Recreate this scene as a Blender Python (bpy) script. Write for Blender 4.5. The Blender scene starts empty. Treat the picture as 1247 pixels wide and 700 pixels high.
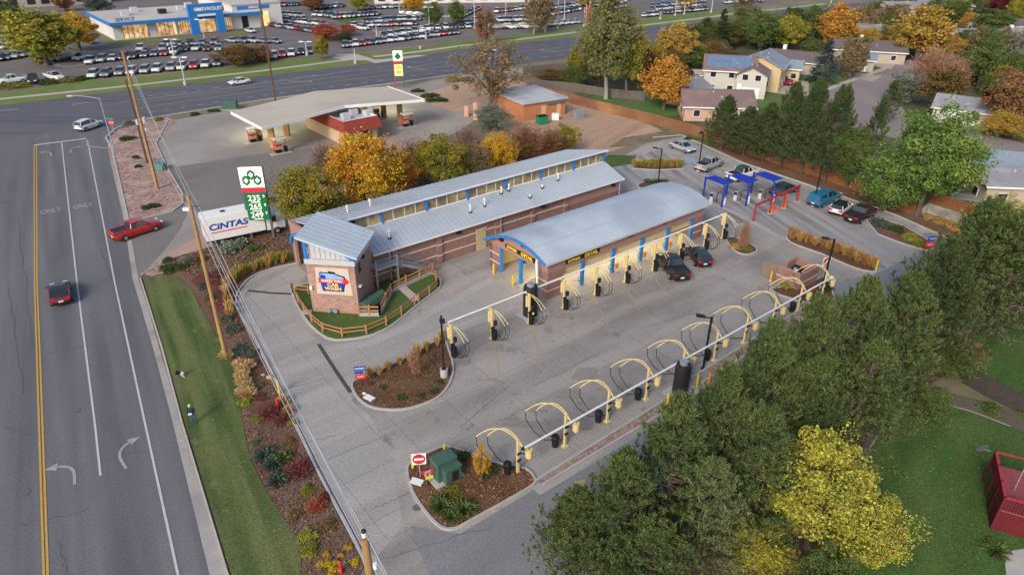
import bpy, math, random, bmesh
import numpy as np
from mathutils import Vector, Matrix
random.seed(7); R = random.Random(11)
rad = math.radians
scene = bpy.context.scene
COL = scene.collection
# ------------------------------------------------------------------ camera (drone, 34 m up)
CF, CP, CR, CH = 833.3, rad(28.85), rad(.373), 34.0
fw = np.array([0, math.cos(CP), -math.sin(CP)]); rt = np.array([1, 0, 0.]); up = np.cross(rt, fw)
RT = math.cos(CR)*rt + math.sin(CR)*up; UP = -math.sin(CR)*rt + math.cos(CR)*up
def G(px, py, z=0.0):
    """ground point (or point at height z) surveyed from the photograph"""
    d = fw + (px-623.5)/CF*RT + (350-py)/CF*UP
    p = np.array([0, 0, CH]) + d*((z-CH)/d[2])
    return Vector((float(p[0]), float(p[1]), float(z)))
def PJ(P):
    v = np.array(P)-[0, 0, CH]; z = v@fw
    return (v@RT/z*CF+623.5, 350-v@UP/z*CF)
def HT(bx, by, ty):
    b = G(bx, by); lo, hi = 0, 33
    for i in range(40):
        m = (lo+hi)/2
        if PJ((b.x, b.y, m))[1] > ty: lo = m
        else: hi = m
    return m
cam = bpy.data.cameras.new('camera'); co = bpy.data.objects.new('camera', cam); COL.objects.link(co)
M = Matrix(((RT[0], UP[0], -fw[0]), (RT[1], UP[1], -fw[1]), (RT[2], UP[2], -fw[2]))).to_4x4()
co.matrix_world = Matrix.Translation((0, 0, CH)) @ M
cam.sensor_width = 36; cam.lens = CF/1247*36; cam.clip_end = 6000; cam.clip_start = .5
scene.camera = co
# ------------------------------------------------------------------ light
w = bpy.data.worlds.new('World'); scene.world = w; w.use_nodes = True
nt = w.node_tree; nt.nodes.clear()
sky = nt.nodes.new('ShaderNodeTexSky'); sky.sky_type = 'NISHITA'; sky.sun_disc = False
SUN_EL, SUN_AZ = rad(32), rad(205)
sky.sun_elevation = SUN_EL; sky.sun_rotation = SUN_AZ; sky.air_density = 1.0; sky.dust_density = 3.5; sky.ozone_density = 1.2
bg = nt.nodes.new('ShaderNodeBackground'); bg.inputs[1].default_value = .14
wo = nt.nodes.new('ShaderNodeOutputWorld'); nt.links.new(sky.outputs[0], bg.inputs[0]); nt.links.new(bg.outputs[0], wo.inputs[0])
sun = bpy.data.lights.new('sun', 'SUN'); sun.energy = 1.5; sun.angle = rad(15); sun.color = (1, .93, .84)
so = bpy.data.objects.new('sun', sun); COL.objects.link(so)
sd = Vector((math.sin(SUN_AZ)*math.cos(SUN_EL), math.cos(SUN_AZ)*math.cos(SUN_EL), math.sin(SUN_EL)))
so.rotation_euler = sd.to_track_quat('Z', 'Y').to_euler()
vs = scene.view_settings; vs.view_transform = 'Standard'; vs.look = 'None'; vs.gamma = 1; vs.exposure = .44; vs.use_curve_mapping = False

# ------------------------------------------------------------------ materials
MATS = {}
def mat(name, c1, c2=None, scale=3.0, rough=.85, c3=None, scale3=.15, stretch=None, rot=0, bump=0, bscale=None, spec=.3, metal=0, coord='Object', emit=0, detail=4, contrast=1.0, island=0, trans=0):
    if name in MATS: return MATS[name]
    m = bpy.data.materials.new(name); m.use_nodes = True; t = m.node_tree; n = t.nodes; L = t.links
    b = n['Principled BSDF']; b.inputs['Roughness'].default_value = rough
    b.inputs['Specular IOR Level'].default_value = spec; b.inputs['Metallic'].default_value = metal
    c1 = tuple(c1)+(1,)
    if c2 is None and c3 is None and not island:
        b.inputs['Base Color'].default_value = c1
        out = None
    else:
        c2 = c1 if c2 is None else tuple(c2)+(1,)
        tc = n.new('ShaderNodeTexCoord'); mp = n.new('ShaderNodeMapping'); L.new(tc.outputs[coord], mp.inputs[0])
        if stretch: mp.inputs['Scale'].default_value = stretch
        mp.inputs['Rotation'].default_value = (0, 0, rot)
        no = n.new('ShaderNodeTexNoise'); no.inputs['Scale'].default_value = scale; no.inputs['Detail'].default_value = detail
        no.inputs['Roughness'].default_value = .62
        L.new(mp.outputs[0], no.inputs['Vector'])
        mr = n.new('ShaderNodeMapRange'); mr.inputs[1].default_value = .5-.22/contrast; mr.inputs[2].default_value = .5+.22/contrast
        L.new(no.outputs[0], mr.inputs[0])
        mx = n.new('ShaderNodeMix'); mx.data_type = 'RGBA'; mx.inputs[6].default_value = c1; mx.inputs[7].default_value = c2
        L.new(mr.outputs[0], mx.inputs[0]); out = mx.outputs[2]
        if c3 is not None:
            n3 = n.new('ShaderNodeTexNoise'); n3.inputs['Scale'].default_value = scale3; n3.inputs['Detail'].default_value = 3
            L.new(tc.outputs[coord], n3.inputs['Vector'])
            m3 = n.new('ShaderNodeMapRange'); m3.inputs[1].default_value = .48; m3.inputs[2].default_value = .68; L.new(n3.outputs[0], m3.inputs[0])
            x3 = n.new('ShaderNodeMix'); x3.data_type = 'RGBA'; x3.inputs[7].default_value = tuple(c3)+(1,)
            L.new(m3.outputs[0], x3.inputs[0]); L.new(out, x3.inputs[6]); out = x3.outputs[2]
        if island:
            ge = n.new('ShaderNodeNewGeometry'); hs = n.new('ShaderNodeHueSaturation')
            r1 = n.new('ShaderNodeMapRange'); r1.inputs[3].default_value = 1-island; r1.inputs[4].default_value = 1+island
            L.new(ge.outputs['Random Per Island'], r1.inputs[0]); L.new(r1.outputs[0], hs.inputs['Value'])
            r2 = n.new('ShaderNodeMath'); r2.operation = 'MULTIPLY'; r2.inputs[1].default_value = 7.31; L.new(ge.outputs['Random Per Island'], r2.inputs[0])
            r3 = n.new('ShaderNodeMath'); r3.operation = 'FRACT'; L.new(r2.outputs[0], r3.inputs[0])
            r4 = n.new('ShaderNodeMapRange'); r4.inputs[3].default_value = .5-.035; r4.inputs[4].default_value = .5+.035
            L.new(r3.outputs[0], r4.inputs[0]); L.new(r4.outputs[0], hs.inputs['Hue']); L.new(out, hs.inputs['Color']); out = hs.outputs[0]
        L.new(out, b.inputs['Base Color'])
        if bump:
            bn = n.new('ShaderNodeTexNoise'); bn.inputs['Scale'].default_value = bscale or scale*4; bn.inputs['Detail'].default_value = 3
            L.new(tc.outputs[coord], bn.inputs['Vector'])
            bu = n.new('ShaderNodeBump'); bu.inputs['Strength'].default_value = bump; bu.inputs['Distance'].default_value = .05
            L.new(bn.outputs[0], bu.inputs['Height']); L.new(bu.outputs[0], b.inputs['Normal'])
    if trans:
        tr = n.new('ShaderNodeBsdfTranslucent'); ms = n.new('ShaderNodeMixShader'); ms.inputs[0].default_value = trans
        if out is not None: L.new(out, tr.inputs[0])
        else: tr.inputs[0].default_value = c1
        L.new(b.outputs[0], ms.inputs[1]); L.new(tr.outputs[0], ms.inputs[2]); L.new(ms.outputs[0], n['Material Output'].inputs[0])
    if emit:
        b.inputs['Emission Color'].default_value = c1; b.inputs['Emission Strength'].default_value = emit
        if out is not None: L.new(out, b.inputs['Emission Color'])
    MATS[name] = m; return m
def brickmat(name, a, b_, mortar, sc=1.0, rough=.9, bw=.4, rh=.2, msize=.012):
    if name in MATS: return MATS[name]
    m = bpy.data.materials.new(name); m.use_nodes = True; t = m.node_tree; n = t.nodes; L = t.links; b = n['Principled BSDF']
    b.inputs['Roughness'].default_value = rough; b.inputs['Specular IOR Level'].default_value = .2
    tc = n.new('ShaderNodeTexCoord'); sp = n.new('ShaderNodeSeparateXYZ'); L.new(tc.outputs['Object'], sp.inputs[0])
    ad = n.new('ShaderNodeMath'); L.new(sp.outputs[0], ad.inputs[0]); L.new(sp.outputs[1], ad.inputs[1])
    cb = n.new('ShaderNodeCombineXYZ'); L.new(ad.outputs[0], cb.inputs[0]); L.new(sp.outputs[2], cb.inputs[1])
    br = n.new('ShaderNodeTexBrick'); br.inputs['Color1'].default_value = tuple(a)+(1,); br.inputs['Color2'].default_value = tuple(b_)+(1,)
    br.inputs['Mortar'].default_value = tuple(mortar)+(1,); br.inputs['Scale'].default_value = sc
    br.inputs['Brick Width'].default_value = bw; br.inputs['Row Height'].default_value = rh; br.inputs['Mortar Size'].default_value = msize
    L.new(cb.outputs[0], br.inputs[0])
    no = n.new('ShaderNodeTexNoise'); no.inputs['Scale'].default_value = .9; L.new(tc.outputs['Object'], no.inputs[0])
    mr = n.new('ShaderNodeMapRange'); mr.inputs[3].default_value = .8; mr.inputs[4].default_value = 1.18; L.new(no.outputs[0], mr.inputs[0])
    hs = n.new('ShaderNodeHueSaturation'); L.new(mr.outputs[0], hs.inputs['Value']); L.new(br.outputs[0], hs.inputs['Color'])
    L.new(hs.outputs[0], b.inputs['Base Color']); MATS[name] = m; return m
def pavemat(name, c1, c2, c3, rot, along=.04, across=.9, joint=0, jdark=.72, stain=None, grain=.14, gsc=6, sharp=0):
    """driven surface: fine grain, streaks along the travel direction, wide blotches, optional concrete joints"""
    if name in MATS: return MATS[name]
    m = bpy.data.materials.new(name); m.use_nodes = True; t = m.node_tree; n = t.nodes; L = t.links; b = n['Principled BSDF']
    b.inputs['Roughness'].default_value = .85; b.inputs['Specular IOR Level'].default_value = .3
    tc = n.new('ShaderNodeTexCoord'); mp = n.new('ShaderNodeMapping'); mp.inputs['Rotation'].default_value = (0, 0, rot)
    L.new(tc.outputs['Object'], mp.inputs[0])
    m2 = n.new('ShaderNodeMapping'); m2.inputs['Scale'].default_value = (across, along, 1); L.new(mp.outputs[0], m2.inputs[0])
    s = n.new('ShaderNodeTexNoise'); s.inputs['Scale'].default_value = 1; s.inputs['Detail'].default_value = 3; L.new(m2.outputs[0], s.inputs[0])
    def ramp(src, lo, hi):
        r = n.new('ShaderNodeMapRange'); r.inputs[1].default_value = lo; r.inputs[2].default_value = hi; L.new(src, r.inputs[0]); return r.outputs[0]
    x = n.new('ShaderNodeMix'); x.data_type = 'RGBA'; x.inputs[6].default_value = tuple(c1)+(1,); x.inputs[7].default_value = tuple(c2)+(1,)
    L.new(ramp(s.outputs[0], .32+sharp, .68-sharp), x.inputs[0]); out = x.outputs[2]
    bl = n.new('ShaderNodeTexNoise'); bl.inputs['Scale'].default_value = .09; bl.inputs['Detail'].default_value = 5; L.new(mp.outputs[0], bl.inputs[0])
    x = n.new('ShaderNodeMix'); x.data_type = 'RGBA'; x.inputs[7].default_value = tuple(c3)+(1,); L.new(out, x.inputs[6]); L.new(ramp(bl.outputs[0], .45, .7), x.inputs[0]); out = x.outputs[2]
    if stain:
        st = n.new('ShaderNodeTexNoise'); st.inputs['Scale'].default_value = .55; st.inputs['Detail'].default_value = 6; st.inputs['Roughness'].default_value = .7; L.new(mp.outputs[0], st.inputs[0])
        x = n.new('ShaderNodeMix'); x.data_type = 'RGBA'; x.inputs[7].default_value = tuple(stain)+(1,); L.new(out, x.inputs[6]); L.new(ramp(st.outputs[0], .58, .74), x.inputs[0]); out = x.outputs[2]
    gr = n.new('ShaderNodeTexNoise'); gr.inputs['Scale'].default_value = gsc; gr.inputs['Detail'].default_value = 4; L.new(tc.outputs['Object'], gr.inputs[0])
    g = n.new('ShaderNodeMapRange'); g.inputs[1].default_value = .3; g.inputs[2].default_value = .7; g.inputs[3].default_value = 1-grain; g.inputs[4].default_value = 1+grain; L.new(gr.outputs[0], g.inputs[0])
    hs = n.new('ShaderNodeHueSaturation'); L.new(g.outputs[0], hs.inputs['Value']); L.new(out, hs.inputs['Color']); out = hs.outputs[0]
    if joint:
        br = n.new('ShaderNodeTexBrick'); br.offset = 0; br.inputs['Color1'].default_value = (1, 1, 1, 1); br.inputs['Color2'].default_value = (.93, .93, .94, 1)
        br.inputs['Mortar'].default_value = (jdark, jdark, jdark, 1); br.inputs['Scale'].default_value = 1; br.inputs['Mortar Size'].default_value = .035
        br.inputs['Brick Width'].default_value = joint; br.inputs['Row Height'].default_value = joint; L.new(mp.outputs[0], br.inputs[0])
        mu = n.new('ShaderNodeMix'); mu.data_type = 'RGBA'; mu.blend_type = 'MULTIPLY'; mu.inputs[0].default_value = 1; L.new(out, mu.inputs[6]); L.new(br.outputs[0], mu.inputs[7]); out = mu.outputs[2]
    L.new(out, b.inputs['Base Color']); MATS[name] = m; return m

# ------------------------------------------------------------------ mesh builder
class MB:
    def __init__(s): s.v = []; s.f = []; s.m = []; s.mats = []; s.sm = []
    def mi(s, m):
        if m is None: m = s.mats[0] if s.mats else None
        if m not in s.mats: s.mats.append(m)
        return s.mats.index(m)
    def add(s, vs, fs, m=None, smooth=False):
        k = len(s.v); s.v += [tuple(v) for v in vs]; i = s.mi(m)
        for f in fs: s.f.append([a+k for a in f]); s.m.append(i); s.sm.append(smooth)
        return s
    def box(s, c, d, m=None, rz=0, taper=1.0, tz=0):
        x, y, z = d[0]/2, d[1]/2, d[2]/2
        vs = []
        for sz in (-1, 1):
            k = taper if sz > 0 else 1
            for a, b in ((-1, -1), (1, -1), (1, 1), (-1, 1)): vs.append(Vector((a*x*k, b*y*k, sz*z)))
        if rz: q = Matrix.Rotation(rz, 3, 'Z'); vs = [q@v for v in vs]
        c = Vector(c); vs = [v+c for v in vs]
        return s.add(vs, [(3, 2, 1, 0), (4, 5, 6, 7), (0, 1, 5, 4), (1, 2, 6, 5), (2, 3, 7, 6), (3, 0, 4, 7)], m)
    def box0(s, x0, x1, y0, y1, z0, z1, m=None): return s.box(((x0+x1)/2, (y0+y1)/2, (z0+z1)/2), (x1-x0, y1-y0, z1-z0), m)
    def prism(s, poly, z0, z1, m=None, bottom=False, mtop=None):
        n = len(poly); A = sum(poly[i][0]*poly[(i+1) % n][1]-poly[(i+1) % n][0]*poly[i][1] for i in range(n))
        if A < 0: poly = poly[::-1]
        vs = [(p[0], p[1], z0) for p in poly]+[(p[0], p[1], z1) for p in poly]
        s.add(vs, [(i, (i+1) % n, n+(i+1) % n, n+i) for i in range(n)]+([tuple(range(n))[::-1]] if bottom else []), m)
        s.add(vs[n:], [tuple(range(n))], mtop or m); return s
    def flat(s, poly, z, m=None):
        n = len(poly); A = sum(poly[i][0]*poly[(i+1) % n][1]-poly[(i+1) % n][0]*poly[i][1] for i in range(n))
        if A < 0: poly = poly[::-1]
        return s.add([(p[0], p[1], z) for p in poly], [tuple(range(n))], m)
    def tube(s, pts, r, m=None, n=8, cap=True, smooth=True):
        pts = [Vector(p) for p in pts]; k = len(pts); rs = r if isinstance(r, (list, tuple)) else [r]*k
        vs = []; prev = None
        for i, p in enumerate(pts):
            d = (pts[min(i+1, k-1)]-pts[max(i-1, 0)]).normalized()
            a = prev if prev is not None else (Vector((0, 0, 1)) if abs(d.z) < .9 else Vector((1, 0, 0)))
            x = (a-d*a.dot(d))
            if x.length < 1e-6: x = d.orthogonal()
            x.normalize(); prev = x; y = d.cross(x)
            for j in range(n):
                t = 2*math.pi*j/n; vs.append(p+(x*math.cos(t)+y*math.sin(t))*rs[i])
        fs = [(i*n+j, i*n+(j+1) % n, (i+1)*n+(j+1) % n, (i+1)*n+j) for i in range(k-1) for j in range(n)]
        s.add(vs, fs, m, smooth)
        if cap:
            s.add(vs[:n], [tuple(range(n))[::-1]], m); s.add(vs[-n:], [tuple(range(n))], m)
        return s
    def cyl(s, c, r, h, m=None, n=16, r2=None):
        c = Vector(c); return s.tube([c, c+Vector((0, 0, h))], [r, r if r2 is None else r2], m, n)
    def lathe(s, c, prof, m=None, n=16):
        return s.tube([Vector(c)+Vector((0, 0, z)) for r_, z in prof], [r_ for r_, z in prof], m, n)
    def ball(s, c, r, m=None, n=10, k=6, jit=0, rnd=None):
        vs = []; rr = r if isinstance(r, (list, tuple)) else (r, r, r)
        for i in range(k+1):
            th = math.pi*i/k
            for j in range(n):
                ph = 2*math.pi*j/n; q = 1+(rnd.uniform(-jit, jit) if jit and rnd else 0)
                vs.append((c[0]+rr[0]*q*math.sin(th)*math.cos(ph), c[1]+rr[1]*q*math.sin(th)*math.sin(ph), c[2]-rr[2]*q*math.cos(th)))
        fs = [(i*n+j, i*n+(j+1) % n, (i+1)*n+(j+1) % n, (i+1)*n+j) for i in range(k) for j in range(n)]
        return s.add(vs, fs, m, True)
    def beam(s, a, b, wd, ht, m=None):
        a = Vector(a); b = Vector(b); d = (b-a).normalized(); x = d.cross(Vector((0, 0, 1)))
        if x.length < 1e-4: x = Vector((1, 0, 0))
        x.normalize(); y = x.cross(d); vs = []
        for p in (a, b):
            for i, j in ((-1, -1), (1, -1), (1, 1), (-1, 1)): vs.append(p+x*wd/2*i+y*ht/2*j)
        return s.add(vs, [(0, 1, 2, 3), (7, 6, 5, 4), (0, 4, 5, 1), (1, 5, 6, 2), (2, 6, 7, 3), (3, 7, 4, 0)], m)
    def mesh(s, name):
        me = bpy.data.meshes.new(name); me.from_pydata(s.v, [], s.f)
        for m in s.mats: me.materials.append(m)
        me.polygons.foreach_set('material_index', s.m); me.polygons.foreach_set('use_smooth', s.sm); me.update(); return me
    def build(s, name, parent=None, **kw):
        o = bpy.data.objects.new(name, s.mesh(name)); COL.objects.link(o)
        if parent: o.parent = parent
        if kw: tag(o, **kw)
        return o
def tag(o, label=None, cat=None, group=None, kind=None):
    if label: o['label'] = label
    if cat: o['category'] = cat
    if group: o['group'] = group
    if kind: o['kind'] = kind
    return o
def thing(name, label, cat, loc=(0, 0, 0), rz=0, group=None):
    o = bpy.data.objects.new(name, None); COL.objects.link(o); o.location = loc; o.rotation_euler = (0, 0, rz); o.empty_display_size = .3
    return tag(o, label, cat, group)
def copy_tree(o, parent=None, kids=None):
    c = o.copy(); COL.objects.link(c); c.parent = parent
    for ch in (CH_.get(o.name) or [x for x in o.children]): copy_tree(ch, c)
    return c
CH_ = {}
def cache_children(o):
    ch = list(o.children); CH_[o.name] = ch
    for c in ch: cache_children(c)
def dup(o, loc, rz, label, scale=None, group=None, cat=None):
    if o.name not in CH_: cache_children(o)
    c = copy_tree(o); c.location = loc; c.rotation_euler = (0, 0, rz); c['label'] = label
    if scale: c.scale = scale if isinstance(scale, (tuple, list)) else (scale,)*3
    if group: c['group'] = group
    if cat: c['category'] = cat
    return c
def kill(o):
    for c in list(o.children): kill(c)
    bpy.data.objects.remove(o)
def text(name, s, size, m, parent=None, loc=(0, 0, 0), rot=(0, 0, 0), ext=.01, sx=1, align='CENTER', bold=0, shear=0):
    cu = bpy.data.curves.new(name, 'FONT'); cu.body = s; cu.size = size; cu.extrude = ext; cu.align_x = align; cu.align_y = 'CENTER'; cu.offset = bold; cu.shear = shear
    cu.space_character = 1.0
    t = bpy.data.objects.new('tmp', cu); COL.objects.link(t); dg = bpy.context.evaluated_depsgraph_get(); dg.update()
    me = bpy.data.meshes.new_from_object(t.evaluated_get(dg)); bpy.data.objects.remove(t); me.materials.clear(); me.materials.append(m)
    o = bpy.data.objects.new(name, me); COL.objects.link(o); o.location = loc; o.rotation_euler = rot; o.scale = (sx, 1, 1)
    if parent: o.parent = parent
    return o
def P(*pts): return [tuple(G(x, y)[:2]) for x, y in pts]
def smooth(pts, k=4, closed=True):
    out = []; n = len(pts); pts = [Vector(p[:2]) for p in pts]
    rng = range(n) if closed else range(n-1)
    for i in rng:
        if closed: a, b, c, d = pts[(i-1) % n], pts[i], pts[(i+1) % n], pts[(i+2) % n]
        else: a, b, c, d = pts[max(i-1, 0)], pts[i], pts[i+1], pts[min(i+2, n-1)]
        for j in range(k):
            t = j/k; q = .5*((2*b)+(c-a)*t+(2*a-5*b+4*c-d)*t*t+(3*b-a-3*c+d)*t**3); out.append((q.x, q.y))
    if not closed: out.append(tuple(pts[-1]))
    return out
def offset(poly, d, closed=True):
    n = len(poly); out = []
    for i in range(n):
        p = Vector(poly[i]); a = Vector(poly[(i-1) % n]) if closed or i else p; b = Vector(poly[(i+1) % n]) if closed or i < n-1 else p
        e1 = (p-a); e2 = (b-p)
        e1 = e1.normalized() if e1.length > 1e-6 else e2.normalized(); e2 = e2.normalized() if e2.length > 1e-6 else e1
        n1 = Vector((-e1.y, e1.x)); n2 = Vector((-e2.y, e2.x)); s = n1+n2
        s = s.normalized() if s.length > 1e-5 else n1
        out.append(tuple(p+s*d/max(.5, s.dot(n1))))
    return out
def area(p): return sum(p[i][0]*p[(i+1) % len(p)][1]-p[(i+1) % len(p)][0]*p[i][1] for i in range(len(p)))/2
def strip(mb, pts, wd, z0, z1, m=None, side=0):
    """raised band along an open polyline; side 0 centred, +1 left, -1 right"""
    a = offset(pts, wd/2*(1+side) if side >= 0 else 0, False); b = offset(pts, -wd/2*(1-side) if side <= 0 else 0, False)
    if side == 0: a = offset(pts, wd/2, False); b = offset(pts, -wd/2, False)
    n = len(pts); vs = [(p[0], p[1], z) for z in (z0, z1) for p in a]+[(p[0], p[1], z) for z in (z0, z1) for p in b]
    fs = []
    for i in range(n-1):
        fs += [(i, n+i, n+i+1, i+1), (2*n+i+1, 3*n+i+1, 3*n+i, 2*n+i), (n+i, 3*n+i, 3*n+i+1, n+i+1)]
    fs += [(0, 2*n, 3*n, n), (n-1, 2*n-1, 4*n-1, 3*n-1)]
    return mb.add(vs, fs, m)
def inside(p, poly):
    x, y = p; c = False; n = len(poly)
    for i in range(n):
        x1, y1 = poly[i]; x2, y2 = poly[(i+1) % n]
        if (y1 > y) != (y2 > y) and x < (x2-x1)*(y-y1)/(y2-y1)+x1: c = not c
    return c
# frame of the car wash: s runs along the buildings, t away from the pines
BA = rad(90-51.14); O2 = G(666, 365); BU = Vector((math.cos(BA), math.sin(BA), 0)); BW = Vector((-math.sin(BA), math.cos(BA), 0))
def B(s, t, z=0): return O2+BU*s+BW*t+Vector((0, 0, z))
# ------------------------------------------------------------------ ground materials
RDA = rad(-31.6)                       # azimuth of the side road; main road and lot below
m_dirt = mat('dry_ground', (.20, .165, .12), (.13, .125, .07), .35, c3=(.24, .19, .15), scale3=.05, bump=.2)
m_asph = pavemat('asphalt_side_road', (.10, .10, .115), (.15, .147, .158), (.125, .125, .137), RDA, along=.02, across=.55, sharp=.06)
m_asphm = pavemat('asphalt_main_road', (.075, .08, .10), (.12, .12, .14), (.095, .10, .12), rad(90), along=.02, across=.5)
m_lot = pavemat('lot_concrete', (.315, .295, .275), (.215, .20, .19), (.36, .335, .305), rad(51.14), along=.05, across=.35, joint=4.6, stain=(.13, .115, .10), sharp=.05)
m_lot2 = pavemat('drive_concrete', (.37, .355, .34), (.27, .26, .25), (.31, .30, .29), rad(51.14), along=.05, across=.6, joint=4.2)
m_drv = pavemat('drive_asphalt', (.17, .17, .185), (.21, .21, .22), (.19, .19, .20), rad(51), along=.05, across=.6)
m_gas = pavemat('station_concrete', (.26, .235, .22), (.33, .30, .275), (.22, .2, .19), rad(20), along=.06, across=.1, joint=5.2, jdark=.88, stain=(.2, .18, .165))
m_gasp = pavemat('station_patch_asphalt', (.16, .15, .145), (.20, .185, .175), (.17, .16, .155), rad(20), along=.2, across=.2)
m_conc = mat('pale_concrete', (.42, .41, .40), (.33, .325, .32), 1.2, c3=(.36, .35, .35), scale3=.3)
m_gut = mat('gutter_concrete', (.36, .34, .33), (.29, .275, .27), 1.5, c3=(.25, .24, .24), scale3=.3)
m_walk = mat('sidewalk_concrete', (.45, .40, .36), (.38, .34, .31), 1.0)
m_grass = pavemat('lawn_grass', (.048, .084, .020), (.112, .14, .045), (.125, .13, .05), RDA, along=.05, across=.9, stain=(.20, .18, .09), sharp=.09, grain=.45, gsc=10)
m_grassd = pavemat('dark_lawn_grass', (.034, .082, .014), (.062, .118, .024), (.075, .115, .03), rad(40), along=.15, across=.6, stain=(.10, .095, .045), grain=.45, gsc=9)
m_grassv = mat('verge_grass', (.09, .15, .025), (.15, .19, .05), .25, c3=(.17, .17, .07), scale3=.1, bump=.3)
m_mulch = mat('brown_mulch', (.045, .020, .012), (.19, .095, .05), 7, c3=(.15, .085, .05), scale3=.5, bump=1, bscale=14, contrast=1.3)
m_mulchg = mat('weathered_mulch', (.075, .038, .028), (.235, .145, .11), 6.5, c3=(.13, .055, .035), scale3=.3, bump=1, bscale=14, contrast=1.2)
m_rock = mat('pink_river_rock', (.46, .31, .27), (.15, .085, .075), 2.2, contrast=1.5, c3=(.42, .31, .27), scale3=.4, bump=1, bscale=9)
m_rock2 = mat('strip_rock', (.42, .30, .25), (.15, .10, .08), 5, contrast=1.4, c3=(.34, .26, .22), scale3=1, bump=1, bscale=16)
m_dlr = pavemat('dealer_asphalt', (.13, .115, .115), (.165, .15, .15), (.14, .125, .125), rad(80), along=.03, across=.15)
m_lane = pavemat('lane_concrete', (.33, .32, .32), (.17, .165, .165), (.27, .265, .26), -rad(14)+rad(90)*0, along=.03, across=.75, stain=(.15, .145, .14), sharp=.08)
m_res = pavemat('residential_asphalt', (.22, .18, .18), (.27, .225, .22), (.24, .2, .2), rad(30), along=.1, across=.1)
m_bare = pavemat('graded_earth', (.43, .29, .20), (.34, .22, .155), (.39, .265, .185), rad(35), along=.04, across=.5, stain=(.30, .21, .15), sharp=.03, grain=.14, gsc=2.5)
m_white = mat('white_road_paint', (.52, .52, .54), (.40, .40, .42), 4)
m_whitef = mat('faded_road_paint', (.36, .36, .38), (.24, .24, .26), 5, contrast=1.5)
m_yel = mat('yellow_road_paint', (.55, .33, .06), (.42, .26, .06), 4)
m_yel2 = mat('worn_yellow_paint', (.42, .30, .13), (.30, .235, .15), 3, contrast=.6)
m_red = mat('red_kerb_paint', (.5, .13, .10), (.4, .15, .12), 3)
m_tar = mat('tar_patch', (.10, .10, .115), (.13, .13, .14), 2)

ZU = {}
def sheet(name, poly, z, m, kind='structure'):
    k = round(z, 3); ZU[k] = ZU.get(k, 0)+1; z += (ZU[k]-1)*.0008
    mb = MB(); mb.flat(poly, z, m); return mb.build(name, kind=kind)
g = MB(); g.flat([(-900, -300), (900, -300), (900, 1500), (-900, 1500)], 0, m_dirt); g.build('ground', kind='structure')
# side road (its frame: lines aim at the same vanishing point)
sheet('side_road', P((-420, 900), (330, 900), (255.5, 700), (211, 517), (161.6, 340), (150, 270), (133, 195), (140, 172), (160, 150), (0, 150), (-160, 150)), .008, m_asph)
sheet('main_road', P((-500, 190), (0, 167), (100, 158), (203, 141), (320, 122), (469.5, 103), (565, 89.5), (637, 78.5), (703, 69.5), (787, 58.5), (862, 48), (908, 41.5), (980, 31), (1087, 17), (1500, -30), (1400, -52), (1060, 3), (1005, 7.5), (949, 14), (895, 22.5), (792, 33), (713, 44.4), (631, 53), (563, 60), (456, 77), (320, 93), (226, 104), (144, 112), (0, 129), (-500, 172)), .012, m_asphm)
# car wash lot: one concrete sheet to the road, then asphalt drive sheets
def lotpoly(pts, z, m, name): return sheet(name, P(*pts), z, m)
lotpoly([(300, 360), (306, 338), (340, 326), (360, 322), (480, 290), (760, 190), (800, 168), (830, 165), (905, 200), (1000, 232), (1100, 268), (1160, 285), (1200, 312), (1150, 350), (1090, 420), (920, 540), (820, 700), (760, 950), (330, 1100), (445, 760), (455, 700), (420, 632), (385, 560), (350, 480), (315, 410), (290, 378)], .016, m_lot, 'car_wash_lot')
lotpoly([(815, 165), (905, 199), (1000, 231), (1090, 262), (1180, 298), (1195, 306), (1186, 313), (1124, 283), (1030, 240), (960, 225), (870, 205), (800, 183)], .021, m_lot2, 'upper_drive')
lotpoly([(800, 183), (760, 195), (735, 205), (760, 232), (800, 214), (846, 222), (870, 262), (880, 282), (900, 272), (925, 270), (952, 288), (1060, 332), (1110, 316), (1147, 302), (1124, 300), (1060, 276), (1000, 252), (950, 232), (905, 214), (860, 203)], .021, m_lane, 'back_drive')
lotpoly([(1124, 284), (1186, 284), (1235, 330), (1120, 370), (1085, 340), (1066, 333), (1118, 310)], .026, m_drv, 'exit_drive')
lotpoly([(560, 800), (500, 640), (560, 650), (650, 596), (800, 510), (900, 450), (990, 392), (1014, 365), (1012, 346), (1066, 332), (1130, 350), (1080, 410), (900, 520), (800, 700), (700, 900)], .021, m_drv, 'rear_drive')
lotpoly([(303, 358), (360, 322), (374, 334), (356, 356), (370, 400), (395, 421), (460, 412), (530, 370), (560, 350), (600, 330), (640, 362), (560, 395), (540, 402), (520, 425), (440, 455), (425, 470), (430, 490), (450, 505), (480, 560), (490, 640), (450, 690), (420, 632), (385, 560), (350, 480), (315, 410), (293, 372)], .021, m_lot2, 'tunnel_drive')
# gas station lot
sheet('station_lot', P((173, 335), (200, 305), (222, 275), (217, 240), (190, 175), (205, 148), (320, 128), (480, 106), (565, 92), (637, 81), (640, 95), (600, 130), (560, 160), (480, 190), (400, 240), (370, 280), (330, 300), (290, 320), (240, 330)), .016, m_gas)
sheet('station_patch', P((203, 205), (300, 190), (400, 178), (420, 200), (370, 240), (330, 262), (240, 262), (222, 240)), .020, m_gasp)
sheet('sidewalk_pink', P((175, 335), (210, 306), (245, 286), (262, 300), (240, 320), (205, 330)), .021, mat('pinkish_concrete', (.40, .27, .22), (.33, .22, .19), 1.5))
sheet('station_entrance', P((161, 300), (152, 272), (160, 268), (222, 232), (228, 262), (212, 290), (173, 336), (168, 340), (162, 338)), .024, m_gasp)
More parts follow.
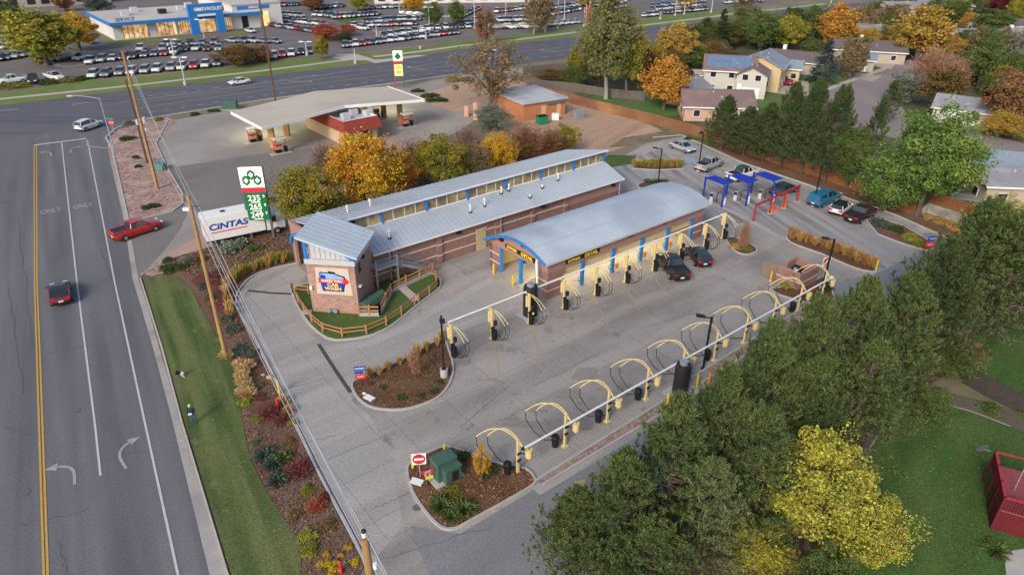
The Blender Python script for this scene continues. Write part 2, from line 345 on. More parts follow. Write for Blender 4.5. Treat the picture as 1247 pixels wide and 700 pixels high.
# cracked tar lines, trench drains
def line(name, pts, wd, z, m, k=1):
    mb = MB(); pts = P(*pts) if k else pts; strip(mb, pts, wd, z-.004, z, m); return mb.build(name, kind='structure')
line('trench_drain', [(302, 354), (330, 357), (357, 358)], .35, .030, mat('dark_steel_grate', (.06, .06, .065), rough=.6))
line('trench_drain', [(388, 419), (408, 450), (427, 478)], .32, .030, MATS['dark_steel_grate'])
# road paint
for nm, pts, wd, mm in (
    ('yellow_centre_line', [(41.5, 177), (42.3, 347), (45.5, 450), (53.5, 700), (58, 800)], .13, m_yel), ('yellow_centre_line', [(44.5, 177), (45.3, 347), (49.5, 450), (58.5, 700), (64, 800)], .13, m_yel),
    ('lane_line', [(75, 172), (94, 345), (115.8, 517), (122.5, 579)], .15, m_white), ('lane_line', [(106.8, 172), (140, 345), (177.5, 519), (217, 700), (235, 780)], .15, m_white),
    ('stop_line', [(42, 177), (105, 169)], .5, m_white),
    ('lane_line', [(106, 171), (107, 178), (130, 181)], .15, m_white),
    ('lane_line', [(144, 125), (270, 109), (310, 103), (420, 88)], .14, m_white),
    ('lane_line', [(0, 135), (22, 133.5)], .2, m_white), ('lane_line', [(88, 128), (108, 125)], .2, m_white)):
    line(nm, pts, wd, .030, mm)
def dashed(a, b, wd, n, m, nm, duty=.35):
    A = G(*a); Bp = G(*b)
    for i in range(n):
        p = A.lerp(Bp, i/n); q = A.lerp(Bp, (i+duty)/n); line(nm, [tuple(p[:2]), tuple(q[:2])], wd, .030, m, 0)
# centre turn lane and lanes of the main road, as one object per painted line
def road_y(k, x):  # k 0 = north edge .. 1 = south edge
    xs = [0, 144, 226, 320, 456, 563, 631, 713, 792, 895, 949, 1005, 1060]; n = [129, 112, 104, 93, 77, 60, 53, 44.4, 33, 22.5, 14, 7.5, 3]; s = [167, 151, 137, 122, 105, 90, 79.5, 68, 57.5, 43.5, 35.6, 28, 20.5]
    return np.interp(x, xs, n)*(1-k)+np.interp(x, xs, s)*k
for k, mm, ds, nm in ((.24, m_white, 1, 'lane_dashes'), (.42, m_yel2, 0, 'turn_lane_line'), (.60, m_yel2, 0, 'turn_lane_line'), (.80, m_white, 1, 'lane_dashes')):
    mb = MB(); A = [G(x, road_y(k, x)) for x in range(160, 1061, 20)]
    if ds:
        for i in range(len(A)-1):
            L_ = (A[i+1]-A[i]).length; q = max(1, int(L_/9))
            for j in range(q):
                strip(mb, [tuple(A[i].lerp(A[i+1], j/q)[:2]), tuple(A[i].lerp(A[i+1], (j+.35)/q)[:2])], .16, .025, .029, mm)
    else: strip(mb, [tuple(a[:2]) for a in A], .2, .025, .029, mm)
    mb.build(nm, kind='structure')
# arrows and ONLY words on the side road
def arrow(c, ang, L_=3.2, turn=1, name='road_arrow', m=m_whitef, z=.031):
    mb = MB(); pts = [(0, -L_*.55), (0, 0), (-turn*.35, L_*.28), (-turn*.95, L_*.42)]; pts = smooth(pts, 5, False)
    strip(mb, pts, .2, -.004, 0, m); e = Vector(pts[-1]); d = Vector((-turn, .15)).normalized(); n_ = Vector((-d.y, d.x))
    mb.add([tuple(e+n_*.42)+(0,), tuple(e-n_*.42)+(0,), tuple(e+d*.8)+(0,)], [(0, 1, 2)] if turn > 0 else [(0, 1, 2)], m)
    o = mb.build(name, kind='structure'); p = G(*c); o.location = (p.x, p.y, z); o.rotation_euler = (0, 0, ang); return o
ra = -RDA
arrow((90, 574), ra, 2.6, 1); arrow((146, 556), ra+rad(10), 2.8, -1); arrow((62, 187), ra, 3, 1); arrow((86, 183), ra, 3, -1)
for c in ((62, 257), (101, 251)):
    t = text('only_marking', 'ONLY', 2.1, m_whitef, None, G(*c)+Vector((0, 0, .027)), (0, 0, ra), .001, .40, bold=.02); tag(t, kind='structure')
for c, tn in (((365, 100), 1), ((505, 83.5), -1), ((668, 62.5), -1)):
    arrow(c, rad(75) if tn < 0 else rad(-105), 5, tn, m=m_white)
for c, a, tn, mm in (((563, 632), 0, 1, 0), ((702, 594), rad(-40), 0, 0), ((1092, 318), rad(70), 0, 0)):
    if c == (563, 632): continue
    mb = MB(); mb.add([(-.12, -1, 0), (.12, -1, 0), (.12, .3, 0), (-.12, .3, 0), (-.5, .3, 0), (.5, .3, 0), (0, 1.1, 0)], [(0, 1, 2, 3), (4, 5, 6)], m_yel2)
    o = mb.build('drive_arrow', kind='structure'); o.location = G(*c)+Vector((0, 0, .034)); o.rotation_euler = (0, 0, a)
# stall lines of the lot
for a, b in (((597, 400), (609, 455)), ((642, 386), (659, 434)), ((684, 372), (701, 413)), ((722, 360), (741, 396)), ((758, 344), (779, 378)), ((797, 338), (813, 360)), ((829, 331), (846, 349)), ((862, 316), (876, 331))):
    line('stall_line', [a, b], .11, .032, m_yel2)
sheet('wheelchair_bay', [tuple((G(839, 195)+Vector((1.1*math.cos(t*math.pi/8), 1.5*math.sin(t*math.pi/8), 0)))[:2]) for t in range(16)], .030, mat('blue_bay_paint', (.16, .32, .5), (.3, .34, .4), 5))
# oil spots are stains with their own shape
mo = mat('wet_stain', (.20, .18, .16), (.27, .25, .23), 5, contrast=1.5)
for i, (x, y, a, b) in enumerate(((640, 515, 1.6, .5), (700, 480, 1.5, .5), (720, 455, 1.2, .8), (604, 421, 1.4, .8), (690, 385, .9, .4), (612, 425, 1.1, .3), (650, 517, .8, .4), (737, 372, .9, .5), (769, 348, 1, .4), (664, 402, .9, .5), (706, 383, .7, .5), (748, 360, .7, .4), (803, 352, .8, .4), (838, 338, .7, .4), (560, 440, .8, .5), (655, 500, .8, .4), (760, 470, .8, .4), (830, 440, .9, .5), (784, 506, .4, .9), (715, 520, .6, .3))):
    for q in range(4):
        c = G(x, y)+Vector((R.uniform(-a, a)*.8, R.uniform(-b, b)*.8, 0)); k1, k2 = R.uniform(0, 6), R.uniform(0, 6); s_ = R.uniform(.35, .7)
        pl = [(c.x+a*s_*(1+.22*math.sin(2*t*.35+k1)+.14*math.sin(5*t*.35+k2))*math.cos(t*math.pi/9), c.y+b*s_*(1+.22*math.sin(3*t*.35+k2))*math.sin(t*math.pi/9)) for t in range(18)]
        sheet('oil_stain', smooth(pl, 3), .028, mo)

# ------------------------------------------------------------------ kerbs and kerbed islands
def island(name, pts, top, k=3, sm=True, h=.14, kw=.18, kerb=None, th=None):
    poly = P(*pts); poly = smooth(poly, k) if sm else poly
    if area(poly) < 0: poly = poly[::-1]
    inn = offset(poly, kw); n = len(poly); mb = MB()
    vs = [(p[0], p[1], 0) for p in poly]+[(p[0], p[1], h) for p in poly]+[(p[0], p[1], h) for p in inn]+[(p[0], p[1], h-.05) for p in inn]
    fs = []
    for i in range(n):
        j = (i+1) % n; fs += [(i, j, n+j, n+i), (n+i, n+j, 2*n+j, 2*n+i), (2*n+i, 2*n+j, 3*n+j, 3*n+i)]
    mb.add(vs, fs, kerb or m_conc); mb.build('kerb', kind='structure')
    sheet(name, inn, h-.04, top); return inn
isl1 = island('mulch_island', [(427, 468), (440, 459), (470, 447), (500, 432), (530, 415), (541, 410), (547, 425), (553, 445), (551, 462), (540, 480), (520, 492), (490, 500), (455, 498), (435, 486)], m_mulch)
isl2 = island('mulch_island', [(494, 572), (502, 561), (520, 551), (545, 543), (575, 552), (610, 564), (640, 570), (652, 582), (650, 592), (620, 610), (580, 632), (555, 645), (535, 643), (515, 622), (500, 598)], m_mulch)
isl3 = island('planted_island', [(883, 291), (892, 289), (905, 293), (920, 301), (922, 307), (910, 311), (897, 308), (888, 300)], m_mulch)
isl4 = island('grass_row_island', [(957, 285), (965, 285), (1010, 300), (1058, 321), (1067, 328), (1064, 332), (1040, 327), (1000, 310), (962, 296)], m_mulch)
isl5 = island('shrub_island', [(1053, 268), (1072, 267), (1100, 275), (1122, 288), (1145, 301), (1128, 306), (1100, 298), (1068, 286)], m_mulchg, sm=False)
isl6 = island('end_island', [(935, 352), (948, 360), (975, 368), (1000, 372), (1016, 362), (1012, 346), (1002, 336), (985, 345)], m_mulch, sm=False)
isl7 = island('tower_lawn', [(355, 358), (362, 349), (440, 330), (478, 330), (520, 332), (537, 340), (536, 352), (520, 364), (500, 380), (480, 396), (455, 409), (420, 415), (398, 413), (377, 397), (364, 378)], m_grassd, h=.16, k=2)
island('back_planter', [(770, 206), (772, 200), (800, 198), (830, 199), (833, 206), (800, 208)], m_mulch, sm=False)
island('behind_planter', [(777, 229), (784, 222), (805, 220), (823, 226), (815, 236)], m_mulch)
# rock strip between the vacuum bays and the rear drive
def quadrow(name, a, b, c, d, m, z): sheet(name, P(a, b, c, d), z, m)
mb = MB(); strip(mb, P((652, 586), (825, 478)), .2, 0, .15, m_conc); strip(mb, P((662, 590), (840, 484)), .2, 0, .15, m_conc)
strip(mb, P((840, 462), (990, 368)), .2, 0, .15, m_conc); strip(mb, P((855, 466), (1002, 374)), .2, 0, .15, m_conc); mb.build('kerb', kind='structure')
quadrow('rock_strip', (652, 586), (825, 478), (840, 484), (662, 590), m_rock2, .10)
quadrow('rock_strip', (860, 450), (990, 368), (1002, 374), (872, 456), m_rock2, .10)
# west verge: lawn, mulch bed and gutter beside the side road
road_edge = [(330, 900), (276, 700), (221, 517), (169.8, 340), (172, 333)]
sheet('verge_bed', P((345, 860), (276, 700), (221, 517), (170, 340), (174, 333), (200, 318), (250, 303), (300, 285), (355, 278), (357, 320), (330, 326), (306, 335), (291, 353), (288, 370), (300, 398), (340, 478), (385, 575), (443, 690), (438, 700), (430, 760)), .05, m_mulchg)
lawn = P((335, 850), (282, 700), (226, 517), (175, 342), (195, 336), (215, 337), (232, 352), (250, 385), (275, 425), (293, 470), (294, 505), (305, 560), (325, 600), (352, 640), (368, 665), (366, 700), (352, 760))
sheet('lawn_verge', lawn, .08, m_grass)
sheet('gravel_patch', P((176, 335), (190, 322), (205, 312), (215, 322), (208, 332), (185, 337)), .09, m_rock)
sheet('red_groundcover_bed', P((232, 342), (250, 330), (272, 333), (290, 350), (285, 365), (292, 392), (285, 400), (262, 372)), .07, mat('crimson_leaf_litter', (.15, .035, .035), (.09, .03, .03), 3, c3=(.2, .09, .07), scale3=.4, bump=1, bscale=12))
mb = MB()
gut = P((300, 800), (255.5, 700), (211, 517), (187, 425), (161.6, 340), (151, 268), (131, 180)); gout = P((322, 800), (275, 700), (220, 517), (196, 425), (169, 340), (156, 268), (136, 180))
mb.add([(p[0], p[1], .03) for p in gut]+[(p[0], p[1], .045) for p in gout], [(i, i+1, len(gut)+i+1, len(gut)+i) for i in range(len(gut)-1)], m_gut); mb.build('gutter', kind='structure')
mb = MB(); strip(mb, P((325, 800), (277, 700), (222, 517), (197.5, 425), (171, 340)), .16, 0, .15, m_walk)
strip(mb, P((173, 335), (190, 325), (215, 313), (235, 306)), .16, 0, .15, m_walk); mb.build('kerb', kind='structure')
mb = MB(); strip(mb, P((156, 268), (136, 180), (129, 168), (140, 158), (160, 148), (203, 141), (320, 122), (469, 103), (565, 89.5), (600, 84)), .3, 0, .13, m_conc); mb.build('kerb', kind='structure')
# kerb of the tunnel drive on its west side, with its gutter pan
kl = P((430, 790), (452, 712), (446, 690), (430, 655), (385, 570), (345, 484), (310, 414), (290, 376), (288, 362), (294, 350), (308, 337), (335, 327), (362, 321)); kl = smooth(kl, 3, False)
mb = MB(); strip(mb, kl, .17, 0, .17, m_conc); mb.build('kerb', kind='structure')
mb = MB(); a = offset(kl, -.12, False); b_ = offset(kl, -.85, False); mb.add([(p[0], p[1], .034) for p in a]+[(p[0], p[1], .030) for p in b_], [(i, i+1, len(a)+i+1, len(a)+i) for i in range(len(a)-1)], m_gut); mb.build('gutter', kind='structure')
# upper kerb along the brown fence
ku = P((795, 168), (830, 165), (905, 199), (1000, 231), (1090, 262), (1148, 288), (1163, 297)); mb = MB(); strip(mb, ku, .2, 0, .15, m_conc); mb.build('kerb', kind='structure')
sheet('fence_bed', P((835, 163), (905, 197), (1000, 229), (1090, 260), (1163, 296), (1175, 290), (1100, 252), (1000, 215), (905, 180), (850, 156)), .05, mat('red_brown_mulch', (.20, .085, .045), (.12, .06, .035), 2.5, c3=(.16, .11, .07), scale3=.3, bump=.8))
sheet('weed_strip', P((690, 120), (760, 140), (850, 158), (833, 166), (800, 172), (770, 178), (740, 180), (760, 168), (810, 160), (790, 150), (720, 132)), .03, mat('weedy_earth', (.10, .10, .045), (.2, .15, .10), .8, c3=(.22, .16, .11), scale3=.2))
sheet('bare_lot', P((640, 112), (700, 118), (740, 132), (800, 156), (812, 163), (770, 176), (735, 188), (700, 188), (660, 180), (600, 150), (500, 120), (560, 100), (640, 95)), .020, m_bare)
sheet('turf_patch', P((733, 193), (742, 189), (775, 190), (770, 200), (745, 204), (738, 200)), .03, m_grassd)
# pink rock strip with shrubs, west of the station
sheet('rock_bed', P((131, 180), (134, 168), (145, 158), (203, 143), (215, 147), (190, 175), (200, 200), (222, 235), (222, 248), (210, 258), (172, 266), (157, 268)), .05, m_rock)
mb = MB(); strip(mb, P((205, 147), (190, 175), (202, 202), (222, 235), (223, 248), (210, 258), (172, 267), (157, 268)), .2, 0, .14, m_conc); mb.build('kerb', kind='structure')
# north side: verge grass, walk, dealer lot
sheet('dealer_lot', P((-700, 150), (0, 115), (105, 95), (250, 84), (400, 68), (452, 62), (560, 50), (700, 33), (790, 22), (900, 9), (950, 2), (1150, -28), (1000, -60), (-800, -60)), .016, m_dlr)
nb = [(-200, 138), (0, 113), (40, 109), (105, 98), (180, 93), (270, 82), (342, 74), (382, 70), (403, 71)]; sb = [(-200, 152), (0, 129), (144, 112), (226, 103), (320, 93), (400, 84), (456, 77), (448, 74), (425, 72.5)]
sheet('verge_lawn', P(*(nb+[(418, 73.5)]+sb[::-1][1:])), .03, m_grassv)
sheet('verge_lawn', P((430, 65), (452, 63), (520, 57), (563, 49.5), (700, 33.5), (792, 22), (872, 13), (900, 10), (935, 12.5), (895, 22), (792, 33), (713, 44.4), (631, 53), (600, 58), (563, 60.5), (520, 66), (470, 72), (455, 72), (440, 68)), .03, m_grassv)
sheet('verge_lawn', P((937, 11.5), (1005, 3), (1020, 1), (1010, 7), (949, 14)), .03, m_grassv)
line('sidewalk', [(-200, 143), (0, 121), (152, 105.5), (320, 86.5), (423, 73.3)], 1.7, .04, m_walk)
line('sidewalk', [(455, 69.5), (500, 64.5), (563, 56), (630, 48.6), (716, 38), (791, 30.3), (872, 20.2), (900, 15.6), (937, 12.6), (1005, 5)], 2.0, .04, m_walk)
sheet('dealer_driveway', P((403, 71), (412, 66), (440, 66), (456, 73), (470, 72), (500, 67), (520, 68), (456, 77.5), (440, 76), (418, 73.5)), .022, m_walk)
sheet('showroom_lawn', P((122, 49), (140, 55), (152, 54), (205, 50), (247, 46), (245, 44.5), (215, 45), (190, 47), (160, 49.5), (145, 49)), .05, m_grassv)
sheet('showroom_lawn', P((272, 42), (285, 38), (295, 37.5), (303, 41), (290, 44)), .05, m_grassv)
sheet('showroom_lawn', P((112, 42), (125, 41), (134, 45), (122, 46)), .05, m_grassv)
line('red_kerb', [(152, 58), (200, 54), (248, 48), (275, 46.5), (310, 44)], .5, .14, m_red)
sheet('tree_island', P((62, 77), (85, 76), (105, 77), (103, 80), (80, 83), (66, 81)), .05, m_walk)
sheet('rock_island', P((452, 37), (470, 39), (500, 44), (510, 50), (480, 50), (460, 43)), .05, m_rock)
sheet('dealer_grass_island', P((395, 22), (440, 16), (455, 20), (420, 28)), .05, m_grassd)
# residential: street, drives, lawns
sheet('court_street', P((1010, 100), (1040, 90), (1070, 82), (1090, 78), (1150, 60), (1200, 62), (1150, 80), (1090, 100), (1092, 120), (1110, 150), (1200, 170), (1300, 200), (1300, 190), (1300, 215), (1180, 180), (1130, 175), (1070, 165), (1020, 150), (1008, 120)), .03, m_res)
sheet('court_street', P((1150, 150), (1180, 158), (1250, 176), (1400, 215), (1400, 250), (1250, 205), (1140, 178)), .034, m_res)
line('sidewalk', [(900, 104), (940, 112), (975, 117), (1010, 108), (1040, 97), (1072, 86), (1085, 80)], 1.4, .04, m_walk)
sheet('yard_ground', P((700, 100), (787, 62), (862, 52), (980, 36), (1087, 20), (1300, -5), (1400, 60), (1400, 260), (1200, 262), (1120, 250), (1000, 212), (905, 178), (857, 160), (780, 140), (700, 118)), .022, mat('yard_grass_and_litter', (.055, .065, .028), (.13, .11, .06), .5, c3=(.085, .11, .035), scale3=.06, bump=.4, contrast=1.3))
for pl in ([(905, 101), (950, 95), (985, 100), (985, 112), (940, 115), (905, 106)], [(1045, 89), (1075, 93), (1062, 100), (1038, 95)], [(1062, 76), (1090, 78), (1085, 85), (1060, 80)], [(1167, 144), (1190, 140), (1205, 150), (1180, 160), (1168, 158)], [(1205, 58), (1222, 58), (1215, 85), (1195, 95), (1190, 88)]):
    sheet('driveway', P(*pl), .038, mat('driveway_concrete', (.42, .34, .29), (.36, .30, .26), 1))
for pl in ([(960, 97), (1010, 88), (1048, 92), (1035, 103), (1005, 108), (975, 106)], [(1043, 78), (1082, 80), (1080, 85), (1046, 84)], [(1042, 88), (1070, 88), (1066, 92), (1044, 92)], [(720, 118), (770, 112), (830, 122), (838, 140), (790, 144), (740, 133)], [(905, 108), (945, 112), (975, 118), (960, 140), (920, 130)], [(1070, 66), (1100, 64), (1100, 78), (1075, 74)]):
    sheet('house_lawn', P(*pl), .03, m_grassd if R.random() < .5 else mat('house_lawn_grass', (.06, .13, .025), (.09, .17, .04), .5, c3=(.12, .13, .05), scale3=.1))
sheet('house_lawn', P((1147, 214), (1200, 222), (1230, 232), (1222, 245), (1190, 243), (1150, 236)), .03, m_grassd)
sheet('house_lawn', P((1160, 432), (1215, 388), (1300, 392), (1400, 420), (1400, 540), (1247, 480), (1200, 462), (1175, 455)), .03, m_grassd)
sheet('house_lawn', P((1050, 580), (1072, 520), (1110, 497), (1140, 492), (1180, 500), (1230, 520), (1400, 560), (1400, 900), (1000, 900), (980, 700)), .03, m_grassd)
sheet('garden_bed', P((1040, 560), (1068, 512), (1105, 488), (1150, 478), (1200, 490), (1300, 520), (1300, 545), (1240, 525), (1180, 503), (1140, 494), (1110, 499), (1074, 522), (1050, 578)), .028, mat('grey_garden_soil', (.13, .105, .08), (.085, .085, .05), 1.5, bump=.7))
sheet('pine_bed', P((780, 900), (820, 640), (900, 520), (1000, 430), (1100, 370), (1160, 320), (1200, 300), (1290, 300), (1290, 380), (1180, 440), (1080, 500), (1040, 600), (1000, 900)), .026, mat('needle_litter', (.12, .075, .045), (.075, .06, .035), 1.8, bump=.6))
mb = MB(); strip(mb, smooth(P((1050, 578), (1060, 545), (1085, 512), (1115, 496), (1140, 492), (1180, 501), (1230, 520)), 4, False), .14, 0, .1, mat('edging_stone', (.33, .29, .24), (.25, .22, .19), 3)); mb.build('garden_edging', kind='structure')
sheet('gravel_bed', P((1200, 568), (1212, 565), (1247, 600), (1300, 640), (1300, 900), (1262, 760), (1215, 660), (1205, 600)), .036, m_mulchg)
sheet('stone_slab', P((1222, 672), (1250, 668), (1290, 700), (1250, 740), (1225, 700)), .06, m_conc)
line('concrete_walk', [(432, 366), (446, 352), (470, 338)], .01, .01, m_conc)

# worn concrete: cracks, sealed joints, tyre marks and paler gutter runs
def wander(a, b, n=9, j=.35):
    A = Vector(G(*a)[:2]); Bq = Vector(G(*b)[:2]); d = (Bq-A); nn = Vector((-d.y, d.x)).normalized(); return [tuple(A.lerp(Bq, i/n)+nn*(R.uniform(-j, j) if 0 < i < n else 0)) for i in range(n+1)]
mb = MB()
for a, b in (((20, 260), (40, 420)), ((5, 520), (42, 530)), ((60, 430), (112, 420)), ((130, 560), (170, 548)), ((20, 640), (110, 620)), ((70, 660), (80, 700)), ((120, 300), (150, 380)), ((10, 350), (28, 480))): strip(mb, wander(a, b, 14, .18), .05, .022, .026, m_tar)
for a, b in (((330, 480), (395, 460)), ((400, 560), (470, 530)), ((560, 520), (620, 470)), ((650, 470), (730, 430)), ((455, 620), (500, 600)), ((780, 400), (850, 380)), ((370, 540), (410, 530)), ((470, 680), (600, 640))): strip(mb, wander(a, b, 14, .12), .035, .030, .034, m_tar)
mb.build('pavement_cracks', kind='structure')
m_pale = pavemat('pale_gutter_run', (.34, .335, .33), (.28, .275, .27), (.36, .35, .34), rad(51.14), along=.1, across=1.2)
line('concrete_run', [(395, 425), (450, 418), (500, 396), (545, 368), (600, 340)], .9, .029, m_pale)
line('concrete_run', [(458, 452), (520, 424), (545, 404), (600, 384), (662, 368)], 1.2, .029, m_pale)
line('concrete_run', [(652, 598), (760, 534), (845, 484)], .9, .030, m_pale)
line('concrete_run', [(850, 240), (900, 262), (940, 284), (1010, 312), (1064, 334)], .8, .030, m_pale)
for i, (x, y, s_) in enumerate(((3, 246, .45), (92, 500, .35), (30, 600, .35), (508, 618, .3))):
    c = G(x, y); sheet('manhole_cover', [(c.x+s_*math.cos(t*math.pi/8), c.y+s_*math.sin(t*math.pi/8)) for t in range(16)], .033, m_tar)

NL = np.random.default_rng(77)
def scatter(name, poly, n, size, m, label, z, up=.8, hh=0):
    xs = [p[0] for p in poly]; ys = [p[1] for p in poly]; P_ = []
    while len(P_) < n:
        x = NL.uniform(min(xs), max(xs)); y = NL.uniform(min(ys), max(ys))
        if inside((x, y), poly): P_.append((x, y, z+NL.uniform(0, hh)))
    P_ = np.array(P_); nn = NL.normal(size=(n, 3))*.5+np.array([0, 0, up]); nn /= np.linalg.norm(nn, axis=1, keepdims=True); a = np.cross(nn, NL.normal(size=(n, 3))); a /= np.linalg.norm(a, axis=1, keepdims=True); b = np.cross(nn, a); s = size*NL.uniform(.5, 1.5, (n, 1))
    mb = MB(); v = np.stack([P_-a*s, P_+b*s*.7, P_+a*s, P_-b*s*.7], 1).reshape(-1, 3); mb.add(v.tolist(), [(4*i, 4*i+1, 4*i+2, 4*i+3) for i in range(n)], m); o = mb.build(name); tag(o, label, 'leaves' if 'leaves' in name else 'ground cover', kind='stuff'); return o
ml1 = mat('dry_leaf_mix', (.32, .20, .07), (.16, .085, .045), 1.5, island=.4); ml2 = mat('weed_mix', (.10, .12, .04), (.20, .13, .06), .8, c3=(.17, .045, .035), scale3=.35, island=.45); ml3 = mat('yellow_fallen_leaf', (.42, .34, .07), (.28, .2, .06), 1.5, island=.4)
bedp = P((300, 735), (277, 700), (250, 610), (224, 530), (226, 517), (293, 470), (294, 505), (305, 560), (325, 600), (352, 640), (368, 665), (366, 735), (425, 735), (440, 690), (385, 577), (340, 480), (305, 415), (286, 372), (292, 350), (270, 335), (235, 345), (252, 385), (277, 425), (292, 465))
bed2 = P((296, 500), (296, 470), (280, 420), (258, 380), (240, 350), (270, 335), (290, 352), (286, 372), (305, 415), (340, 480), (385, 577), (438, 690), (430, 735), (370, 735), (368, 665), (352, 640), (325, 600), (305, 560))
scatter('bed_ground_cover', bed2, 2800, .075, ml2, 'low weeds and leaf litter covering the mulch bed beside the lawn', .07, .3, .14)
scatter('fallen_leaves', lawn, 500, .05, ml1, 'dry leaves scattered over the verge lawn', .095, 1.2)
for i_, il in enumerate((isl1, isl2)): scatter('mulch_litter', il, 1500, .06, ml1 if i_ else ml2, ['bark and weeds on the mulch island with grass tufts', 'bark chips and leaves on the triangular mulch island'][i_], .11, .6, .05)
scatter('fallen_leaves', P((1050, 580), (1075, 520), (1150, 500), (1230, 560), (1200, 740), (1000, 740)), 420, .04, ml3, 'yellow leaves scattered on the dark lawn under the yellow tree', .045, 1.2)
scatter('bed_ground_cover', P((205, 318), (250, 303), (300, 290), (352, 285), (352, 315), (306, 332), (285, 345), (230, 335)), 1600, .11, ml2, 'low weeds on the bed below the box truck', .07, .3, .16)
scatter('weeds', P((640, 150), (700, 128), (760, 148), (810, 162), (740, 182), (690, 172)), 260, .08, ml2, 'dry weeds at the edge of the bare earth lot', .04, .4, .15)
# ------------------------------------------------------------------ vegetation
NR = np.random.default_rng(5)
def unit(v): return v/np.maximum(1e-9, np.linalg.norm(v, axis=-1, keepdims=True))
def quads_mesh(name, P_, A_, B_):
    """quads centred on P_, half axes A_ and B_"""
    n = len(P_); v = np.stack([P_-A_-B_, P_+A_-B_*.6, P_+A_+B_, P_-A_*.6+B_], 1).reshape(-1, 3).astype(np.float32)
    me = bpy.data.meshes.new(name); me.vertices.add(4*n); me.vertices.foreach_set('co', v.ravel())
    me.loops.add(4*n); me.loops.foreach_set('vertex_index', np.arange(4*n, dtype=np.int32))
    me.polygons.add(n); me.polygons.foreach_set('loop_start', np.arange(0, 4*n, 4, dtype=np.int32)); me.update(calc_edges=True); return me
def leaf_quads(name, P_, size, rg, outc=None, flat=.5, aspect=1.0):
    n = len(P_); nr = unit(rg.normal(size=(n, 3))+(0 if outc is None else flat*unit(P_-outc))+np.array([0, 0, flat*.7]))
    a = unit(np.cross(nr, unit(rg.normal(size=(n, 3))))); b = np.cross(nr, a); s = size*rg.uniform(.6, 1.4, (n, 1))
    return quads_mesh(name, P_, a*s, b*s*aspect)
def crown_points(rg, n, R0, z0, z1, lobes=26, lr=.30, hollow=.35, topheavy=.0, rag=.25):
    c = np.array([0, 0, (z0+z1)/2]); hz = (z1-z0)/2; d = unit(rg.normal(size=(lobes, 3)))
    rr = rg.uniform(hollow, 1-lr*.7, (lobes, 1))**.8; C_ = d*rr; C_ = C_*(1+rag*rg.uniform(-1, 1, (lobes, 1)))
    C_[:, 0:2] *= (1-topheavy*C_[:, 2:3]); k = rg.integers(0, lobes, n)
    sz = lr*rg.uniform(.6, 1.25, lobes)
    q = unit(rg.normal(size=(n, 3)))*(rg.uniform(.25, 1, (n, 1))**.5)*sz[k][:, None]*np.array([1, 1, .8])
    m_ = rg.random(n) < .2; dd = unit(rg.normal(size=(n, 3))); ph = np.arctan2(dd[:, 1], dd[:, 0]); rn = 1+.17*np.sin(3*ph+rg.uniform(0, 6))+.14*np.sin(5*ph+4*dd[:, 2]+rg.uniform(0, 6))
    q2 = dd*(rg.uniform(.3, .92, (n, 1))**.6)*rn[:, None]*np.array([1, 1, .96]); q2[:, 2] = np.where(q2[:, 2] < -.75, -.75, q2[:, 2])
    p = np.where(m_[:, None], q2, C_[k]+q)*np.array([R0, R0, hz])+c; return p, C_*np.array([R0, R0, hz])+c
m_bark = mat('grey_brown_bark', (.14, .11, .085), (.08, .06, .05), 4, bump=.6)
m_barkp = mat('pale_bark', (.36, .33, .27), (.22, .19, .15), 4, bump=.5)
m_barkr = mat('red_brown_bark', (.12, .09, .07), (.075, .06, .045), 4, bump=.6)
def trunk_mb(tops, R0, base_r, m, fork=2.2, rg=None):
    mb = MB(); lean = Vector((rg.uniform(-.25, .25), rg.uniform(-.25, .25), 0)); f = Vector((lean.x, lean.y, fork))
    mb.tube([(0, 0, -.2), (lean.x*.2, lean.y*.2, fork*.4), f], [base_r*1.25, base_r*.95, base_r*.8], m, 8)
    for t in tops:
        t = Vector(t); mid = f.lerp(t, .45)+Vector((rg.uniform(-.3, .3), rg.uniform(-.3, .3), .35)); mb.tube([f-Vector((0, 0, .15)), mid, t], [base_r*.6, base_r*.36, base_r*.1], m, 5)
    return mb
TP = {}   # prototypes: kind -> list of (trunk mesh, crown mesh, H0, R0)
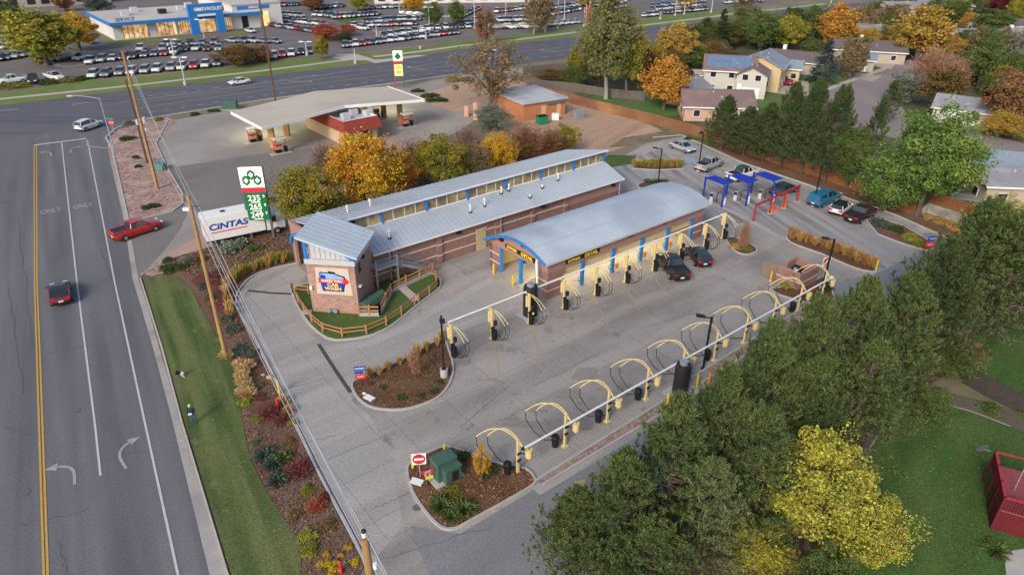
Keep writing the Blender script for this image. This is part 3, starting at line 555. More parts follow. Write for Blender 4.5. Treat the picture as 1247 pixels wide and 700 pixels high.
def proto(kind, seed):
    if (kind, seed) in TP: return TP[(kind, seed)]
    rg = np.random.default_rng(hash_(kind)+seed*101); H0 = 10.0; R0 = 4.0
    if kind in ('round', 'roundfar', 'tall', 'tallfar', 'low', 'sparse', 'sparsefar'):
        z0 = {'round': 1.6, 'roundfar': 1.2, 'tall': 1.8, 'tallfar': 1.2, 'low': .1, 'sparse': 1.2, 'sparsefar': .6}[kind]
        n, sz, lobes, lr = {'round': (30000, .062, 80, .19), 'roundfar': (12000, .10, 60, .21), 'tall': (30000, .068, 90, .17), 'tallfar': (12000, .10, 60, .2), 'low': (16000, .075, 50, .24), 'sparse': (9500, .06, 60, .17), 'sparsefar': (6000, .095, 46, .2)}[kind]
        p, C_ = crown_points(rg, n, R0, z0, H0, lobes, lr, .3, .12 if 'tall' not in kind else .3)
        p = p[p[:, 2] > .05]; cm = leaf_quads('crown', p, sz, rg, np.array([0, 0, 4.5]))
        tops = C_[np.argsort(rg.random(len(C_)))[:16 if kind == 'sparse' else (14 if kind != 'low' else 5)]]
        tb = trunk_mb(tops, R0, .26, m_bark, 2.4 if kind != 'low' else .5, random.Random(seed))
    elif kind == 'twiggy':
        V_ = []; A_ = []; Bx = []; tips = []
        for i in range(620):
            a = rg.uniform(0, 2*math.pi); e = rg.uniform(.15, 1.45); L_ = rg.uniform(.55, 1)*(H0-1.2)*(.55+.45*math.sin(e)); d = np.array([math.cos(a)*math.cos(e), math.sin(a)*math.cos(e), math.sin(e)])
            q = np.array([0, 0, 1.0]); st = np.array([R0/6.5, R0/6.5, 1])
            for s_ in range(9):
                t0 = .3+s_*.075; p0 = q+d*L_*t0*st+rg.normal(size=3)*.3; dd = unit(d*st+rg.normal(size=3)*.5); l = .5
                V_.append(p0); A_.append(dd*l); Bx.append(unit(np.cross(dd, rg.normal(size=3)))*.022)
        for i in range(2600):
            j = rg.integers(0, len(V_)); V_.append(V_[j]+rg.normal(size=3)*.15); r1 = unit(rg.normal(size=3)); A_.append(r1*.07); Bx.append(unit(np.cross(r1, rg.normal(size=3)))*.06)
        cm = quads_mesh('crown', np.array(V_), np.array(A_), np.array(Bx)); tb = trunk_mb([(rg.uniform(-2.5, 2.5), rg.uniform(-2.5, 2.5), rg.uniform(5, 8)) for _ in range(18)], R0, .2, m_barkr, 1.3, random.Random(seed))
    elif kind in ('pine', 'pinefar'):
        V_ = []; A_ = []; Bx = []; tb = MB(); tb.tube([(0, 0, -.2), (.1, 0, 3), (-.05, .1, 6.5), (0, 0, H0-.3)], [.24, .19, .11, .03], m_barkr, 7)
        near = kind == 'pine'; nb_ = 190 if near else 100; ns = 9 if near else 8; nbl = 15 if near else 6
        for i in range(nb_):
            z = 1.0+(H0-1.3)*((i+rg.uniform(0, 1))/nb_)**.92; t = z/H0; prof = 1.08*(min(1, (t+.16)/.28)**.6)*(1-max(0, t-.14)/.86)**1.0
            L_ = R0*prof*rg.uniform(.68, 1.12)+.25; a = rg.uniform(0, 2*math.pi); up_ = rg.uniform(.05, .35)+.5*t
            b0 = np.array([0, 0, z]); pts = []
            for s_ in range(5):
                f_ = s_/4; pts.append(b0+np.array([math.cos(a)*L_*f_, math.sin(a)*L_*f_, L_*up_*f_*f_-.12*L_*f_*(1-f_)]))
            tb.tube([Vector(p) for p in (pts[0], pts[2], pts[4])], [.05, .03, .012], m_barkr, 3, False)
            for k in range(ns):
                f_ = rg.uniform(.35, 1)**.8 if k else 1.0; x = f_*4; j = min(3, int(x)); p = pts[j]+(pts[j+1]-pts[j])*(x-j)
                dr = unit(pts[4]-pts[0]); side = np.cross(dr, [0, 0, 1]); so_ = side*rg.normal()*.30*L_*(1.25-f_)+np.array([0, 0, rg.uniform(-.12, .25)]); p = p+so_
                sh = unit(dr*.35+unit(so_+1e-6)*.25+np.array([0, 0, 1.1])+rg.normal(size=3)*.22)
                for b_ in range(nbl):
                    dd = unit(sh+rg.normal(size=3)*.55); l = (.15 if near else .24)*rg.uniform(.7, 1.25); w_ = .024 if near else .055
                    V_.append(p+sh*rg.uniform(0, .28)+dd*l*.8); A_.append(dd*l); Bx.append(unit(np.cross(dd, rg.normal(size=3)))*w_)
        cm = quads_mesh('crown', np.array(V_), np.array(A_), np.array(Bx))
    elif kind in ('spruce', 'sprucefar'):
        V_ = []; A_ = []; Bx = []; tb = MB(); tb.tube([(0, 0, -.2), (0, 0, 9.6)], [.22, .03], m_barkr, 7); nb_ = 210; ns = 16
        for i in range(nb_):
            z = .5+(H0-.7)*(i+rg.uniform(0, 1))/nb_; t = z/H0; L_ = R0*(1-t)**.85*rg.uniform(.75, 1.1)+.12; a = rg.uniform(0, 2*math.pi); d = np.array([math.cos(a), math.sin(a), 0])
            if i % 3 == 0: tb.tube([(0, 0, z), tuple(d*L_+np.array([0, 0, z-.2*L_]))], [.04, .012], m_barkr, 3, False)
            for k in range(ns):
                f_ = rg.uniform(.25, 1)**.7; p = d*L_*f_+np.array([0, 0, z-.22*L_*f_+.12*L_*f_*f_]); s_ = np.cross(d, [0, 0, 1])*rg.normal()*.22*L_*(1.15-f_); p = p+s_
                dd = unit(d+s_*.8+rg.normal(size=3)*.25+np.array([0, 0, .15])); V_.append(p); A_.append(dd*.26); Bx.append(unit(np.cross(dd, [0, 0, 1])+rg.normal(size=3)*.4)*.1)
        cm = quads_mesh('crown', np.array(V_), np.array(A_), np.array(Bx))
    tm = tb.mesh('trunk'); cm.materials.append(m_bark)
    TP[(kind, seed)] = (tm, cm, H0, R0); return TP[(kind, seed)]
def hash_(s): return sum((i+1)*ord(c) for i, c in enumerate(s)) % 9973
def leafmat(name, c1, c2, c3=None, scale=.45, isl=.38, s3=.28):
    return mat('foliage_'+name, c1, c2, scale, .75, c3=c3, scale3=s3, island=isl, spec=.15, trans=.22, detail=2)
LM = dict(
    gold=leafmat('gold', (.62, .36, .03), (.48, .31, .03), (.56, .23, .035)), orange=leafmat('orange', (.58, .26, .05), (.48, .28, .05), (.38, .24, .05)),
    amber=leafmat('amber', (.50, .29, .06), (.40, .28, .06), (.30, .26, .06)), olive=leafmat('olive', (.17, .19, .03), (.26, .23, .035), (.42, .29, .035)),
    ygreen=leafmat('yellow_green', (.25, .27, .045), (.33, .30, .045), (.42, .32, .045)), green=leafmat('green', (.085, .13, .035), (.12, .17, .05), (.16, .18, .055)),
    bright=leafmat('bright_green', (.16, .26, .055), (.10, .18, .045), (.25, .32, .08)), cotton=leafmat('cottonwood', (.15, .17, .055), (.20, .20, .065), (.22, .20, .10)),
    tan=leafmat('tan', (.26, .19, .10), (.18, .15, .075), (.32, .20, .12)), rust=leafmat('rust', (.26, .11, .06), (.20, .12, .06), (.32, .20, .07)),
    salmon=leafmat('salmon', (.44, .23, .13), (.36, .22, .15), (.40, .27, .20)), maroon=leafmat('maroon', (.18, .02, .03), (.11, .02, .03), (.14, .05, .04)),
    pine=leafmat('pine', (.09, .14, .048), (.15, .19, .062), (.065, .11, .05), isl=.6, scale=.7), pine2=leafmat('dark_pine', (.065, .10, .035), (.095, .125, .045), (.05, .085, .04), isl=.55),
    spruce=leafmat('blue_spruce', (.10, .145, .14), (.065, .10, .09), (.13, .17, .16)), sage=leafmat('sage', (.20, .24, .19), (.14, .18, .13), (.26, .27, .22)),
    twig=leafmat('twig', (.22, .14, .12), (.28, .17, .13), (.18, .13, .12)), grey=leafmat('grey_twig', (.20, .18, .14), (.26, .24, .20), (.13, .13, .08)),
    yellow=leafmat('lemon', (.46, .42, .06), (.27, .31, .06), (.36, .31, .06), isl=.5), red=leafmat('red', (.38, .08, .045), (.40, .13, .06), (.24, .07, .045)),
    brown=leafmat('brown', (.15, .10, .04), (.21, .13, .045), (.11, .10, .04)), crimson=leafmat('crimson', (.21, .05, .05), (.14, .045, .045), (.12, .07, .05)),
    straw=leafmat('straw', (.60, .46, .23), (.50, .34, .14), (.40, .30, .13)), gstraw=leafmat('golden_straw', (.52, .33, .10), (.38, .22, .07), (.20, .17, .05)), rstraw=leafmat('russet_straw', (.34, .17, .08), (.42, .24, .11), (.22, .15, .06)),
    juniper=leafmat('juniper', (.07, .10, .03), (.045, .075, .022), (.11, .12, .04)), bluej=leafmat('blue_juniper', (.10, .135, .105), (.065, .09, .07), (.13, .15, .11)),
    flower=leafmat('flower', (.58, .42, .03), (.48, .30, .02), (.25, .27, .04)))
def tree(kind, mt, bx, by, ty, wpx, label, seed=0, group=None, h=None, name=None, cat='tree', trunkmat=None, at=None):
    if h is not None and at is None:          # top surveyed, base hidden: assumed height h
        t = G(bx, by, h); x, y = t.x, t.y
    elif at is not None: x, y = at
    else:
        b = G(bx, by); x, y = b.x, b.y; h = HT(bx, by, ty)
    dep = float(np.array([x, y, h/2-CH])@fw); r = wpx/2*dep/CF
    tm, cm, H0, R0 = proto(kind, seed)
    nm = name or {'pine': 'pine_tree', 'pinefar': 'pine_tree', 'spruce': 'spruce_tree', 'twiggy': 'bare_tree'}.get(kind, 'leafy_tree')
    e = thing(nm, label, cat, (x, y, 0), R.uniform(0, 6.28), group); e.scale = (r/R0, r/R0, h/H0)
    o = bpy.data.objects.new('trunk', tm); COL.objects.link(o); o.parent = e
    if trunkmat: o.material_slots[0].link = 'OBJECT'; o.material_slots[0].material = trunkmat
    c = bpy.data.objects.new('crown', cm); COL.objects.link(c); c.parent = e
    c.material_slots[0].link = 'OBJECT'; c.material_slots[0].material = LM[mt]
    return e
# small plants: one mesh each (leaf mass), shared
SP = {}
def plant_mesh(kind, seed=0):
    if (kind, seed) in SP: return SP[(kind, seed)]
    rg = np.random.default_rng(900+hash_(kind)+seed)
    if kind == 'tuft':      # upright feathery grass, 1 m tall, .5 m wide
        n = 170; a = rg.uniform(0, 6.283, n); r = rg.uniform(0, 1, n)**.6; base = np.stack([.14*r*np.cos(a), .14*r*np.sin(a), np.zeros(n)], 1)
        d = unit(np.stack([.5*r*np.cos(a), .5*r*np.sin(a), np.ones(n)], 1)+rg.normal(size=(n, 3))*.07); L_ = rg.uniform(.32, .52, (n, 1)); A_ = d*L_
        me = quads_mesh('tuft', base+A_, A_, unit(np.cross(d, rg.normal(size=(n, 3))))*.022)
    elif kind == 'fountain':  # arching dry grass mound
        n = 420; a = rg.uniform(0, 6.283, n); e = rg.uniform(.25, 1.4, n); d = np.stack([np.cos(a)*np.cos(e), np.sin(a)*np.cos(e), np.sin(e)], 1); P_ = d*rg.uniform(.2, .5, (n, 1))*np.array([1, 1, 1.1]); A_ = unit(d+np.array([0, 0, .25]))*.18
        me = quads_mesh('fountain', P_, A_, unit(np.cross(d, rg.normal(size=(n, 3))))*.018)
    elif kind == 'spiky':
        n = 260; a = rg.uniform(0, 6.283, n); e = rg.uniform(.15, 1.4, n); d = np.stack([np.cos(a)*np.cos(e), np.sin(a)*np.cos(e), np.sin(e)], 1); A_ = d*rg.uniform(.2, .3, (n, 1))
        me = quads_mesh('spiky', A_*1.05, A_, unit(np.cross(d, rg.normal(size=(n, 3))))*.03)
    elif kind == 'twigbush':
        n = 700; a = rg.uniform(0, 6.283, n); e = rg.uniform(.1, 1.5, n); d = np.stack([np.cos(a)*np.cos(e), np.sin(a)*np.cos(e), np.sin(e)], 1); P_ = d*rg.uniform(.1, .5, (n, 1)); A_ = unit(d+rg.normal(size=(n, 3))*.4)*.08
        me = quads_mesh('twigbush', P_, A_, unit(np.cross(A_, rg.normal(size=(n, 3))))*.012)
    else:                   # 'mound': dense low shrub, 1 m across
        n = 1500; k = 14; C_ = unit(rg.normal(size=(k, 3)))*rg.uniform(.1, .34, (k, 1)); C_[:, 2] = abs(C_[:, 2])*.9; j = rg.integers(0, k, n)
        P_ = C_[j]+unit(rg.normal(size=(n, 3)))*rg.uniform(.06, .19, (n, 1)); P_[:, 2] = abs(P_[:, 2])
        me = leaf_quads('mound', P_, .024, rg, np.zeros(3))
    me.materials.append(m_bark); SP[(kind, seed)] = me; return me
def plant(kind, mt, px, py, wm, hm, name, label, group=None, cat='shrub', seed=0, z=.08, at=None):
    b = G(px, py) if at is None else Vector((at[0], at[1], 0)); me = plant_mesh(kind, seed % 3)
    o = bpy.data.objects.new(name, me); COL.objects.link(o); o.location = (b.x, b.y, z); o.rotation_euler = (0, 0, R.uniform(0, 6.28)); o.scale = (wm, wm, hm)
    o.material_slots[0].link = 'OBJECT'; o.material_slots[0].material = LM[mt]
    return tag(o, label, cat, group)
OW = ['first', 'second', 'third', 'fourth', 'fifth', 'sixth', 'seventh', 'eighth', 'ninth', 'tenth', 'eleventh', 'twelfth', 'thirteenth', 'fourteenth', 'fifteenth', 'sixteenth', 'seventeenth', 'eighteenth', 'nineteenth', 'twentieth', 'twenty-first', 'twenty-second', 'twenty-third', 'twenty-fourth', 'twenty-fifth', 'twenty-sixth', 'twenty-seventh', 'twenty-eighth', 'twenty-ninth', 'thirtieth', 'thirty-first', 'thirty-second', 'thirty-third', 'thirty-fourth', 'thirty-fifth', 'thirty-sixth']
def row(kind, mt, a, b, n, wm, hm, name, desc, where, group, cat='ornamental grass', z=.1, jit=.15, curve=None):
    pts = P(*curve) if curve else P(a, b); ls = [0]
    for i in range(len(pts)-1): ls.append(ls[-1]+(Vector(pts[i+1])-Vector(pts[i])).length)
    for i in range(n):
        s = ls[-1]*i/max(1, n-1); j = min(len(pts)-2, max(k for k in range(len(pts)) if ls[k] <= s+1e-9)); f_ = (s-ls[j])/(ls[j+1]-ls[j]); p = Vector(pts[j]).lerp(Vector(pts[j+1]), f_)
        q = R.uniform(.82, 1.15)
        plant(kind, mt if isinstance(mt, str) else mt[i % len(mt)], 0, 0, wm*q, hm*q*R.uniform(.9, 1.1), name, f'{desc}, {OW[i]} from the left {where}', group, cat, i, z, at=(p.x+R.uniform(-jit, jit), p.y+R.uniform(-jit, jit)))
# ------------------------------------------------------------------ trees, one by one
# pines along the rear drive (tops surveyed; bases hidden by the crowns)
PG = 'pines in the row behind the rear drive'
for i, (x, y, h, wd, sd_, mt, lab) in enumerate((
    (705, 600, 7.0, 150, 0, 'pine', 'shortest dark green pine at the near left end of the row beside the rear drive'),
    (765, 556, 9.5, 165, 1, 'pine', 'full green pine beside the rear drive, second from the near end of the row'),
    (832, 487, 11.5, 170, 2, 'pine', 'tall pine behind the black vacuum drum, its crown hiding part of the rock strip'),
    (890, 452, 11.5, 160, 3, 'pine', 'broad pine just right of the tallest black lamp post by the arches'),
    (945, 398, 12.0, 160, 4, 'pine', 'pine whose top reaches the tail end of the row of yellow arches'),
    (1003, 368, 12, 150, 0, 'pine', 'pine with ragged top in front of the rear drive bend'),
    (1060, 345, 11.5, 150, 1, 'pine', 'wide pine standing at the middle right, left of the leafy brown gap'),
    (1118, 338, 11.0, 135, 2, 'pine', 'pine with bare brown inner limbs in front of the fenced path'),
    (1165, 296, 11.5, 150, 3, 'pine2', 'dark pine covering the exit of the upper drive'),
    (1212, 248, 12, 150, 4, 'pine', 'pine at the right edge in front of the grey roofed house'),
    (1262, 262, 12, 150, 1, 'pine', 'pine cut by the right edge of the photo above the flagstone patio'),
    (1000, 440, 9.5, 150, 2, 'pine', 'lower pine of the inner rank behind the ragged topped one'),
    (1070, 420, 9.5, 150, 3, 'pine', 'inner rank pine beside the curved garden edging'),
    (935, 500, 9.5, 160, 4, 'pine', 'inner rank pine just above the yellow leaved tree'),
    (872, 565, 8.0, 150, 0, 'sageish', 'pale grey green pine at the bottom between dark pines and the yellow tree'),
    (800, 640, 6.5, 170, 1, 'pine', 'pine at the bottom edge right of the smallest one'))):
    m_ = mt if mt in LM else 'palepine'
    if m_ == 'palepine' and 'palepine' not in LM: LM['palepine'] = leafmat('pale_pine', (.19, .23, .10), (.13, .17, .08), (.22, .25, .12), isl=.5)
    tree('pine', m_, x, y, 0, wd*R.uniform(.80, .92), lab, sd_, PG, h=h)
tree('tall', 'yellow', 1022, 536, 0, 140, 'lemon yellow leaved tree at the bottom beside the dark lawn', 0, h=8.5)
tree('round', 'yellow', 1072, 600, 0, 110, 'lower yellow leafy tree leaning over the dark lawn', 1, h=5.5)
tree('low', 'green', 1022, 676, 0, 75, 'green bushy treetop at the very bottom edge under the yellow tree', 2, h=4.5)
tree('low', 'ygreen', 930, 640, 0, 90, 'low yellow green bush at the foot of the pale pine', 1, h=3.5)
tree('sparse', 'grey', 1200, 408, 395, 45, 'small grey green bush at the broken grey fence', 1)
tree('sparse', 'tan', 1170, 452, 412, 50, 'pale blossom coloured bush beside the lower lawn', 2)
tree('low', 'green', 1165, 420, 0, 70, 'green bush overhanging the grey leaning fence', 1, h=3)
tree('low', 'green', 1135, 470, 0, 70, 'green bush where the garden edging meets the pines', 2, h=3)
tree('sparse', 'brown', 1120, 455, 425, 60, 'brownish thicket under the pines beside the grey soil', 0)
# back fence row
BG = 'pines along the brown back fence'
for i, (bx, by, ty, wd, mt, sd_, lab) in enumerate((
    (878, 182, 119, 46, 'pine2', 0, 'leftmost pine of the back fence row, next to the brown house'),
    (905, 190, 132, 40, 'pine2', 1, 'small back fence pine between the first and the tall ones'),
    (928, 196, 128, 44, 'pine2', 2, 'pine of the back fence row standing behind the blue canopies'),
    (950, 204, 104, 50, 'pine2', 3, 'tall pine of the back fence row above the dark green car'),
    (975, 212, 101, 52, 'pine2', 4, 'tallest dark pine of the back fence row'),
    (1003, 222, 108, 54, 'pine2', 0, 'back fence pine just left of the lamp post by the teal pickup'),
    (1030, 230, 150, 46, 'green', 1, 'low green tree in front of the brown fence behind the white car'))):
    tree('pine' if mt != 'green' else 'round', mt, bx, by, ty, wd*1.22, lab, sd_, BG)
tree('pinefar', 'pine2', 1058, 195, 122, 34, 'scraggly pine with gaps in front of the cul-de-sac', 2)
tree('pinefar', 'pine2', 1078, 150, 100, 30, 'dark small pine at the mouth of the cul-de-sac', 3)
tree('round', 'bright', 1116, 262, 124, 118, 'big bright green leafy tree leaning over the fence end', 3)
tree('low', 'bright', 1073, 258, 176, 74, 'lower bright green tree at the left foot of the big one', 1)
tree('round', 'green', 1150, 240, 175, 60, 'darker green tree between the big bright one and the small lawn', 2)
tree('sparse', 'ygreen', 1205, 290, 235, 75, 'yellow green open bush beside the black shed roof', 1)
# autumn row behind the tunnel building
AG = 'autumn trees behind the tunnel building'
for i, (k, mt, bx, by, ty, wd, sd_, lab) in enumerate((
    ('round', 'olive', 379, 284, 198, 86, 0, 'round olive green tree just right of the gas price sign'),
    ('round', 'gold', 447, 262, 158, 92, 1, 'big golden orange tree behind the tunnel roof'),
    ('round', 'orange', 488, 244, 178, 46, 2, 'narrow orange tree right of the big golden one'),
    ('round', 'olive', 537, 236, 162, 66, 3, 'olive and yellow tree in the middle of the autumn row'),
    ('round', 'tan', 577, 228, 170, 42, 4, 'orange brown tree between the olive and the golden ones'),
    ('round', 'gold', 606, 218, 160, 46, 5, 'smaller golden tree near the far end of the autumn row'),
    ('twiggy', 'twig', 505, 222, 158, 60, 0, 'pinkish bare tree behind the gap in the autumn row'),
    ('twiggy', 'twig', 400, 214, 166, 50, 1, 'pinkish bare tree at the left of the golden crown'),
    ('twiggy', 'twig', 571, 198, 146, 55, 2, 'bare reddish tree in front of the brick shed'),
    ('twiggy', 'rust', 640, 196, 142, 62, 0, 'rusty twiggy tree right of the golden one'),
    ('twiggy', 'rust', 672, 192, 148, 44, 1, 'rusty bare bush tree at the far end of the autumn row'),
    ('low', 'olive', 690, 186, 148, 30, 2, 'small green and orange bush at the corner of the bare lot'),
    ('round', 'rust', 520, 226, 172, 40, 2, 'rust brown tree between the narrow orange and the olive one'),
    ('low', 'sage', 600, 158, 122, 44, 0, 'silvery sage coloured bush in front of the brick shed'),
    ('sparse', 'tan', 597, 136, 38, 84, 4, 'tall half bare brownish cottonwood beside the brick shed'))):
    tree(k, mt, bx, by, ty, wd*1.12, lab, sd_, AG)
# middle distance
for a in (
    ('tall', 'cotton', 738, 121, -8, 84, 0, 'huge pale green cottonwood with white trunk beside the main road', m_barkp),
    ('sparse', 'grey', 715, 100, 22, 46, 1, 'grey half dead tree left of the huge cottonwood', m_barkp),
    ('tall', 'ygreen', 762, 118, 20, 50, 2, 'yellow green tree joined to the right of the huge cottonwood', m_barkp),
    ('roundfar', 'amber', 820, 84, 28, 56, 0, 'amber and green tree against the main road', None),
    ('roundfar', 'orange', 808, 134, 66, 62, 1, 'orange round tree on the small green lawn by the wooden fence', None),
    ('roundfar', 'maroon', 788, 104, 60, 30, 2, 'dark maroon tree between the cottonwood and the orange one', None),
    ('roundfar', 'green', 846, 84, 56, 30, 3, 'dark green tree left of the solar roof house', None),
    ('sprucefar', 'pine2', 876, 62, 10, 38, 0, 'dark spruce standing against the main road', None),
    ('roundfar', 'green', 925, 62, 14, 46, 0, 'dark green round tree right of the spruce', None),
    ('roundfar', 'ygreen', 956, 62, 16, 42, 1, 'yellow green tree between the dark one and the orange one', None),
    ('sparsefar', 'cotton', 910, 30, 4, 50, 2, 'hazy green tree by the kerb beyond the spruce', None),
    ('roundfar', 'orange', 1016, 66, 5, 54, 2, 'orange tree rising above the dark roofed houses', None),
    ('roundfar', 'tan', 1034, 96, 44, 40, 3, 'tan olive tree behind the blue spruce', None),
    ('spruce', 'spruce', 1001, 100, 46, 48, 1, 'blue grey spruce on the lawn at the cul-de-sac', None),
    ('sparsefar', 'tan', 1050, 48, 3, 40, 0, 'bare pinkish tree behind the orange one', None),
    ('roundfar', 'amber', 1115, 76, 3, 76, 4, 'biggest orange tree of the housing area', None),
    ('twiggy', 'salmon', 1130, 106, 48, 74, 2, 'salmon coloured thin tree in front of the biggest orange one', None),
    ('twiggy', 'salmon', 1155, 112, 62, 50, 1, 'pale pink bare tree right of the salmon one', None),
    ('roundfar', 'orange', 1178, 38, 15, 24, 0, 'small bright orange tree above the grey roof', None),
    ('roundfar', 'green', 1190, 108, 46, 52, 1, 'dark green tree right of the pink bare tree', None),
    ('roundfar', 'brown', 1140, 134, 80, 58, 2, 'olive brown tree behind the bright green one', None),
    ('sparsefar', 'sage', 1098, 126, 84, 50, 1, 'grey green tree beside the cul-de-sac bulb', None),
    ('roundfar', 'rust', 1226, 160, 86, 72, 3, 'rust and orange tree at the right edge beside the white garage', None),
    ('low', 'amber', 1215, 168, 130, 60, 2, 'low orange and green bush under the rusty tree', None),
    ('sparsefar', 'grey', 1232, 95, 28, 44, 0, 'leafless grey tree at the right edge', None),
    ('roundfar', 'green', 1160, 30, 0, 44, 3, 'blue green tree at the top beyond the orange one', None),
    ('roundfar', 'green', 1206, 44, 10, 50, 4, 'dark green tree behind the grey roofed house', None),
    ('roundfar', 'maroon', 1216, 20, -6, 34, 1, 'maroon tree at the top right', None),
    ('roundfar', 'ygreen', 1240, 30, -4, 36, 0, 'yellow green tree in the top right corner', None),
    ('sprucefar', 'pine2', 1092, 14, -8, 22, 1, 'small dark conifer at the top above the biggest orange tree', None),
    ('roundfar', 'green', 1245, 80, 30, 30, 2, 'green tree behind the leafless grey one', None),
    ('roundfar', 'green', 985, 70, 46, 26, 2, 'small dark green bush tree behind the blue spruce', None),
    ('low', 'juniper', 880, 78, 62, 60, 0, 'dark hedge like bush under the spruce by the road', None),
    ('low', 'brown', 838, 100, 82, 30, 1, 'brown bush beside the pale roofed porch', None),
    ('low', 'juniper', 1082, 30, 14, 40, 0, 'dark bush left of the biggest orange tree', None),
    ('low', 'brown', 676, 100, 84, 60, 1, 'brown weedy bushes behind the wooden fence', None),
    # dealer lot
    ('roundfar', 'ygreen', 58, 80, 10, 96, 3, 'very wide yellow green tree in the dealer lot', None),
    ('roundfar', 'gold', 98, 62, 13, 56, 4, 'yellow half of the wide tree beside the blue trimmed showroom', None),
    ('roundfar', 'green', 12, 44, -2, 56, 1, 'green tree at the top left corner', None),
    ('roundfar', 'spruce', 122, 18, -6, 34, 2, 'blue grey tree behind the left corner of the showroom', None),
    ('roundfar', 'rust', 80, 14, -8, 26, 0, 'rust coloured small tree at the top left', None),
    ('low', 'red', 398, 50, 25, 38, 0, 'bright red orange small tree in the dealer lot', None),
    ('low', 'red', 424, 44, 28, 24, 1, 'second red orange bush touching the bright red tree', None),
    ('low', 'juniper', 418, 51, 38, 26, 2, 'dark green low juniper under the red tree', None),
    ('low', 'brown', 290, 80, 51, 58, 0, 'brown leafed bush hiding the front row of cars', None),
    ('low', 'rust', 318, 76, 54, 34, 1, 'reddish bush right of the brown one at the front row', None),
    ('roundfar', 'olive', 393, 73, 44, 22, 2, 'small green tree at the end of the front row by the driveway', None),
    ('roundfar', 'gold', 504, 16, -10, 32, 3, 'golden tree at the top middle of the dealer lot', None),
    ('roundfar', 'green', 529, 33, 2, 26, 0, 'left of two dark green trees in the dealer lot', None),
    ('roundfar', 'green', 556, 33, 0, 26, 1, 'right of two dark green trees in the dealer lot', None),
    ('sparsefar', 'rust', 592, 56, 5, 34, 2, 'rusty brown half bare tree at the road verge', None),
    ('sparsefar', 'tan', 650, 42, -14, 34, 1, 'left of two white trunked thin trees on the verge', m_barkp),
    ('sparsefar', 'tan', 664, 40, -14, 34, 2, 'right of two white trunked thin trees on the verge', m_barkp),
    ('roundfar', 'rust', 382, 14, -8, 30, 3, 'maroon brown tree at the top beside the showroom end', None),
    ('roundfar', 'ygreen', 437, 14, -8, 28, 1, 'yellow green tree at the top middle left', None),
    ('sparsefar', 'amber', 835, 14, -12, 30, 0, 'small amber tree at the top by the dealer flag poles', None),
    ('sparsefar', 'amber', 715, 10, -14, 34, 2, 'small orange tree at the top behind the red banner', None),
    ('sparsefar', 'tan', 905, 10, -10, 34, 1, 'tan thin tree at the top right of the dealer lot', None)):
    k, mt, bx, by, ty, wd, sd_, lab, tmt = a
    tree(k, mt, bx, by, ty, wd, lab, sd_ % 3 if 'far' in k else sd_ % 2, trunkmat=tmt)
rg_ = random.Random(3)
for i in range(26):   # beyond the frame's top edge and far off: a wooded plain
    pass
# garden trees inside the lot
tree('sparse', 'gold', 587, 586, 538, 26, 'slim young tree with yellow leaves on the triangular mulch island', 0, h=None)
tree('twiggy', 'salmon', 904, 303, 260, 20, 'slim salmon leaved young tree on the teardrop island by the last arch', 0)
tree('sparse', 'salmon', 506, 462, 418, 16, 'leafless thin sapling on the mulch island with grass tufts', 1)
# ------------------------------------------------------------------ shrubs and grasses
IG = 'feathery grasses along the first mulch island'
row('tuft', ['gstraw', 'straw', 'gstraw'], 0, 0, 9, .75, 1.15, 'grass_tuft', 'straw coloured grass tuft', 'along the upper mulch island kerb', IG, curve=[(449, 462), (470, 454), (500, 440), (528, 425), (539, 416)])
row('tuft', ['rstraw', 'gstraw'], 0, 0, 12, 1.3, 1.35, 'grass_tuft', 'russet grass clump', 'in the long narrow island', 'russet grasses in the long island', curve=[(964, 292), (1010, 305), (1061, 327)], jit=.1)
row('tuft', ['gstraw', 'ygreen'], 0, 0, 14, 1.2, 1.25, 'grass_tuft', 'yellow grass clump', 'in the planter above the arched roof', 'yellow grasses above the arched roof', curve=[(772, 204), (829, 204)], jit=.1)
row('tuft', ['gstraw', 'ygreen'], 0, 0, 10, .95, 1.25, 'grass_tuft', 'golden grass clump', 'curving beside the tunnel entrance', 'golden grasses by the tunnel entrance', curve=[(285, 346), (296, 336), (318, 328), (352, 318)], jit=.1)
row('tuft', ['gstraw', 'straw'], 0, 0, 5, .95, 1.25, 'grass_tuft', 'golden grass tuft', 'right of the long utility pole', 'golden grasses right of the pole', curve=[(275, 352), (277, 362), (280, 378), (282, 388)], jit=.08)
for i, (x, y) in enumerate(((293, 447), (303, 448), (296, 453), (296, 460), (297, 467), (300, 474), (297, 481), (303, 482), (276, 436))):
    plant('fountain', 'straw', x, y, 1.35, 1.0, 'dry_grass_clump', f'pale straw grass mound, {OW[i]} from the top of its clump at the lawn' if i < 8 else 'single pale straw grass mound at the foot of the long utility pole', 'pale straw grass mounds', 'ornamental grass', i)
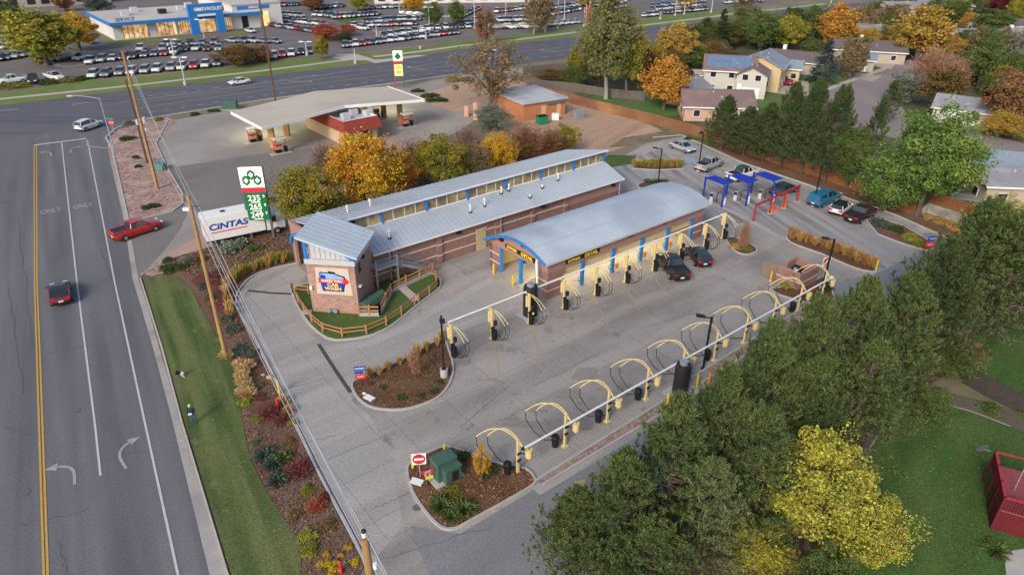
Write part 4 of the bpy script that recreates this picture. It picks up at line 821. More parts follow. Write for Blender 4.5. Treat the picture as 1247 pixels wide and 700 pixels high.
for i, (k, mt, x, y, wd, h, nm, lab) in enumerate((
    ('mound', 'juniper', 183, 253, 2.8, 1.3, 'juniper_shrub', 'round juniper at the lower end of the pink rock bed'),
    ('mound', 'juniper', 166, 193, 1.5, 1.2, 'juniper_shrub', 'upper half of the oval juniper beside the street light'),
    ('mound', 'juniper', 168, 204, 1.6, 1.2, 'juniper_shrub', 'lower half of the oval juniper beside the street light'),
    ('mound', 'juniper', 156, 170, 3.2, 1.4, 'juniper_shrub', 'wide juniper near the corner of the two roads'),
    ('mound', 'ygreen', 193, 147, 2.6, 1.5, 'green_shrub', 'pale green shrub behind the tallest utility pole'),
    ('mound', 'juniper', 238, 140, 2.8, 1.3, 'green_shrub', 'left green shrub on the strip north of the station'),
    ('mound', 'juniper', 260, 136, 2.8, 1.3, 'green_shrub', 'right green shrub on the strip north of the station'),
    ('twigbush', 'grey', 157, 152, 2.4, 1.6, 'bare_shrub', 'grey bare shrub at the foot of the stop sign'),
    ('mound', 'juniper', 206, 318, 1.9, 1.0, 'green_shrub', 'small green shrub beside the station entrance'),
    ('mound', 'juniper', 213, 327, 3.6, 1.3, 'green_shrub', 'sprawling dark green shrub at the top of the verge lawn'),
    ('twigbush', 'grey', 228, 322, 2.2, 1.6, 'bare_shrub', 'grey bare shrub right of the sprawling green one'),
    ('mound', 'brown', 243, 318, 2.4, 1.2, 'brown_shrub', 'brown shrub left of the long utility pole'),
    ('mound', 'sage', 284, 304, 4.2, 3.0, 'silver_shrub', 'tall silvery shrub in front of the white box trailer'),
    ('mound', 'brown', 276, 294, 2.5, 2.0, 'brown_shrub', 'purple brown shrub against the box trailer'),
    ('mound', 'green', 306, 305, 2.6, 1.6, 'green_shrub', 'green shrub below the gas price sign'),
    ('mound', 'bluej', 247, 350, 1.7, .9, 'blue_shrub', 'blue green juniper at the upper lawn edge'),
    ('mound', 'bluej', 258, 362, 1.9, .9, 'blue_shrub', 'blue green juniper left of the pole middle'),
    ('mound', 'bluej', 277, 388, 1.9, 1.0, 'blue_shrub', 'blue green juniper right of the pole at mid height'),
    ('mound', 'bluej', 285, 402, 2.1, 1.1, 'blue_shrub', 'large blue green juniper right of the pole'),
    ('mound', 'bluej', 295, 428, 2.2, 1.0, 'blue_shrub', 'blue green juniper beside the kerb near the pole foot'),
    ('mound', 'bluej', 283, 432, 1.8, .9, 'blue_shrub', 'blue green juniper touching the pole foot'),
    ('mound', 'bluej', 308, 432, 1.6, .9, 'blue_shrub', 'blue green juniper closest to the kerb of the bed'),
    ('mound', 'ygreen', 300, 492, 1.6, .9, 'green_shrub', 'yellow green low shrub below the straw mounds'),
    ('twigbush', 'crimson', 330, 505, 2.21, 1.08, 'red_shrub', 'upper crimson twiggy shrub in the mulch bed'),
    ('twigbush', 'crimson', 344, 514, 1.70, 0.84, 'red_shrub', 'second crimson shrub right of the uppermost one'),
    ('twigbush', 'crimson', 365, 575, 2.38, 1.20, 'red_shrub', 'middle crimson shrub beside the spiky plants'),
    ('twigbush', 'red', 386, 618, 1.70, 1.08, 'red_shrub', 'lower vivid red shrub in the mulch bed'),
    ('spiky', 'bluej', 322, 556, 1.8, .8, 'spiky_plant', 'upper spiky blue green plant on the mulch by the lawn'),
    ('spiky', 'bluej', 332, 567, 1.7, .8, 'spiky_plant', 'spiky plant just below the upper one'),
    ('spiky', 'green', 345, 560, 1.5, .9, 'spiky_plant', 'small green spiky plant between spiky plants and crimson shrub'),
    ('spiky', 'bluej', 338, 586, 1.6, .8, 'spiky_plant', 'lowest spiky blue green plant of the group of four'),
    ('mound', 'ygreen', 374, 655, 1.7, .8, 'green_shrub', 'olive green low shrub beside the lawn bulge'),
    ('mound', 'olive', 376, 672, 1.8, .8, 'green_shrub', 'olive shrub below the other one at the lawn bulge'),
    ('mound', 'flower', 395, 688, 1.1, .6, 'yellow_flowers', 'biggest yellow flower mound near the bottom utility pole'),
    ('mound', 'flower', 405, 696, 1.1, .6, 'yellow_flowers', 'yellow flower mound at the bottom edge left of the red marker'),
    ('mound', 'flower', 409, 686, .7, .5, 'yellow_flowers', 'small yellow flower mound above the red marker'),
    ('mound', 'flower', 424, 667, .7, .5, 'yellow_flowers', 'orange yellow flower clump highest in the flower group'),
    ('mound', 'flower', 433, 685, .9, .5, 'yellow_flowers', 'golden flower clump touching the kerb'),
    ('mound', 'flower', 415, 677, .6, .4, 'yellow_flowers', 'tiny yellow flower clump in the middle of the flower group'),
    ('mound', 'flower', 398, 676, .6, .4, 'yellow_flowers', 'tiny yellow flower clump at the left of the flower group'),
    ('fountain', 'gstraw', 345, 492, 1.2, .9, 'dry_grass_clump', 'orange grass clump by the kerb below the yellow bollard'),
    ('fountain', 'gstraw', 352, 503, 1.1, .8, 'dry_grass_clump', 'lower orange grass clump by the kerb'),
    ('mound', 'ygreen', 356, 516, 1.1, .6, 'green_shrub', 'bright green clump below the orange grass by the kerb'),
    ('spiky', 'green', 537, 617, 1.7, .9, 'spiky_plant', 'left spiky plant at the tip of the triangular island'),
    ('spiky', 'green', 566, 622, 1.8, .9, 'spiky_plant', 'right spiky plant at the tip of the triangular island'),
    ('spiky', 'green', 550, 630, 1.3, .7, 'spiky_plant', 'small spiky plant between the two bigger ones on the island'),
    ('twigbush', 'olive', 552, 601, 1.6, .7, 'low_shrub', 'thin grey green shrub above the spiky plants of the island'),
    ('mound', 'juniper', 562, 558, 1.8, .8, 'green_shrub', 'dark green shrub behind the utility cabinet'),
    ('mound', 'juniper', 594, 577, 1.8, .9, 'green_shrub', 'dark green shrub at the foot of the yellow sapling'),
    ('mound', 'crimson', 451, 469, .8, .5, 'red_shrub', 'small crimson plant on the mulch island by the wash signs'),
    ('mound', 'juniper', 467, 473, 1.1, .4, 'low_shrub', 'low green plant in the left of the mulch island'),
    ('mound', 'juniper', 490, 485, 1.2, .4, 'low_shrub', 'low green plant in the middle of the mulch island'),
    ('mound', 'juniper', 512, 483, 1.1, .5, 'low_shrub', 'green plant near the lower kerb of the mulch island'),
    ('mound', 'juniper', 527, 478, 1.2, .6, 'low_shrub', 'green plant beside the black lamp post base'),
    ('mound', 'juniper', 536, 466, .9, .5, 'low_shrub', 'green plant right of the black lamp post base'),
    ('mound', 'gstraw', 896, 302, 2.0, .9, 'low_shrub', 'golden plants at the left of the teardrop island'),
    ('mound', 'olive', 910, 305, 2.0, .9, 'low_shrub', 'olive plants at the right of the teardrop island'),
    ('mound', 'bluej', 1072, 273, 4.0, 1.0, 'blue_shrub', 'grey green shrub mass at the upper end of the long shrub island'),
    ('mound', 'juniper', 1090, 281, 3.6, 1.0, 'green_shrub', 'green shrub in the middle of the shrub island'),
    ('mound', 'ygreen', 1108, 291, 3.6, 1.0, 'green_shrub', 'yellow green shrub in the lower part of the shrub island'),
    ('mound', 'olive', 1121, 299, 3.0, 1.0, 'green_shrub', 'olive shrub at the sign end of the shrub island'),
    ('mound', 'juniper', 800, 225, 4.5, 1.3, 'green_shrub', 'dark shrub showing above the crest of the arched roof'),
    ('mound', 'juniper', 1006, 352, 2.4, 1.0, 'green_shrub', 'shrub behind the last arch at the end island'),
    ('mound', 'rust', 1004, 362, 2.0, .8, 'rusty_shrub', 'rusty plants at the tip of the end island'),
    ('mound', 'ygreen', 955, 349, 2.2, 1.0, 'green_shrub', 'yellow green shrub in front of the dumpster wall'),
    ('mound', 'gstraw', 1131, 266, 2.4, 1.0, 'dry_shrub', 'golden shrub left in the bed below the concrete wall'),
    ('mound', 'gstraw', 1150, 272, 3.0, 1.0, 'dry_shrub', 'orange shrub in the middle of the bed below the concrete wall'),
    ('mound', 'gstraw', 1166, 281, 2.8, 1.0, 'dry_shrub', 'orange shrub at the right of the bed below the concrete wall'),
    ('mound', 'juniper', 521, 118, 5.5, 1.6, 'green_hedge', 'first dark green juniper beside the far gas sign'),
    ('mound', 'juniper', 531, 123, 5.5, 1.8, 'green_hedge', 'second dark green juniper at the end of the gas sign bed'),
    ('mound', 'juniper', 508, 112, 4.0, 1.4, 'green_hedge', 'narrow green juniper starting at the far gas sign'),
    ('mound', 'olive', 555, 98, 8.0, 1.4, 'weedy_shrub', 'brown weedy patch at the kerb left of the cottonwood'),
    ('mound', 'olive', 12, 107, 7.0, 1.6, 'green_hedge', 'left hedge mound in front of the white pickups'),
    ('mound', 'olive', 30, 105, 7.0, 1.6, 'green_hedge', 'second hedge mound on the dealer verge'),
    ('mound', 'juniper', 58, 102, 7.5, 1.6, 'green_hedge', 'third hedge mound on the dealer verge'),
    ('mound', 'olive', 80, 99, 8.0, 1.6, 'green_hedge', 'fourth hedge mound on the dealer verge'),
    ('mound', 'juniper', 99, 97, 7.0, 1.8, 'green_hedge', 'rightmost hedge mound on the dealer verge'),
    ('mound', 'bright', 848, 170, 3.0, 1.0, 'green_shrub', 'bright green shrub by the end of the wooden fence'),
    ('mound', 'bright', 866, 176, 3.5, 1.2, 'green_shrub', 'bright green shrub under the leftmost fence pine'),
    ('mound', 'juniper', 838, 170, 2.0, 1.0, 'green_shrub', 'small green shrub behind the silver sedan'),
    ('mound', 'green', 1248, 505, 2.2, 1.2, 'green_shrub', 'green weeds at the right edge along the dark wall'),
    ('mound', 'green', 1205, 500, 2.4, 1.0, 'green_shrub', 'green weeds below the dark retaining wall'),
    ('spiky', 'green', 1212, 672, 1.6, .9, 'spiky_plant', 'spiky green plant by the red deck'))):
    plant(k, mt, x, y, wd, h, nm, lab, None, 'shrub', i)

# background belts of smaller trees among and beyond the houses
BT = random.Random(17); kk = 0
for reg, mts in ((((840, 52), (905, 46), (985, 40), (1040, 34)), ['green', 'juniper', 'cotton', 'green', 'olive']), (((1040, 46), (1100, 30), (1170, 22), (1250, 12)), ['green', 'ygreen', 'green', 'tan', 'spruce', 'amber']),
                 (((1065, 22), (1130, 10), (1200, 3), (1260, -3)), ['green', 'olive', 'green', 'maroon', 'tan']), (((1165, 66), (1200, 72), (1240, 66), (1280, 60)), ['green', 'cotton', 'tan', 'green']),
                 (((1170, 100), (1200, 100), (1240, 112), (1290, 108)), ['green', 'sage', 'olive', 'green']), (((880, 58), (930, 54), (990, 52), (1040, 44)), ['juniper', 'brown', 'green', 'olive']), (((1210, 118), (1240, 125), (1275, 140)), ['green', 'rust', 'olive']), (((1040, 70), (1075, 58), (1110, 66), (1150, 74)), ['green', 'amber', 'tan', 'green', 'olive']), (((700, 108), (760, 96), (830, 90), (862, 74)), ['green', 'olive', 'brown', 'tan'])):
    pts = [G(*q) for q in reg]; n_ = 12
    for i in range(n_):
        f_ = (i+BT.uniform(-.3, .3))/(n_-1)*(len(pts)-1); f_ = min(max(f_, 0), len(pts)-1.001); j = int(f_); p = pts[j].lerp(pts[j+1], f_-j); mt = mts[i % len(mts)]
        tree(BT.choice(['roundfar', 'roundfar', 'low']), mt, 0, 0, 0, BT.uniform(26, 46), f'{mt.replace("ygreen", "yellow green").replace("bluej", "blue").replace("cotton", "grey green").replace("juniper", "dark green")} background tree, {OW[i]} from the left in '+['the belt above the solar house', 'the belt behind the brown roofs', 'the farthest belt at the top right', 'the group by the leafless tree', 'the group behind the white garage', 'the hedge line above the tan house', 'the trio at the right edge', 'the line behind the cul-de-sac', 'the hedge behind the round lawn'][kk], BT.randrange(3), 'background trees among the houses', h=BT.uniform(4.5, 9), at=(p.x+BT.uniform(-3, 3), p.y+BT.uniform(-3, 3)))
    kk += 1

for i, (mt, x, y, w_, h_, lab) in enumerate((('crimson', 318, 485, 1.3, .5, 'tiny dull red shrub right of the straw mounds'), ('olive', 312, 512, 1.4, .5, 'dull olive low shrub by the lawn above the spiky plants'), ('brown', 352, 540, 1.5, .6, 'brown dry shrub between the red shrubs'), ('olive', 375, 598, 1.4, .6, 'olive shrub between middle crimson and vivid red shrubs'), ('brown', 400, 640, 1.6, .6, 'brown shrub above the yellow flower mounds'),
    ('crimson', 396, 604, 1.2, .6, 'small dull red shrub at the kerb above the vivid red one'), ('brown', 360, 628, 1.3, .5, 'brown low shrub at the lawn bulge'), ('green', 312, 540, 1.1, .5, 'small green shrub at the lawn edge left of the bed'), ('crimson', 268, 345, 2.2, .7, 'dull red shrub beside the top of the golden tufts'), ('crimson', 262, 335, 2.2, .6, 'dull red shrub in the red ground cover behind the pole'), ('brown', 318, 470, 1.2, .5, 'brown dry shrub left of the boulder'))):
    plant('mound', mt, x, y, w_, h_, 'low_shrub', lab, None, 'shrub', i)
# ------------------------------------------------------------------ building materials
m_brick = brickmat('split_face_brick', (.29, .155, .135), (.23, .125, .11), (.31, .22, .20))
m_brickt = brickmat('tower_brick', (.40, .245, .20), (.29, .165, .14), (.40, .31, .27), bw=.4, rh=.2)
m_pink = mat('pink_stucco_block', (.36, .21, .185), (.31, .18, .155), 1.2, c3=(.33, .20, .18), scale3=.3)
m_band = mat('cream_band', (.58, .50, .42), (.50, .43, .37), 2)
m_roof = mat('blue_grey_metal_roof', (.35, .395, .455), (.42, .465, .525), .3, .42, c3=(.31, .35, .41), scale3=.12, stretch=(.25, 1, 1), spec=.5, detail=2)
m_roof2 = mat('pale_membrane_roof', (.44, .50, .57), (.35, .41, .48), .3, .5, c3=(.31, .365, .43), scale3=.14, detail=2)
m_seam = mat('roof_seam', (.34, .385, .445), rough=.5)
m_flash = mat('grey_flashing', (.50, .51, .53), (.43, .44, .47), 2, .5)
m_wtrim = mat('white_trim', (.72, .72, .72), rough=.5)
m_blue = mat('bright_blue_paint', (.02, .20, .55), (.03, .17, .47), 3, .45)
m_dblue = mat('royal_blue_fabric', (.010, .028, .30), (.015, .04, .36), 2, .7)
m_tan = mat('tan_interior_wall', (.52, .42, .24), (.46, .37, .22), .8)
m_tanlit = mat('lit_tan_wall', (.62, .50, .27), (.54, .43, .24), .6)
m_dark = mat('dark_metal', (.02, .02, .024), rough=.5)
m_black = mat('black_plastic', (.012, .012, .014), rough=.55)
m_glassd = mat('dark_glass', (.02, .025, .03), rough=.12, spec=.8)
m_glasst = mat('tan_reflection_glass', (.36, .27, .13), (.13, .10, .06), 1.3, .2, c3=(.50, .38, .20), scale3=.7, spec=.6)  # reflections and warm interior glow put into the colour as tan and dark mottling
m_yellow = mat('yellow_paint', (.70, .48, .03), (.62, .41, .03), 3, .5)
m_pyel = mat('pale_yellow_paint', (.68, .55, .26), (.60, .48, .22), 3, .5)
m_white2 = mat('white_plastic', (.72, .73, .74), rough=.4)
m_galv = mat('galvanised_steel', (.36, .38, .41), (.28, .30, .33), 2, .45, metal=.3)
m_redp = mat('red_paint', (.42, .03, .05), (.34, .03, .045), 2, .5)
m_rsign = mat('red_sign', (.60, .03, .04), rough=.5); m_wsign = mat('white_sign', (.8, .8, .8), rough=.5); m_bsign = mat('blue_sign', (.02, .06, .34), rough=.5)
m_wood = mat('orange_stained_wood', (.45, .21, .10), (.33, .15, .08), 2.5, .8, stretch=(1, 1, 6))
m_fence = mat('brown_fence_boards', (.24, .115, .06), (.15, .075, .045), 1.6, .9, stretch=(3, 3, .15), c3=(.33, .17, .08), scale3=.15)
m_fenceo = mat('orange_fence_boards', (.29, .115, .05), (.19, .08, .04), 1.6, .9, stretch=(3, 3, .15))
m_fenceg = mat('grey_fence_boards', (.17, .15, .13), (.10, .09, .08), 1.6, .9, stretch=(3, 3, .15))
m_pole = mat('wooden_pole', (.40, .25, .10), (.27, .16, .075), 1.5, .9, stretch=(2, 2, .3))
m_poled = mat('dark_wooden_pole', (.13, .075, .055), (.09, .055, .04), 1.5, .9, stretch=(2, 2, .3))
m_green = mat('cabinet_green', (.045, .10, .08), (.06, .115, .09), 2, .55)
m_cone = mat('orange_plastic', (.75, .22, .02), rough=.5)

# ------------------------------------------------------------------ tunnel building (long, clerestory roof)
def bthing(name, label, cat, s, t, z=0, rz=0, group=None): return thing(name, label, cat, B(s, t, z), BA+rz, group)
tb = bthing('tunnel_building', 'long pink brick wash tunnel with a clerestory window strip and blue grey roof', 'building', 0, 0)
ZC, ZT, TR = 4.95, 6.35, 16.6
mb = MB()
mb.box0(-12.4, 24.2, 13.4, 13.7, 0, 3.6, m_brick)                       # front wall
mb.box0(-16.4, 24.2, 22.9, 23.2, 0, 4.6, m_brick)                        # back wall
end = [(13.4, 0), (23.2, 0), (23.2, 4.5), (TR, 6.25), (TR, 4.9), (13.4, 3.75)]
def endwall(x0, x1, prof, m): mb.add([(x0, y, z) for y, z in prof]+[(x1, y, z) for y, z in prof], [tuple(range(len(prof)))[::-1], tuple(range(len(prof), 2*len(prof)))]+[(i, (i+1) % len(prof), len(prof)+(i+1) % len(prof), len(prof)+i) for i in range(len(prof))], m)
endwall(23.9, 24.2, end, m_brick)
mb.build('wall', tb)
mb = MB()   # west end: pink wall around the arched entrance
mb.box0(-16.4, -16.1, 22.3, 23.2, 0, 5.1, m_pink); mb.box0(-16.4, -16.1, 16.0, 17.3, 0, 5.4, m_pink)
prof = [(17.3, 5.4), (17.3, 3.0)]+[(19.8-2.5*math.cos(math.pi*i/10), 3.0+1.1*math.sin(math.pi*i/10)) for i in range(1, 10)]+[(22.3, 3.0), (22.3, 5.1)]
endwall(-16.4, -16.1, prof, m_pink); ew = mb.build('entrance_wall', tb)
mb = MB(); arc = [(-16.55, 19.8-2.9*math.cos(math.pi*i/14), 2.6+1.75*math.sin(math.pi*i/14)) for i in range(15)]
for i in range(14):
    a = Vector(arc[i]); b = Vector(arc[i+1]); mb.beam(a, b, .34, .34, m_blue)
mb.build('entrance_arch', tb)
mb = MB(); mb.box0(-14.5, -14.4, 17.3, 22.3, 0, 3.9, m_tan); mb.box0(-15.4, -15.0, 17.6, 17.9, 0, 2.8, m_white2); mb.box0(-15.4, -15.0, 21.6, 21.9, 0, 2.8, m_white2); mb.tube([(-15.2, 17.7, 2.7), (-15.2, 21.8, 2.7)], .1, m_white2); mb.build('wash_gantry', tb)
for nm, z in (('trim_band', .95), ('trim_band', 2.2)):
    mb = MB()
    for a, b in ((-12.3, -3.9), (-3.9, 1.0)): mb.box0(a, b, 13.3, 13.41, z, z+.13, m_band)
    if z > 2: mb.box0(1.0, 14.6, 13.3, 13.41, z, z+.13, m_band)
    mb.build(nm, tb)
mb = MB(); mb.box0(-12.3, 14.6, 13.26, 13.41, 3.38, 3.5, m_band); mb.build('trim_band', tb)
for s in (-9.4, -3.9, 4.0, 9.3, 14.6):
    mb = MB(); mb.box0(s-.28, s+.28, 13.16, 13.4, 0, 3.4, m_brick)
    for z in (.95, 2.2): mb.box0(s-.3, s+.3, 13.1, 13.2, z, z+.14, m_band)
    mb.build('pilaster', tb)
mb = MB(); mb.box0(14.9, 24.24, 13.3, 13.4, 1.9, 3.5, m_pink); mb.build('block_panel', tb)
mb = MB(); mb.box0(1.1, 2.4, 13.3, 13.42, 0, 2.5, m_tan); mb.box0(1.0, 2.5, 13.28, 13.38, 2.5, 2.62, m_band); mb.build('door', tb)
# lower roof, clerestory, upper roof
mb = MB()
def slab(y0, z0, y1, z1, x0, x1, th, m): mb.add([(x0, y0, z0), (x1, y0, z0), (x1, y1, z1), (x0, y1, z1), (x0, y0, z0-th), (x1, y0, z0-th), (x1, y1, z1-th), (x0, y1, z1-th)], [(0, 1, 2, 3), (7, 6, 5, 4), (0, 4, 5, 1), (1, 5, 6, 2), (2, 6, 7, 3), (3, 7, 4, 0)], m)
slab(12.85, 3.62, TR+.05, 4.98, -12.0, 24.5, .12, m_roof)
for i in range(61):
    x = -11.9+i*.605; mb.beam((x, 12.87, 3.645), (x, TR, 5.0), .035, .045, m_seam)
lr = mb.build('lower_roof', tb)
mb = MB(); mb.box0(-12.05, 24.55, 12.78, 12.85, 3.46, 3.64, m_wtrim); mb.build('gutter', tb)
mb = MB(); slab(TR-.4, ZT+.22, 24.2, 4.62, -15.9, 24.5, .12, m_roof)
for i in range(66):
    x = -15.8+i*.62; mb.beam((x, TR-.38, ZT+.24), (x, 24.18, 4.645), .035, .045, m_seam)
ur = mb.build('upper_roof', tb)
mb = MB(); mb.box0(-15.95, 24.6, TR-.48, TR-.40, ZT+.06, ZT+.25, m_wtrim); mb.build('roof_edge', tb)
mb = MB(); mb.box0(-12.0, 24.3, TR-.12, TR-.03, ZT-.2, ZT+.05, m_blue); mb.build('blue_header', tb)
mb = MB(); mb.box0(-12.0, 24.4, TR-.16, TR-.04, ZC, ZC+.13, m_wtrim); mb.build('clerestory_sill', tb)
posts = [-8.8+5.5*k for k in range(7)]
for i, s in enumerate(posts):
    mb = MB(); mb.box0(s-.13, s+.13, TR-.22, TR-.02, ZC+.05, ZT, m_blue)
    mb.beam((s, TR-.15, ZT-.45), (s, TR-.42, ZT), .1, .12, m_blue); mb.build('clerestory_post', tb)
    a = posts[i-1] if i else -12.0
    mb = MB(); mb.box0(a+.13, s-.13, TR, TR+.05, ZC+.1, ZT-.1, m_glasst); wn = mb.build('clerestory_window', tb)
    mb = MB(); n_ = 4 if i else 2
    for k in range(1, n_): x = a+(s-a)*k/n_; mb.box0(x-.035, x+.035, TR-.05, TR-.002, ZC+.1, ZT-.15, m_wtrim)
    mb.build('mullion', wn)
for s, t, h in ((-9.3, 14.3, .9), (1.2, 14.6, .9), (3.4, 14.9, .9), (9.6, 14.2, .35), (12.3, 15.1, .35), (15.3, 15.6, .9), (6.7, 16.0, .8), (7.9, 16.1, .8)):
    zb = 3.62+(t-12.85)/(TR-12.85)*1.36; mb = MB(); mb.cyl((s, t, zb-.05), .07, h, m_wtrim, 8); mb.cyl((s, t, zb+h-.1), .13, .2, m_wtrim, 8); mb.cyl((s, t, zb-.02), .2, .12, m_dark, 10); mb.build('roof_vent', tb)
for s, t in ((-11, 20), (-8.2, 20.2)):
    zb = 6.57-(t-16.2)/8*1.95; mb = MB(); mb.cyl((s, t, zb), .08, .7, m_wtrim, 8); mb.cyl((s, t, zb+.6), .14, .2, m_wtrim, 8); mb.build('roof_vent', tb)
for s in (-1.4, 10.8, 22.8):
    mb = MB(); mb.box0(s-.25, s+.25, 13.0, 13.3, 2.9, 3.15, m_dark); mb.build('wall_lamp', tb)
for s in (4.4, 24.0): mb = MB(); mb.tube([(s, 13.0, 3.5), (s, 13.12, 3.2), (s, 13.12, 0)], .05, m_flash, 6); mb.build('downpipe', tb)

# ------------------------------------------------------------------ tower with the wash sign
tw = bthing('wash_tower', 'square pink brick tower with a tilted pale roof and the car wash sign panel', 'building', -19.3, 12.1, 0, rad(-45))
TWW, TWD = 4.62, 5.0
mb = MB(); mb.box0(0, TWW, 0, TWD, 0, 5.25, m_brickt); mb.build('wall', tw)
mb = MB(); mb.box0(-.09, TWW+.09, -.09, TWD+.09, 5.25, 5.75, m_flash); mb.build('ledge', tw)
def zr(x): return 8.0-1.5*x/TWW
mb = MB(); i_ = .25; pr_ = [(i_, 5.75), (TWW-i_, 5.75), (TWW-i_, zr(TWW-i_)-.05), (i_, zr(i_)-.05)]
mb.add([(x, i_, z) for x, z in pr_]+[(x, TWD-i_, z) for x, z in pr_], [(0, 1, 2, 3), (7, 6, 5, 4), (1, 5, 6, 2), (0, 3, 7, 4)], m_flash)
for k in range(9): x = i_+.2+k*.48; mb.box0(x-.02, x+.02, i_-.03, i_, 5.76, zr(x)-.1, m_galv)
mb.build('metal_panel_wall', tw)
mb = MB(); o_ = .5; mb.add([(-o_, -o_, zr(-o_)), (TWW+o_, -o_, zr(TWW+o_)), (TWW+o_, TWD+o_, zr(TWW+o_)), (-o_, TWD+o_, zr(-o_))]+[(-o_, -o_, zr(-o_)-.22), (TWW+o_, -o_, zr(TWW+o_)-.22), (TWW+o_, TWD+o_, zr(TWW+o_)-.22), (-o_, TWD+o_, zr(-o_)-.22)], [(0, 1, 2, 3), (7, 6, 5, 4), (0, 4, 5, 1), (1, 5, 6, 2), (2, 6, 7, 3), (3, 7, 4, 0)], mat('pale_tower_roof', (.42, .50, .56), (.47, .54, .60), .3, .45, detail=2))
for k in range(8): y = -o_+.35+k*.75; mb.beam((-o_, y, zr(-o_)+.02), (TWW+o_, y, zr(TWW+o_)+.02), .04, .05, m_seam)
mb.build('roof', tw)
for x, w_ in ((.12, .3), (TWW-.12, .3)):
    for y in (0, TWD):
        mb = MB(); mb.box0(x-w_/2, x+w_/2, y-.1, y+.12, 5.76, zr(x)-.2, m_blue); mb.beam((x, y, zr(x)-.7), (x+(.6 if x < 2 else -.6), y-.04, zr(x)-.25), .15, .2, m_blue); mb.build('blue_post', tw)
sp = MB(); sp.add([(.72, -.06, 2.15), (4.2, -.06, 2.15), (4.02, -.06, 4.95), (.86, -.06, 4.95), (.72, 0, 2.15), (4.2, 0, 2.15), (4.02, 0, 4.95), (.86, 0, 4.95)], [(0, 1, 2, 3), (0, 4, 5, 1), (1, 5, 6, 2), (2, 6, 7, 3), (3, 7, 4, 0)], m_band); sp = sp.build('sign_panel', tw)
def plate(mb, pts, y0, y1, m): n = len(pts); mb.add([(x, y0, z) for x, z in pts]+[(x, y1, z) for x, z in pts], [tuple(range(n)), ]+[(i, n+i, n+(i+1) % n, (i+1) % n) for i in range(n)], m)
m_sblue = mat('sign_blue', (.01, .05, .42), rough=.4); m_slb = mat('sign_light_blue', (.35, .55, .82), (.15, .30, .68), 2, .4)
m_syel = mat('sign_yellow', (.85, .60, .02), rough=.4); m_navy = mat('sign_navy_outline', (.005, .012, .08), rough=.4)
mb = MB(); plate(mb, [(1.35, 2.5), (3.35, 2.5), (3.62, 3.5), (3.62, 4.1), (2.6, 4.42), (1.3, 4.5), (1.15, 4.3), (1.2, 3.5)], -.10, -.06, m_navy); plate(mb, [(2.05, 4.4), (2.75, 4.3), (2.7, 4.55), (2.1, 4.62)], -.105, -.06, m_dark)
mb.build('sign_backing', sp)
mb = MB(); plate(mb, [(1.42, 2.57), (3.28, 2.57), (3.54, 3.45), (1.28, 3.45)], -.125, -.10, m_sblue); plate(mb, [(1.25, 3.8), (3.5, 3.8), (3.5, 4.02), (2.6, 4.35), (1.35, 4.4), (1.22, 4.25)], -.125, -.10, m_slb); plate(mb, [(1.25, 3.8), (1.8, 3.8), (1.75, 4.2), (1.3, 4.25)], -.13, -.10, m_sblue); mb.build('sign_body', sp)
mb = MB(); plate(mb, [(.98, 3.42), (3.65, 3.42), (3.65, 3.3), (4.0, 3.63), (3.65, 3.98), (3.65, 3.84), (.98, 3.84), (1.12, 3.63)], -.15, -.11, m_rsign); mb.build('red_arrow', sp)
text('lettering', 'BREEZE THRU', .33, m_wsign, sp, (2.35, -.155, 3.63), (rad(90), 0, 0), .01, 1.0, bold=.008)
text('lettering', 'CAR', .48, m_syel, sp, (2.4, -.14, 3.2), (rad(90), 0, 0), .01, 1.15, bold=.016)
text('lettering', 'WASH', .48, m_syel, sp, (2.38, -.14, 2.8), (rad(90), 0, 0), .01, 1.15, bold=.016)
for z, y in ((4.7, 1.3), (3.9, 1.9)):
    mb = MB(); mb.box0(TWW, TWW+.04, y-.3+.3*(z < 4), y+.3+.3*(z < 4), z-1.3+.6, z+.3, m_glassd)
    if z > 4: mb.build('window', tw)
mb = MB(); mb.box0(TWW, TWW+.25, 2.1, 2.5, 5.0, 5.3, m_dark); mb.build('wall_lamp', tw)
mb = MB(); mb.box0(TWW, TWW+.3, .35, .75, 2.85, 3.0, m_wtrim); mb.build('wall_lamp', tw)
mb = MB(); mb.box0(.1, .35, -.25, 0, 2.6, 2.95, m_wtrim); mb.build('wall_lamp', tw)
for x in (1.75, 2.35): mb = MB(); mb.tube([(x, -.02, .45), (x, -.35, .45)], .2, m_galv, 12); mb.build('vent_pipe', tw)
mb = MB(); mb.box0(1.98, 2.14, -.2, 0, .3, .6, m_galv); mb.build('valve', tw)

# ------------------------------------------------------------------ detail building with the arched roof
db = bthing('detail_building', 'lower pink building with a pale arched roof and open bays with blue posts', 'building', 0, 0)
DL = 24.2
mb = MB(); mb.box0(0, 2.2, 0, .3, 0, 2.95, m_brick); mb.box0(0, .3, .3, 1.9, 0, 2.95, m_brick); mb.box0(0, .3, 7.7, 9.3, 0, 2.95, m_brick); mb.box0(0, DL, 9.0, 9.3, 0, 2.95, m_brick)
mb.box0(DL-.3, DL, .3, 9.0, 0, 2.95, m_brick); mb.box0(DL-1.5, DL, 0, .3, 0, 2.95, m_brick); mb.build('wall', db)
def za(t): q = (t+.4)/10.0; return 4.25*(1-q)+3.35*q+4*1.45*q*(1-q)
mb = MB(); mb.box0(-.02, DL+.02, -.02, .32, 2.95, 4.2, m_pink)
N_ = 14; ts = [.3+9.0*i/N_ for i in range(N_+1)]
for x0, x1 in ((-.02, .3), (DL-.3, DL+.02)):
    prof = [(ts[0], 2.95), (ts[-1], 2.95)]+[(t, za(t)-.1) for t in ts[::-1]]
    endwall(x0, x1, prof, m_pink)
mb.box0(0, DL, 9.0, 9.32, 2.95, za(9.3)-.1, m_pink)
mb.build('header_wall', db)
mb = MB()
